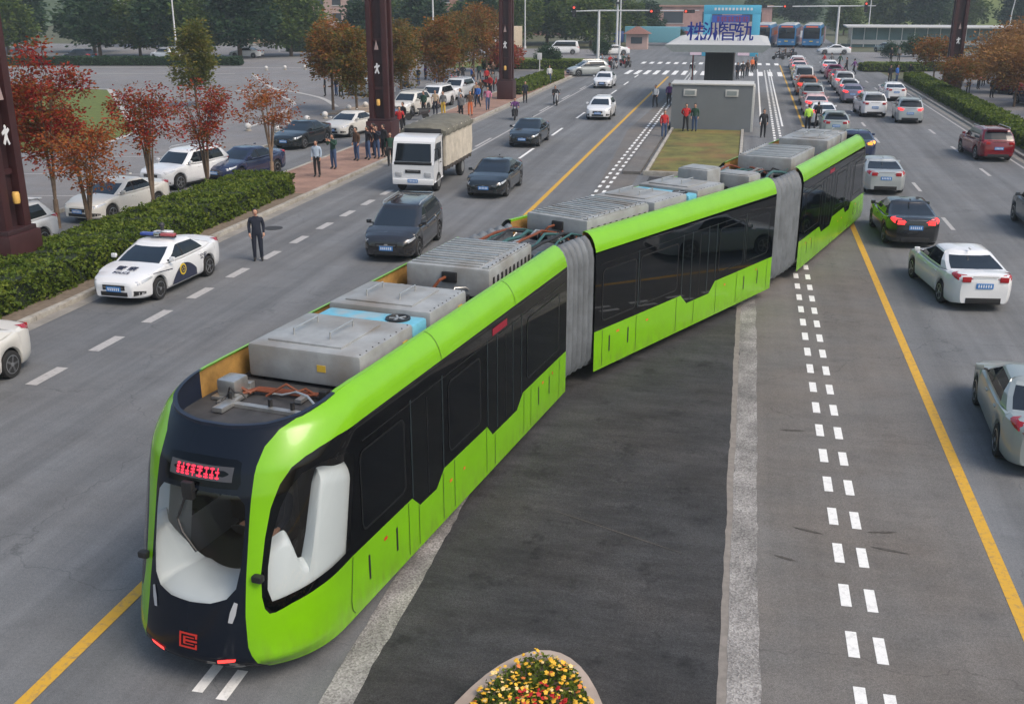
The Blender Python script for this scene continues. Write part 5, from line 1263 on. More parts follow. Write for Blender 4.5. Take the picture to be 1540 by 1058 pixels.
for x, y, l, t in ((-1.7, 115.1, 'person in black jacket, first right of the canopy column', 'k_black'), (-1.0, 115.6, 'person in navy jacket, second right of the canopy column', 'k_navy'), (-.5, 117.2, 'person in black coat, third right of the canopy column', 'k_black'), (0, 120.3, 'person in brown coat, fourth right of the canopy column', 'k_brown'), (.5, 125.6, 'person in orange top under the right canopy edge', 'k_orange'), (.9, 131.3, 'person in grey coat farthest right under the canopy edge', 'k_grey'), (-2.3, 112.8, 'person in green vest close against the canopy column', 'k_vest')):
    PL(x, y, rnd.uniform(140, 220), l, t, 'k_black', 'stand', group='people waiting under the station canopy')
o = PL(4.05, 71.5, 10, 'officer in bright reflective vest beside the inner car queue behind the tram', 'k_vest', 'k_black', 'stand', 'police officer'); PL(4.75, 73.3, 340, 'person in black jacket next to the reflective vest officer', 'k_black', 'k_black', 'walk')
for x, y, l, t in ((9.0, 136.7, 'person in red jacket, first left of the group crossing ahead of the queue', 'k_red'), (9.9, 137.4, 'person in grey jacket, second of the group crossing ahead of the queue', 'k_grey'), (10.8, 136.2, 'person in dark green jacket, third of the group crossing ahead of the queue', 'k_green'), (10.9, 127.8, 'person in black jacket walking right of the second queue', 'k_black'), (11.5, 125.0, 'person in purple jacket rightmost beside the second queue', 'k_purple')):
    PL(x, y, rnd.uniform(60, 120), l, t, 'k_black', 'walk', group='people crossing ahead of the queue')
for x, y, l, t, b in ((14.0, 114.0, 'person in navy coat, left of the three at the right hedge end', 'k_navy', 'k_black'), (14.7, 114.4, 'person in bright blue jacket, middle of the three at the right hedge end', 'k_blue', 'k_jean'), (16.3, 117.1, 'person in black coat, right of the three at the right hedge end', 'k_black', 'k_black'), (18.6, 152.6, 'person in black coat by the right corner lawn', 'k_black', 'k_black'), (19.6, 152.8, 'person in grey coat by the right corner lawn', 'k_grey', 'k_black')):
    PL(x, y, rnd.uniform(120, 240), l, t, b, 'stand')
for i, (x, y) in enumerate(((19.6, 104), (20.6, 99), (21.2, 108), (22.4, 112), (20.2, 112.5), (24.3, 100), (25.4, 108), (23.6, 116))):
    PL(x, y, rnd.uniform(120, 240), 'person in %s coat under the brown trees on the right, %s' % (('white', 'black', 'pink', 'navy', 'beige', 'grey', 'red', 'black')[i], ('nearest the hedge', 'nearest the dark blue SUV', 'in the middle', 'far back', 'beside the pillar', 'right of the SUV', 'near the right edge', 'farthest back')[i]), ('k_white', 'k_black', 'k_pink', 'k_navy', 'k_beige', 'k_grey', 'k_red', 'k_black')[i], 'k_black', 'stand', group='people under the brown trees')
# ---- scooters
MT['sc_red'] = M('scooter_red', (.4, .03, .03), .3, coat=.6); MT['sc_white'] = M('scooter_white', (.6, .6, .62), .3, coat=.6); MT['sc_dark'] = M('scooter_dark', (.03, .03, .035), .35, coat=.6)
def make_scooter(label, m):
    r = thing('scooter', label, 'scooter')
    for y in (.62, -.6):
        t = MB().lathe([(.17, -.045), (.23, -.045), (.25, 0), (.23, .045), (.17, .045)], (0, y, .25), 'x', 16).build('wheel', 'rubber', r); MB().lathe([(.17, -.03), (.17, .03), (.02, .04)], (0, y, .25), 'x', 12).build('rim', 'metal', t)
    mb = MB(); mb.loft([[(-.1 * k, y, z0), (-.14 * k, y, (z0 + z1) / 2), (-.1 * k, y, z1), (.1 * k, y, z1), (.14 * k, y, (z0 + z1) / 2), (.1 * k, y, z0)] for y, z0, z1, k in ((-.85, .5, .66, .5), (-.6, .42, .72, 1), (-.15, .35, .7, 1.1), (-.05, .26, .36, 1.2), (.25, .26, .34, 1.2), (.35, .3, .75, 1.2), (.45, .5, .95, .9))], 0); mb.build('body', m, r)
    mb = MB(); mb.tube([(0, .62, .25), (0, .5, .6), (0, .38, .98)], .03, 8); mb.tube([(-.32, .3, 1.02), (-.12, .38, .98), (.12, .38, .98), (.32, .3, 1.02)], .018, 6)
    for s in (1, -1): mb.tube([(s * .22, .34, 1.0), (s * .28, .36, 1.15)], .008, 5); mb.box((s * .3, .36, 1.19), (.1, .02, .07), bev=.01)
    mb.build('handlebar', 'blk', r)
    MB().box((0, -.35, .75), (.26, .65, .09), bev=.03).build('seat', 'seat', r)
    MB().box((0, .48, .86), (.16, .08, .13), bev=.03).build('headlight', 'lamp', r); MB().box((0, -.88, .6), (.14, .04, .07), bev=.01).build('taillight', 'tail', r)
    return r
sc0 = None
def scooter(x, y, rz, label, m, rider=None, group=None):
    global sc0
    if sc0 is None: sc0 = make_scooter(label, m); r = sc0; r.location = (x, y, 0); r.rotation_euler.z = math.radians(rz); tag(r, group=group)
    else: r = copy_tree(sc0, (x, y, 0), math.radians(rz), label, group, {'body': {0: m}})
    if rider: put_person(x, y, rz, rider[0], rider[1], rider[2], 'ride', group=rider[3] if len(rider) > 3 else None)
MGR = 'scooters and motorcycles'
scooter(-14.9, 85.1, 200, 'pale scooter alone on the left road beyond the dark grey sedan', 'sc_white', ('person in black jacket riding the scooter alone on the left road', 'k_black', 'k_black'), MGR)
scooter(-15.9, 74.3, 190, 'dark scooter close behind the dark grey sedan', 'sc_dark', ('person in purple black jacket riding the scooter behind the dark grey sedan', 'k_purple', 'k_black'), MGR)
for i, (x, y, r_) in enumerate(((-16.8, 127.5, 150), (-16.3, 131.2, 200), (-15.4, 129, 170), (-15.0, 134.1, 220), (-14.2, 131.8, 160), (-17.6, 133.4, 180))):
    wd = ('first from the left', 'second from the left', 'third from the left', 'fourth from the left', 'rightmost', 'rearmost')[i]; c_ = ('k_black', 'k_red', 'k_navy', 'k_green', 'k_brown', 'k_pale')[i]
    scooter(x, y, r_, 'scooter waiting at the crossing corner, ' + wd + ' of the bunch', ('sc_red', 'sc_dark', 'sc_white')[i % 3], ('person in %s jacket on the scooter %s at the crossing corner' % (cn[c_], wd), c_, 'k_black', 'riders at the crossing corner'), MGR)
for i, (x, y) in enumerate(((4.0, 152.5), (4.9, 155.9), (6.0, 157.5))):
    scooter(x, y, 90 + 20 * i, 'dark scooter crossing before the blue buses, ' + ('leftmost', 'middle', 'rightmost')[i] + ' of three', 'sc_dark', ('person in %s riding the %s scooter before the blue buses' % (('black', 'brown', 'navy')[i], ('leftmost', 'middle', 'rightmost')[i]), ('k_black', 'k_brown', 'k_navy')[i], 'k_black'), MGR)
for i, (x, y) in enumerate(((-22.6, 72.6), (-28.6, 104.3), (-26.6, 99.8), (-25.0, 103.6), (-23.8, 100.8), (-29.8, 106.6), (-31.0, 96))):
    scooter(x, y, 120 + 37 * i, 'parked motorcycle ' + ('beside the white SUV behind the lorry', 'at the left of the motorcycle crowd', 'at the front of the motorcycle crowd', 'in the middle of the motorcycle crowd', 'at the right of the motorcycle crowd', 'at the back left of the motorcycle crowd', 'left behind the second pillar')[i], ('sc_dark', 'sc_red', 'sc_dark', 'sc_white', 'sc_red', 'sc_dark', 'sc_dark')[i], None, MGR)
scooter(-54.6, 131.5, 80, 'dark motorcycle left of the orange columnar tree on the far plaza', 'sc_dark', ('person in black riding on the far plaza', 'k_black', 'k_black'), MGR)

# ------------------------------------------------------------------ pillars, lamp posts, signals
MT['pillar'] = M('red_brown_steel', (.05, .016, .017), .45, var=.25, scale=1.2); MT['pillar_dark'] = M('red_brown_steel_dark', (.035, .014, .016), .5, var=.2); MT['pole'] = M('white_pole', (.6, .61, .62), .4, var=.08)
def make_pillar(label, x, y, rz=0.0, marks=True, H=15.0, s=1.0):
    r = thing('gateway_pillar', label, 'pillar', (x, y, .1), rz, 'red brown steel pillars')
    mb = MB(); mb.box((0, 0, H / 2), (.62 * s, .62 * s, H), 1)
    for a in (1, -1):
        for b in (1, -1): mb.box((a * .43 * s, b * .43 * s, H / 2), (.3 * s, .3 * s, H), 0, bev=.02)
    for z in np.arange(3.3, H, 2.6): mb.box((0, 0, z), (.8 * s, .8 * s, .16), 0)
    mb.build('shaft', ['pillar', 'pillar_dark'], r)
    mb = MB(); mb.box((0, 0, .75), (1.5 * s, 1.5 * s, 1.5), 0, bev=.03); mb.box((0, 0, 1.56), (1.34 * s, 1.34 * s, .16), 1, bev=.02); mb.build('plinth', ['pillar', 'pillar_dark'], r)
    if marks:
        for sx_, sy_, ang in ((0, -1, 0), (1, 0, PI / 2))[:2 if y < 40 else 1]:
            P = [(0, .33), (.07, .26), (.05, .16), (.2, .22), (.27, .14), (.08, .02), (.1, -.1), (.22, -.3), (.12, -.34), (0, -.14), (-.14, -.32), (-.24, -.26), (-.09, -.04), (-.08, .06), (-.24, .0), (-.27, .09), (-.06, .2), (-.08, .28)]
            mb = MB(); mb.prism([(a * .62, b * .9) for a, b in P], 0, .02)
            mb.xf(Matrix.Translation((sx_ * .585 * s, sy_ * .585 * s, 4.4)) @ Matrix.Rotation(ang, 4, 'Z') @ Matrix.Rotation(PI / 2, 4, 'X')); mb.build('emblem', 'c_white', r)
            mb = MB(); mb.lathe([(.09, -.17), (.11, -.1), (.11, .1), (.09, .17)], (sx_ * .62 * s, sy_ * .62 * s, 2.55), 'z', 10); mb.build('lantern', 'amberlamp', r)
            mb = MB(); mb.prism([(-.12, 0), (.12, 0), (0, .5)], 0, .03); mb.xf(Matrix.Translation((sx_ * .585 * s, sy_ * .585 * s, 5.4)) @ Matrix.Rotation(ang, 4, 'Z') @ Matrix.Rotation(PI / 2, 4, 'X')); mb.build('arrow_mark', 'pillar_pale', r)
    return r
MT['amberlamp'] = M('amber_lantern', (.75, .45, .12), .4); MT['pillar_pale'] = M('pale_mark', (.35, .26, .25), .6)
make_pillar('red brown steel pillar nearest on the left, standing in the hedge', -21.75, 27.4)
make_pillar('red brown steel pillar behind the row of onlookers and the lorry', -20.2, 58.2)
make_pillar('red brown steel pillar farthest on the left beside the motorcycle crowd', -19.6, 88.2, s=.9)
make_pillar('red brown steel pillar on the right among the brown trees', 18.3, 105, s=1.0)
def lamppost(label, x, y, H=11.0, arm=1, lean=0.0, banded=False):
    r = thing('lamp_post', label, 'lamp post', (x, y, 0), 0, 'white lamp posts')
    mb = MB(); mb.tube([(0, 0, 0), (0, 0, .4)], .22, 10); mb.tube([(0, 0, .3), (lean * .3, 0, H * .5), (lean, 0, H)], [.13, .1, .07], 10)
    mb.build('pole', 'pole', r)
    mb = MB(); mb.tube([(lean, 0, H - .2), (lean + arm * .9, 0, H + .4), (lean + arm * 2.2, 0, H + .6)], .05, 8); mb.build('arm', 'pole', r)
    MB().box((lean + arm * 2.5, 0, H + .6), (.8, .28, .14), 0, bev=.05).build('lamp_head', 'equip', r)
    if banded:
        mb = MB()
        for z in (1.2, 2.0, 2.8): mb.lathe([(.145, z), (.145, z + .25)], n=10)
        mb.build('reflective_band', 'c_orange', r)
for i, (x, y) in enumerate(((-73, 130), (-31.5, 94), (-34, 116), (-36, 176), (-17.4, 150), (22.5, 224), (41, 260), (47, 220))):
    lamppost(('white lamp post among the far left evergreens', 'white lamp post right behind the second pillar', 'white lamp post with orange trees, between second and third pillars', 'white lamp post right of the third pillar', 'tall white lamp post left of the junction behind the signal mast', 'white lamp post right of the blue buses beyond the signal mast', 'leaning white lamp post above the orange brown trees', 'white lamp post farthest right above the brown trees')[i], x, y, 11, 1 if x < 0 else -1, (0, 0, 0, 0, 0, 0, 1.2, 1.0)[i])
def signal_mast(label, x, y, H, x0, x1, heads, vert):
    r = thing('traffic_signal', label, 'traffic signal', (x, y, 0), 0, 'traffic signal gantries')
    mb = MB(); mb.tube([(0, 0, 0), (0, 0, .3)], .32, 12); mb.tube([(0, 0, .2), (0, 0, H + .1)], [.2, .15], 12); mb.build('mast', 'pole', r)
    mb = MB(); mb.tube([(x0 - x, 0, H - .1), (0, 0, H), (x1 - x, 0, H + .05)], [.06, .1, .05], 8); mb.build('arm', 'pole', r)
    for hx in heads:
        mb = MB(); mb.box((hx - x, -.16, H - .05), (1.35, .22, .42), 0, bev=.05)
        for k in (-1, 0, 1): mb.lathe([(.15, -.28), (.15, -.36), (.1, -.34), (.0, -.33)], (hx - x + k * .42, 0, H - .05), 'y', 12, 1 if k < 0 else 2)
        mb.build('signal_head', ['blk', 'redlit2', 'dmetal'], r)
    for hx in vert:
        mb = MB(); mb.box((hx - x, -.16, H - .1), (.5, .22, 1.5), 0, bev=.05)
        for k in (-1, 0, 1): mb.lathe([(.15, -.28), (.15, -.36), (.1, -.34), (0, -.33)], (hx - x, 0, H - .1 + k * .46), 'y', 12, 1 if k > 0 else 2)
        mb.build('signal_head', ['blk', 'redlit2', 'dmetal'], r)
MT['redlit2'] = M('signal_red', (.5, .03, .02), .3, emit=(1, .12, .06), es=.8)
signal_mast('white traffic signal mast on the left corner with long arm over the road', -19.0, 140, 6.45, -22.6, -6.4, (-11.9, -7.6), (-22.2,))
signal_mast('white traffic signal mast on the right beyond the queue with arm to the left', 12.8, 172, 6.75, .5, 18, (1.6, 5.3), (16.6,))
r = thing('camera_mast', 'tall white camera mast with grey boxes behind the left signal arm', 'camera mast', (-19.6, 165, 0)); MB().tube([(0, 0, 0), (0, 0, 12)], [.2, .12], 10).build('mast', 'pole', r)
mb = MB(); mb.box((.3, -.1, 7.2), (1.2, .5, .3), 0, bev=.04); mb.box((.9, -.1, 7.7), (.5, .5, .4), 0, bev=.04); mb.build('camera_housing', 'dmetal', r)
r = thing('information_board', 'small grey information post beside the left kerbside hedge', 'sign', (-22.0, 115.5, 0)); MB().tube([(0, 0, 0), (0, 0, 2.4)], .05, 8).build('post', 'pole', r); MB().box((0, -.04, 2.1), (.5, .05, .7), bev=.01).build('panel', 'pole', r)
# white stone bollards on the plaza
b0 = None
for i, (x, y) in enumerate(((-55.0, 118.0), (-53.2, 119.2), (-51.2, 120.4), (-29.6, 66.4), (-29.5, 69.2), (-29.3, 72), (-29.2, 63.6), (-28.9, 79.4), (-29.3, 76.8), (-31.5, 64.2))):
    lb = 'round white stone bollard ' + ('far left of the three beyond the orange tree', 'middle of the three beyond the orange tree', 'right of the three beyond the orange tree', 'behind the dark parked sedan, second of the row', 'third of the row behind the dark parked sedan', 'fourth of the row nearest the orange tree', 'nearest of the row behind the dark parked sedan', 'right of the orange tree, farther one', 'right of the orange tree, nearer one', 'set apart left of the row behind the dark parked sedan')[i]
    if b0 is None:
        b0 = thing('stone_bollard', lb, 'bollard', (x, y, 0), 0, 'round stone bollards'); MB().lathe([(.34, 0), (.34, .14), (.26, .2)], n=14).build('base', 'kerb', b0); MB().ball((0, 0, .5), .36, 0, 14, 9).build('ball', 'stone', b0) if 'stone' in MT else None
        if 'stone' not in MT: MT['stone'] = M('pale_stone', (.55, .54, .52), .6, var=.1); MB().ball((0, 0, .5), .36, 0, 14, 9).build('ball', 'stone', b0)
        b0.scale = (.6,) * 3
    else: copy_tree(b0, (x, y, 0), 0, lb, 'round stone bollards')

# ------------------------------------------------------------------ the station: grey end wall, canopy on a dark column, blue lettering
MT.update(st_wall=M('station_wall_grey', (.15, .165, .175), .6, var=.06, scale=1), st_light=M('canopy_pale', (.5, .5, .48), .5, var=.08), st_grey=M('canopy_grey', (.22, .25, .25), .5, var=.08), st_col=M('column_slate', (.045, .05, .055), .4), letters=M('blue_letters', (.006, .018, .2), .35), st_pink=M('station_lightbox', (.5, .35, .45), .4, emit=(1, .8, .95), es=.35))
st = thing('station_wall', 'plain grey station end wall with two small white framed panels', 'station wall', (-2.12, 70.4, 0))
MB().box((0, 1.3, 1.45), (5.1, 2.6, 2.9), 0).build('wall', 'st_wall', st); MB().box((0, 1.3, 2.95), (5.24, 2.74, .1), 0, bev=.01).build('coping', 'st_light', st)
for x in (-1.4, 1.25):
    f = MB(); f.box((x, -.02, 2.42), (.82, .07, .44), 0, bev=.01); f = f.build('panel_frame', 'st_light', st); MB().box((x, -.06, 2.42), (.62, .02, .26), 0).build('panel', 'st_grey', f)
MB().box((2.62, 1.2, 1.43), (.16, 2.4, 2.86), 0, bev=.02).build('side_trim', 'st_light', st)
ca = thing('station_canopy', 'pale sloping station canopy on a dark slate column with blue lettering on top', 'station canopy', (-2.3, 92, 0))
mb = MB()
def csec(y, w_, z): return [(-w_, y, z), (-w_ + .6, y, z - .42), (w_ - .6, y, z - .42), (w_, y, z), (w_ - .02, y, z + .12), (-w_ + .02, y, z + .12)]
mb.loft([csec(-9, 3.9, 4.72), csec(9, 3.9, 4.72)], 0, True); mb.build('canopy_rim', 'st_grey', ca)
mb = MB(); mb.loft([[(-3.85, -8.95, 4.84), (3.85, -8.95, 4.84), (3.85, 8.95, 4.84), (-3.85, 8.95, 4.84)], [(-3.3, -5.5, 4.98), (3.3, -5.5, 4.98), (3.3, 8.0, 4.98), (-3.3, 8.0, 4.98)]], 0, True, (False, True), False); mb.build('canopy_top', 'st_light', ca)
mb = MB(); mb.box((0, 3, 2.3), (2.3, 9, 4.4), 0)
for k in range(9): mb.box((-1.05 + k * .2625, -1.52, 2.2), (.1, .08, 4.2), 0)
mb.build('column', 'st_col', ca); MB().box((0, 3, 4.2), (4.4, 8, .4), 0).build('soffit_beam', 'dmetal', ca)
for x in (-1.9, 1.9): MB().box((x, -2.2, 3.9), (.9, .12, .3), 0).build('light_box', 'st_pink', ca)
MB().box((-2.2, 1, 2.0), (.12, 2, 3.9), 0).build('red_post', 'c_red', ca)
for i, ch in enumerate('株洲智轨'):
    mb = MB(); textmesh(mb, ch, 1.5, .06, Matrix.Translation((-1.85 + i * 1.24, -4.6, 5.56)) @ Matrix.Rotation(PI / 2, 4, 'X'), 0, .012)
    for x in (-.45, .45): mb.tube([(-1.85 + i * 1.24 + x, -4.6, 4.9), (-1.85 + i * 1.24 + x, -4.6, 5.2)], .03, 6)
    mb.build('letter', 'letters', ca)
ar = thing('event_arch', 'sky blue square event arch with lettered blue banner behind the station roof', 'arch', (-2.2, 160, 0))
MT['archblue'] = M('arch_blue', (.08, .42, .62), .5); MT['banner'] = M('banner_blue', (.03, .1, .45), .6); MT['bred'] = M('banner_red', (.28, .03, .08), .6)
mb = MB(); mb.box((-.45, 0, 6.35), (8.0, .7, 1.25), 0, bev=.08); mb.box((-3.85, .004, 2.87), (1.15, .7, 5.74), 0, bev=.05); mb.box((2.95, .004, 2.87), (1.15, .7, 5.74), 0, bev=.05); mb.build('arch_frame', 'archblue', ar)
mb = MB(); mb.box((-.6, -.5, 5.1), (5.2, .1, 1.0), 0); mb.build('banner', 'banner', ar)
mb = MB()
for k in range(9):
    x = -2.3 + k * .5
    for q in range(3): mb.box((x, -.57, 4.85 + q * .24), (.36, .02, .1), 0)
    mb.box((x + (.1 if k % 2 else -.1), -.58, 5.1), (.09, .02, .74), 0)
mb.build('banner_text', 'bred', ar)
mb = MB()
for k in range(11): mb.box((-2.8 + k * .5, -.64, 6.45), (.3, .02, .34), 0)
mb.build('arch_text', 'c_white', ar)
# ------------------------------------------------------------------ vegetation
def leaves_mesh(name, P, size, mat, seed=1, flat=.35):
    """many small bent leaf quads at points P (numpy n x 3)"""
    g = np.random.default_rng(seed); n = len(P)
    a = g.normal(size=(n, 3)); a[:, 2] *= flat; a /= np.linalg.norm(a, axis=1)[:, None]
    b = g.normal(size=(n, 3)); b -= (b * a).sum(1)[:, None] * a; b /= np.linalg.norm(b, axis=1)[:, None]
    sz = size * g.uniform(.6, 1.35, n)[:, None]
    V = np.stack([P - a * sz, P + b * sz * .55, P + a * sz, P - b * sz * .55], 1).reshape(-1, 3)
    me = bpy.data.meshes.new(name); me.vertices.add(4 * n); me.vertices.foreach_set('co', V.ravel())
    me.loops.add(4 * n); me.loops.foreach_set('vertex_index', np.arange(4 * n)); me.polygons.add(n); me.polygons.foreach_set('loop_start', np.arange(n) * 4)
    me.update(calc_edges=True); me.materials.append(MT[mat] if isinstance(mat, str) else mat)
    return me
MT.update(
    l_red=leafmat('leaf_red', [(.1, .006, .014), (.26, .012, .02), (.33, .04, .015), (.22, .09, .018), (.07, .08, .018)]),
    l_rust=leafmat('leaf_rust', [(.13, .018, .014), (.28, .055, .016), (.33, .11, .022), (.13, .11, .025)]),
    l_orange=leafmat('leaf_orange', [(.16, .04, .012), (.3, .1, .02), (.2, .13, .025), (.09, .1, .03)]),
    l_mix=leafmat('leaf_autumn_green', [(.03, .06, .015), (.09, .1, .02), (.2, .12, .02), (.26, .07, .02)]),
    l_gold=leafmat('leaf_gold_green', [(.05, .09, .015), (.12, .13, .02), (.2, .15, .02)]),
    l_brown=leafmat('leaf_brown', [(.12, .05, .02), (.24, .11, .03), (.3, .15, .04), (.17, .15, .04)]),
    l_dark=leafmat('leaf_dark_green', [(.012, .034, .018), (.026, .062, .026), (.05, .09, .03)]),
    l_green=leafmat('leaf_mid_green', [(.03, .065, .015), (.075, .125, .022), (.14, .17, .03)]),
    l_hedge=leafmat('leaf_hedge', [(.03, .06, .01), (.09, .14, .016), (.19, .23, .03)], 2.0),
    bark=M('bark', (.14, .1, .07), .9, var=.35, scale=8, bump=.4), bark_pale=M('bark_pale', (.27, .19, .13), .9, var=.3, scale=8, bump=.4),
)
def make_tree(name, label, mat, H=5.0, crown=(1.5, 1.9), zc=3.2, stems=5, clumps=40, per=120, leaf=.09, seed=1, cat='tree', group=None, shell=.55, barkm='bark', r0=.09, taper=0.0, vase=.35, crad=.4, wob=.5, twigs=2):
    r = random.Random(seed); g = np.random.default_rng(seed)
    root = thing(name, label, cat, group=group)
    tips = []; cl = []
    for i in range(clumps):
        while True:
            d = Vector((r.gauss(0, 1), r.gauss(0, 1), r.gauss(0, 1))).normalized(); k = shell + (1 - shell) * r.random() ** .6
            if i % 3 == 0: k *= .6
            zz = d.z * k; w_ = 1 - taper * max(0, zz)
            p = Vector((d.x * crown[0] * k * w_, d.y * crown[0] * k * w_, zc + zz * crown[1]))
            if p.z > .25 * H * .9: break
        cl.append(p + Vector((r.uniform(-1, 1), r.uniform(-1, 1), r.uniform(-1, 1))) * wob * .3)
    mb = MB(); fork = H * (.16 if stems > 1 else .3)
    tk_ = [Vector((0, 0, -.1)), Vector((r.uniform(-.04, .04), r.uniform(-.04, .04), fork))]
    mb.tube(tk_, [r0 * 1.25, r0], 8)
    limbs = []
    for s in range(stems):
        a = 2 * PI * s / stems + r.uniform(-.4, .4); sp = crown[0] * vase * r.uniform(.6, 1.2) if stems > 1 else 0
        top = Vector((math.cos(a) * sp, math.sin(a) * sp, zc + crown[1] * r.uniform(.1, .55) if stems > 1 else zc + crown[1] * .8))
        mid = tk_[1] * .5 + top * .5 + Vector((math.cos(a), math.sin(a), 0)) * sp * -.12 + Vector((r.uniform(-.08, .08), r.uniform(-.08, .08), 0)) * H * .1
        path = [tk_[1], tk_[1] * .7 + mid * .3 + Vector((r.uniform(-.03, .03), r.uniform(-.03, .03), 0)), mid, top]
        rr = r0 * (.62 if stems > 1 else .95); mb.tube(path, [rr, rr * .85, rr * .6, rr * .2], 6); limbs.append((path, rr))
    for c in cl:
        best = min(limbs, key=lambda l: min((p - c).length for p in l[0])); pts = []
        for i in range(3):
            for t in (0, .33, .66): pts.append((best[0][i].lerp(best[0][i + 1], t), 1 - (i + t) / 3))
        s = min((q for q in pts if q[0].z < c.z + .1), key=lambda q: (q[0] - c).length + .3 * abs(c.z - q[0].z), default=pts[0])
        m_ = (s[0] + c) * .5 + Vector((r.uniform(-.1, .1), r.uniform(-.1, .1), .08)) * H * .06
        mb.tube([s[0], m_, c], [best[1] * .38 * max(.35, s[1]), best[1] * .22, best[1] * .07], 4, 0, (False, False))
        for q in range(twigs):
            e = c + Vector((r.uniform(-.35, .35), r.uniform(-.35, .35), r.uniform(-.05, .45))) * crad * 2.2
            mb.tube([m_.lerp(c, .6), c.lerp(e, .5), e], [.009, .007, .004], 3, 0, (False, False))
    mb.build('trunk', barkm, root, 60)
    P = []
    for c in cl:
        n = int(per * r.uniform(.5, 1.5)); q = np.clip(g.normal(size=(n, 3)), -1.7, 1.7) * crad * r.uniform(.7, 1.2) * np.array([1, 1, .75]); P.append(q + np.array(c))
    P = np.concatenate(P); P = P[P[:, 2] > .2]
    me = leaves_mesh('crown', P, leaf, mat, seed); o = bpy.data.objects.new('crown', me); COL.objects.link(o); o.parent = root
    return root
def at(t, x, y, rz=0, s=1.0, z=0.0):
    t.location = (x, y, z); t.rotation_euler.z = rz; t.scale = (s,) * 3; return t
# young autumn trees in the hedge bed and beside it
GA = 'young autumn trees along the left hedge'
at(make_tree('maple_tree', 'crimson leaved young tree, tallest, right behind the nearest pillar', 'l_red', 6.8, (1.5, 2.1), 4.6, 5, 95, 120, .062, 3, group=GA, crad=.25), -25.2, 34.8, z=0)
at(make_tree('maple_tree', 'rust red young tree in the hedge between police car and white parked sedan', 'l_rust', 4.7, (1.35, 1.15), 3.25, 6, 46, 84, .055, 4, group=GA, crad=.22), -21.6, 31.6, z=.1)
at(make_tree('maple_tree', 'bright red topped young tree with bare lower limbs beside the white parked sedan', 'l_red', 5.4, (1.3, 1.15), 4.0, 7, 36, 100, .057, 6, group=GA, crad=.22), -21.9, 36.2, z=.1)
at(make_tree('maple_tree', 'dark red young tree in front of the white parked SUV', 'l_red', 5.0, (1.3, 1.3), 3.6, 6, 42, 90, .056, 8, group=GA, crad=.23), -22.1, 40.8, z=.1)
at(make_tree('maple_tree', 'thin orange leaved young tree at the end of the hedge', 'l_rust', 5.0, (1.55, 1.35), 3.4, 6, 40, 66, .058, 9, group=GA, crad=.22, barkm='bark_pale'), -21.8, 46.6, z=.1)
at(make_tree('maple_tree', 'red brown bush topped tree at the left edge behind the crimson tree', 'l_rust', 5.6, (1.7, 1.6), 3.8, 5, 56, 90, .075, 10, group=GA, crad=.26), -29.2, 37.5)
at(make_tree('maple_tree', 'green and gold slender tree standing above the dark red tree on the plaza', 'l_gold', 6.6, (1.55, 2.6), 3.9, 1, 60, 120, .12, 12, crad=.42, taper=.55), -42.5, 78)
at(make_tree('maple_tree', 'orange and green columnar tree alone on the plaza left of the second pillar', 'l_orange', 6.9, (1.75, 2.55), 4.2, 1, 80, 170, .1, 14, crad=.44, r0=.1), -31.0, 77.9)
col = [make_tree('maple_tree', 'autumn tree with green lower crown left of the second pillar', 'l_mix', 6.2, (1.5, 2.3), 3.8, 1, 60, 120, .11, 15, group='autumn trees behind the left pavement', crad=.44)]
at(col[0], -27.6, 74)
col.append(make_tree('maple_tree', 'red orange columnar tree above the white SUVs', 'l_orange', 6.2, (1.5, 2.4), 3.9, 1, 60, 120, .11, 16, group='autumn trees behind the left pavement', crad=.44)); at(col[1], -26.6, 92)
for i, (x, y, s, l) in enumerate(((-27.6, 84.5, .95, 'green brown tree right behind the second pillar'), (-27.8, 96.5, 1.05, 'tall gold green tree next to the red orange columnar tree'), (-29.5, 108, 1.1, 'gold brown tree above the left of the motorcycle crowd'), (-34, 104, 1.0, 'green brown tree farthest left behind the second pillar'))):
    copy_tree(col[0], (x, y, 0), 1.3 * i, l, None, None, s)
for i, (x, y, s, l) in enumerate(((-28.6, 112.5, 1.15, 'rust red tree above the right of the motorcycle crowd'), (-29.2, 121, 1.1, 'red tree left of the beige lorry'), (-31.6, 118, 1.0, 'rust red tree behind the red orange columnar tree'))):
    copy_tree(col[1], (x, y, 0), 1.1 * i + .5, l, None, None, s)
at(make_tree('maple_tree', 'low dark red round tree right of the third pillar', 'l_red', 3.6, (2.4, 1.2), 2.1, 5, 40, 110, .13, 17, crad=.5), -27.5, 123)
# brown trees on the right
GB2 = 'brown and orange trees behind the right hedge'
rb = make_tree('maple_tree', 'golden brown spreading tree right of the right pillar', 'l_brown', 5.6, (2.7, 1.7), 3.5, 6, 70, 110, .12, 21, group=GB2, crad=.55); at(rb, 22.2, 104)
ro = make_tree('maple_tree', 'orange red low tree left of the right pillar', 'l_orange', 4.4, (2.3, 1.15), 3.0, 6, 60, 110, .11, 22, group=GB2, crad=.5); at(ro, 18.6, 117)
for i, (p, x, y, s, l) in enumerate(((ro, 17.6, 97, .8, 'small orange brown tree over the hedge in front of the right pillar'), (rb, 26, 111, 1.15, 'tall gold brown tree second right of the right pillar'), (rb, 20.8, 91.5, .95, 'gold brown tree nearest on the right behind the hedge'), (ro, 25.4, 96, 1.2, 'orange tree cut by the right edge'), (rb, 29.5, 122, 1.2, 'brown tree farthest right at the back'), (rb, 24.5, 84, .9, 'brown tree at the right edge above the purple sedan'))):
    copy_tree(p, (x, y, 0), 1.7 * i + .4, l, None, None, s)
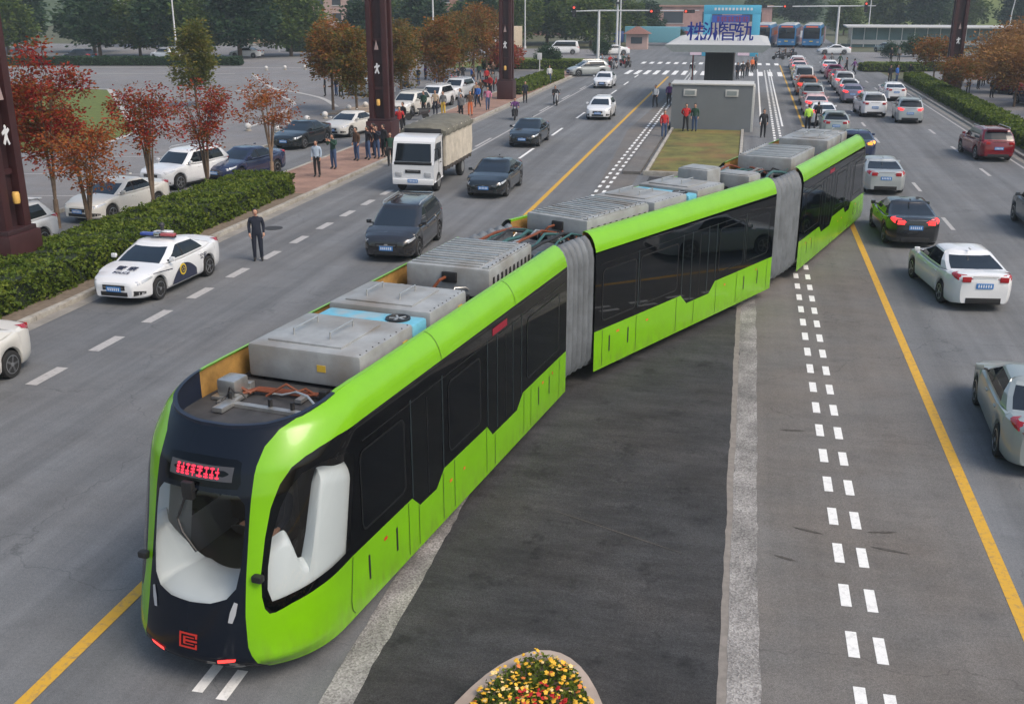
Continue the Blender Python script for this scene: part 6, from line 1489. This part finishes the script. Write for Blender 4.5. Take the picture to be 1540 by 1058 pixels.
# big dark evergreens along the far road
GE = 'large green trees along the far side of the plaza'
dk = make_tree('evergreen_tree', 'dark evergreen tree, second from the left edge on the far roadside', 'l_dark', 10, (3.9, 4.3), 4.7, 1, 100, 120, .27, 31, group=GE, crad=.8, r0=.22, taper=.4, twigs=0); at(dk, -79.5, 140, 0, 1.1)
gr_ = make_tree('camphor_tree', 'fresh green tree between the two darkest evergreens far left', 'l_green', 9, (4.0, 3.7), 4.5, 4, 90, 120, .27, 32, group=GE, crad=.8, r0=.2, twigs=0); at(gr_, -75, 139, .5, .95)
EV = [(dk, -90, 139, 1.0, 'dark evergreen at the left edge behind the crimson tree'), (gr_, -85.5, 142, .95, 'bright green tree second from the left edge, in front of the evergreens'), (dk, -69.5, 141, 1.2, 'broad dark evergreen above the white SUV on the far roadside'), (gr_, -64.5, 147, 1.12, 'yellow green tree right of the broad dark evergreen'), (dk, -98, 150, 1.1, 'dark evergreen farthest left'), (dk, -60, 166, .9, 'dark tree left of the far sign board'), (gr_, -62, 182, 1.0, 'green tree right above the far sign board'),
      (dk, -52, 172, 1.05, 'dark green tree above the far motorcycle'), (gr_, -46, 184, 1.0, 'mid green tree left of the orange columnar tree'), (dk, -43, 172, .95, 'dark tree behind the orange columnar tree'), (gr_, -39.5, 186, 1.05, 'pale green tree left of the second pillar top'), (dk, -36, 196, 1.15, 'dark blue green tree right of the second pillar top'), (gr_, -31.5, 190, 1.0, 'green tree between the white lamp posts'), (dk, -28, 200, 1.1, 'dark green tree behind the beige lorry'), (gr_, -26, 182, 1.0, 'round green tree right of the third pillar'),
      (gr_, -23, 205, .9, 'hazy green tree behind the white van'), (dk, -20.5, 222, .8, 'small dark tree left of the signal mast'), (gr_, 30, 262, 1.1, 'hazy green tree left of the leaning lamp post'), (dk, 38, 258, 1.2, 'dark green tree left of the right pillar top'), (gr_, 47, 268, 1.2, 'green tree right of the right pillar top'), (gr_, 20, 250, .9, 'hazy tree behind the right signal mast'), (dk, 58, 262, 1.1, 'dark tree far right behind the glass hall'), (dk, 12, 292, 1.2, 'hazy dark tree behind the blue buses'), (gr_, 3, 310, 1.3, 'hazy tree beyond the station canopy'), (gr_, -107, 142, 1.0, 'green tree cut by the left edge of the far roadside'), (dk, -113, 152, 1.2, 'tall dark tree behind the tree cut by the left edge'), (gr_, -98, 170, 1.3, 'tall green tree standing behind the leftmost evergreens')]
for i, (p, x, y, s, l) in enumerate(EV): copy_tree(p, (x, y, 0), 1.9 * i, l, None, None, s)
# round clipped bushes at the right corner
rbsh = make_tree('round_bush', 'round dark clipped bush left of the orange red tree', 'l_dark', 2.6, (1.6, 1.25), 1.35, 4, 40, 130, .12, 41, cat='bush', crad=.4); at(rbsh, 23.0, 164)
copy_tree(rbsh, (19.5, 160, 0), 1, 'small dark bush left of the round clipped bush', None, None, .75); copy_tree(rbsh, (-23.8, 131, 0), 2, 'dark bush right of the white van at the left corner', None, None, .9); copy_tree(rbsh, (-21.0, 158, 0), 2.5, 'dark bush behind the scooter riders', None, None, .8); copy_tree(rbsh, (-12.5, 200, 0), .5, 'brown green bush under the teal lorry', None, None, .9)
# hedges
def hedge(label, pts, wd, h, leaf=.06, dens=210, seed=1, mat='l_hedge', z0=.1):
    r = thing('hedge', label, 'hedge', (pts[0][0], pts[0][1], 0), 0, None)
    g = np.random.default_rng(seed); o = np.array([pts[0][0], pts[0][1]]); P = []
    mb = MB()
    for (x0, y0), (x1, y1) in zip(pts[:-1], pts[1:]):
        a = np.array([x0, y0]) - o; d = np.array([x1 - x0, y1 - y0]); L = np.linalg.norm(d); d = d / L; n_ = np.array([-d[1], d[0]])
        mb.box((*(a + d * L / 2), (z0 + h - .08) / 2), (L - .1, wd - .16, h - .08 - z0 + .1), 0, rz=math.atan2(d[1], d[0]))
        for face, area in (('t', L * wd), ('l', L * h), ('r', L * h), ('e', wd * h), ('f', wd * h)):
            n = int(area * dens); u = g.uniform(0, L, n); v = g.uniform(-wd / 2, wd / 2, n); w_ = g.uniform(z0, h, n)
            bump = lambda u, v: .05 * np.sin(u * 2.3 + seed) + .05 * np.sin(u * 5.1 + v * 3) + .03 * np.sin(u * 11 + v * 7)
            if face == 't': z = h + bump(u, v) + g.normal(0, .03, n); uu, vv = u, v
            elif face in 'lr': sgn = 1 if face == 'l' else -1; uu = u; vv = sgn * (wd / 2 + bump(u, w_ * 2) + g.normal(0, .03, n)); z = w_
            else: uu = np.full(n, 0.0 if face == 'e' else L) + g.normal(0, .04, n); vv = v; z = w_
            P.append(np.stack([a[0] + d[0] * uu + n_[0] * vv, a[1] + d[1] * uu + n_[1] * vv, z], 1))
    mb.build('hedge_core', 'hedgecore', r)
    me = leaves_mesh('foliage', np.concatenate(P), leaf, mat, seed, 1.0); ob = bpy.data.objects.new('foliage', me); COL.objects.link(ob); ob.parent = r
    return r
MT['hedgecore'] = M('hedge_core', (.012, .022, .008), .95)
hedge('long clipped green hedge on the left beside the police car', [(-20.5, 12), (-20.45, 43.2)], 2.5, .98, .062, 330, 1)
hedge('long clipped hedge along the right kerb under the brown trees', [(16.4, 30), (16.4, 116)], 1.7, .95, .085, 130, 2)
hedge('short kerbside hedge on the left past the third pillar', [(-20.0, 92), (-19.6, 112)], 1.8, .95, .1, 110, 3)
hedge('clipped hedge at the far left corner before the white van', [(-31, 126), (-19.5, 128.5)], 2.2, 1.0, .1, 90, 4)
hedge('clipped hedge with lawn strip at the right far corner', [(12.8, 131), (22.5, 134)], 2.0, .9, .1, 90, 5)
hedge('dark low hedge along the far side of the plaza', [(-98, 118), (-62, 126)], 1.8, 1.0, .14, 60, 6, 'l_dark')
hedge('dark hedge under the far trees behind the sign board', [(-70, 158), (-40, 166)], 1.5, 1.3, .16, 50, 7, 'l_dark')
struct('lawn', MB().prism([(13, 134), (24, 137.5), (30, 150), (15, 150)], 0, .08), 'lawn'); struct('lawn', MB().prism([(-36, 127), (-22, 130), (-22, 149), (-36, 149)], 0, .08), 'lawn')
# ------------------------------------------------------------------ flower planter in front
def rr_plan(pts, n=10): return arc([Vector(p) for p in pts] + [Vector(pts[0])], n)[:-1]
pl = thing('flower_planter', 'stone edged flower planter with yellow and red blooms at the bottom of the picture', 'planter', (-2.02, 8.14, 0))
def plan(k, dy=0):
    out = []
    for i in range(48):
        t = 2 * PI * i / 48; x, y = math.cos(t), math.sin(t)
        wdt = 1.27 + k - .0 * y; yy = 3.55 + k if y > 0 else 3.55 + k
        X = math.copysign(abs(x) ** 1.0, x) * (wdt * (1 - .1 * max(0, y))); Y = math.copysign(abs(y) ** .92, y) * yy
        out.append((X, Y))
    return out
o_, i_ = plan(0), plan(-.2); mb = MB(); n = 48
mb.loft([[(x, y, -.02) for x, y in o_], [(x, y, .2) for x, y in o_], [(x * .985, y * .995, .235) for x, y in o_], [(x * 1.02, y * 1.003, .235) for x, y in i_], [(x, y, .2) for x, y in i_], [(x, y, .05) for x, y in i_]], 0, True, (False, False)); mb.build('stone_edge', 'planter_stone' if 'planter_stone' in MT else MT.setdefault('planter_stone', M('planter_stone', (.4, .33, .28), .75, var=.15, scale=3, bump=.15, dirt=(.28, .22, .18))), pl)
MB().add([(x, y, .16) for x, y in i_], [tuple(range(48))], 0, False).build('bed_soil', 'soil', pl)
g = np.random.default_rng(5); P = []
while len(P) < 19000:
    x, y = g.uniform(-1.3, 1.3), g.uniform(-3.5, 3.5)
    if inside((x, y), i_): P.append((x, y, g.uniform(.16, .34 + .1 * math.sin(x * 6) * math.sin(y * 5))))
P = np.array(P); me = leaves_mesh('flower_foliage', P, .032, 'l_hedge', 3, 1.0); ob = bpy.data.objects.new('flower_foliage', me); COL.objects.link(ob); ob.parent = pl
for nm, colr, cnt, cond in (('yellow_flower', (.75, .42, .03), 820, lambda x, y: True), ('cream_flower', (.75, .55, .22), 280, lambda x, y: True), ('orange_flower', (.6, .16, .03), 160, lambda x, y: True), ('red_flower', (.45, .012, .012), 190, lambda x, y: (x - .1) ** 2 + ((y - 2.35) * 1.0) ** 2 < .09 or (x + .35) ** 2 + (y - 1.5) ** 2 < .1)):
    mb = MB(); k = 0
    while k < cnt:
        x, y = g.uniform(-1.3, 1.3), g.uniform(-1.5, 3.5)
        if not inside((x, y), i_) or not cond(x, y): 
            if nm == 'red_flower': k += .02
            continue
        z = .36 + .1 * math.sin(x * 6) * math.sin(y * 5) + g.uniform(-.03, .03); r_ = g.uniform(.018, .034); t1, t2 = g.uniform(-.5, .5), g.uniform(-.5, .5)
        ring = [(x + r_ * (1.15 if q % 2 else .75) * math.cos(q * PI / 5), y + r_ * (1.15 if q % 2 else .75) * math.sin(q * PI / 5), z + t1 * r_ * math.cos(q * PI / 5) + t2 * r_ * math.sin(q * PI / 5)) for q in range(10)]
        mb.add(ring + [(x, y, z + .008)], [(q, (q + 1) % 10, 10) for q in range(10)]); k += 1
    ob = mb.build(nm, M(nm, colr, .6, var=.25, scale=30), pl); ob['kind'] = 'stuff'
# ------------------------------------------------------------------ far buildings, hoardings, hills
MT.update(b_brick=M('far_brick', (.3, .17, .13), .8, var=.2, scale=.15), b_pinkhaze=M('far_pink_brick', (.42, .25, .22), .8, var=.25, scale=.3), b_pink=M('far_pink_render', (.42, .3, .27), .8, var=.15, scale=.2), b_pale=M('far_pale_render', (.45, .45, .44), .8, var=.12, scale=.2), b_roof=M('far_roof', (.2, .1, .08), .8, var=.2), b_glass=M('far_glass', (.1, .17, .18), .15, var=.2, scale=.4), b_win=M('far_window', (.05, .06, .07), .2), b_white=M('far_white', (.6, .62, .62), .5))
def building(label, x, y, rz, L, W_, H, wall, roofm, floors, bays, cat='building', pitched=False):
    r = thing('building', label, cat, (x, y, 0), rz)
    MB().box((0, 0, H / 2), (L, W_, H), 0).build('wall', wall, r)
    if pitched: mb = MB().loft([[(-L / 2 - .5, -W_ / 2 - .5, H), (-L / 2 - .5, 0, H + 2.2), (-L / 2 - .5, W_ / 2 + .5, H)], [(L / 2 + .5, -W_ / 2 - .5, H), (L / 2 + .5, 0, H + 2.2), (L / 2 + .5, W_ / 2 + .5, H)]], 0, True, (True, True), False)
    else: mb = MB().box((0, 0, H + .2), (L + .6, W_ + .6, .4), 0)
    mb.build('roof', roofm, r)
    fh = H / floors; bw = L / bays
    for f in range(floors):
        for b in range(bays):
            x_ = -L / 2 + bw * (b + .5); z_ = fh * (f + .55)
            w0 = MB().box((x_, -W_ / 2 - .0, z_), (bw * .5, .12, fh * .5), 0).build('window', 'b_win', r)
            MB().box((x_, -W_ / 2 - .06, z_ - fh * .27), (bw * .56, .2, .1), 0).build('sill', 'b_white', w0)
    return r
building('brick toned low block in haze beyond the junction behind the signal arm', -24, 285, 0, 58, 10, 5.4, 'b_pinkhaze', 'b_brick', 1, 6)
building('brick house with pale gable above the far sign board', -74, 200, .3, 16, 10, 8.5, 'b_pink', 'b_roof', 3, 5, pitched=True)
building('pink brick house right of the far sign board trees', -58, 214, .2, 20, 10, 9, 'b_brick', 'b_roof', 3, 6, pitched=True)
building('pale grey house at the top left corner', -128, 215, .4, 24, 10, 10, 'b_pale', 'b_roof', 3, 6, pitched=True)
building('pale block between the pillars above the autumn trees', -46, 240, .1, 26, 10, 9, 'b_brick', 'b_roof', 3, 7)
building('pale grey terrace at the top right corner', 86, 330, -.1, 60, 12, 12, 'b_pale', 'b_roof', 3, 14)
gh = thing('glass_hall', 'long low glass hall with white roof edge on the right horizon', 'hall', (55, 198, 0), -.03); gh.scale = (1, 1, .82)
MB().box((0, 0, 1.9), (76, 12, 3.8), 0).build('wall', 'b_glass', gh); MB().box((0, -.5, 3.95), (78, 14, .22), 0).build('roof', 'b_pale', gh)
mb = MB()
for k in range(39): mb.box((-38 + k * 2, -6.08, 1.9), (.12, .16, 3.8), 0)
mb.build('mullion_row', 'b_white', gh)['kind'] = 'stuff'
MB().box((0, -6.15, 1.0), (76, .1, .9), 0).build('plinth', 'b_pale', gh)
struct('bank', MB().add([(20, 262, 0), (140, 256, 0), (150, 320, 7.6), (24, 330, 7.2)], [(0, 1, 2, 3)], 0, False), 'lawn')
MT.update(h_blue=M('hoarding_blue', (.1, .3, .5), .6, var=.3, scale=.6), h_beige=M('hoarding_beige', (.48, .42, .38), .7, var=.1, scale=.5), h_pink=M('hoarding_pink', (.3, .19, .2), .7, var=.45, scale=.7), h_red=M('hoarding_red', (.3, .06, .09), .6, var=.4, scale=.6))
def hoarding(label, x0, x1, y, h, m, seed):
    r = thing('hoarding', label, 'hoarding', ((x0 + x1) / 2, y, 0)); L = x1 - x0
    MB().box((0, 0, h / 2 + .15), (L, .08, h), 0).build('panel', m, r)
    for k in range(int(L / 2) + 1): MB().box((-L / 2 + k * L / int(L / 2), .1, (h + .15) / 2), (.1, .1, h + .15), 0).build('post', 'pole', r)
    q = random.Random(seed)
    for k in range(0 if m == 'h_beige' else max(2, int(L / 1.6))):
        MB().box((-L / 2 + .8 + k * 1.5, -.05, h * .55), (q.uniform(.5, 1.1), .02, h * q.uniform(.3, .6)), 0).build('printed_block', q.choice(['c_white', 'h_red', 'archblue', 'c_orange', 'h_pink']), r)
hoarding('pale blue site hoarding left of the station behind the junction', -15.4, -9.5, 206, 2.6, 'h_blue', 1)
hoarding('dark red printed hoarding right next to the pale blue hoarding', -9.4, -7.2, 206, 2.7, 'h_red', 2)
hoarding('long pale beige hoarding seen behind the station lettering', -6.9, 1.2, 212, 3.4, 'h_beige', 5)
hoarding('pink printed hoarding between the blue buses', -.5, 13.5, 209, 2.7, 'h_pink', 3)
sb = thing('sign_board', 'wide white framed display board with dark roof on the far roadside', 'sign board', (-74, 158, 0), .2)
MB().box((0, 0, 2.1), (5.6, .25, 2.2), 0).build('frame', 'b_white', sb); MB().box((0, -.15, 2.1), (5.0, .06, 1.75), 0).build('poster', 'poster', sb) if 'poster' in MT else None
MT['poster'] = M('poster', (.42, .3, .2), .6, var=.5, scale=.8)
if not any(c.name.startswith('poster') for c in sb.children): MB().box((0, -.15, 2.1), (5.0, .06, 1.75), 0).build('poster', 'poster', sb)
mb = MB().loft([[(-3.1, -.8, 3.3), (-3.1, 0, 3.9), (-3.1, .8, 3.3)], [(3.1, -.8, 3.3), (3.1, 0, 3.9), (3.1, .8, 3.3)]], 0, True, (True, True), False); mb.build('roof', 'b_roof', sb)
for x in (-2.6, 2.6): MB().box((x, 0, 1.6), (.2, .2, 3.4), 0).build('post', 'b_white', sb)
kb = thing('kiosk', 'pink walled kiosk with brown roof behind the left signal mast', 'kiosk', (-17.8, 178, 0)); MB().box((0, 0, 1.2), (3.4, 2.6, 2.4), 0).build('wall', 'b_pink', kb)
MB().loft([[(-2.2, -1.8, 2.4), (2.2, -1.8, 2.4), (2.2, 1.8, 2.4), (-2.2, 1.8, 2.4)], [(-.3, -.2, 3.5), (.3, -.2, 3.5), (.3, .2, 3.5), (-.3, .2, 3.5)]], 0, True, (True, True), False).build('roof', 'b_roof', kb); MB().box((0, -1.31, 1.4), (1.8, .06, 1.0), 0).build('window', 'b_win', kb)
# hills closing the view
def hill(name, ang0, ang1, R0, R1, h, seed):
    q = np.random.default_rng(seed); na, nr = 90, 14; vs = []; ph = q.uniform(0, 6, 6)
    for i in range(na + 1):
        a = math.radians(ang0 + (ang1 - ang0) * i / na)
        for j in range(nr + 1):
            t = j / nr; R = R0 + (R1 - R0) * t
            hh = h * math.sin(min(1, t * 1.3) * PI / 2) * (.65 + .2 * math.sin(a * 7 + ph[0]) + .12 * math.sin(a * 17 + ph[1]) + .05 * math.sin(a * 41 + ph[2])) + (2.0 * math.sin(a * 90 + j * 1.3) + 1.5 * math.sin(a * 210 + j * 2.7)) * (t > 0)
            vs.append((math.sin(a) * R, math.cos(a) * R, max(hh, -.5) if j else -.5))
    return struct(name, MB().add(vs, [(i * (nr + 1) + j, (i + 1) * (nr + 1) + j, (i + 1) * (nr + 1) + j + 1, i * (nr + 1) + j + 1) for i in range(na) for j in range(nr)]), M(name, (.05, .075, .035), .95, var=.5, scale=.05, bump=.8))
hill('hills', -75, 75, 340, 640, 70, 3)
# ------------------------------------------------------------------ haze
hz = bpy.data.materials.new('haze'); hz.use_nodes = True; t = hz.node_tree
t.nodes.remove(t.nodes['Principled BSDF']); v = t.nodes.new('ShaderNodeVolumePrincipled')
v.inputs['Color'].default_value = (.74, .85, .95, 1); v.inputs['Density'].default_value = HAZE; v.inputs['Anisotropy'].default_value = .2
t.links.new(v.outputs[0], t.nodes['Material Output'].inputs['Volume'])
hb = MB().box((0, 300, 48), (1700, 900, 98.2), 0).build('haze', hz); hb['kind'] = 'stuff'
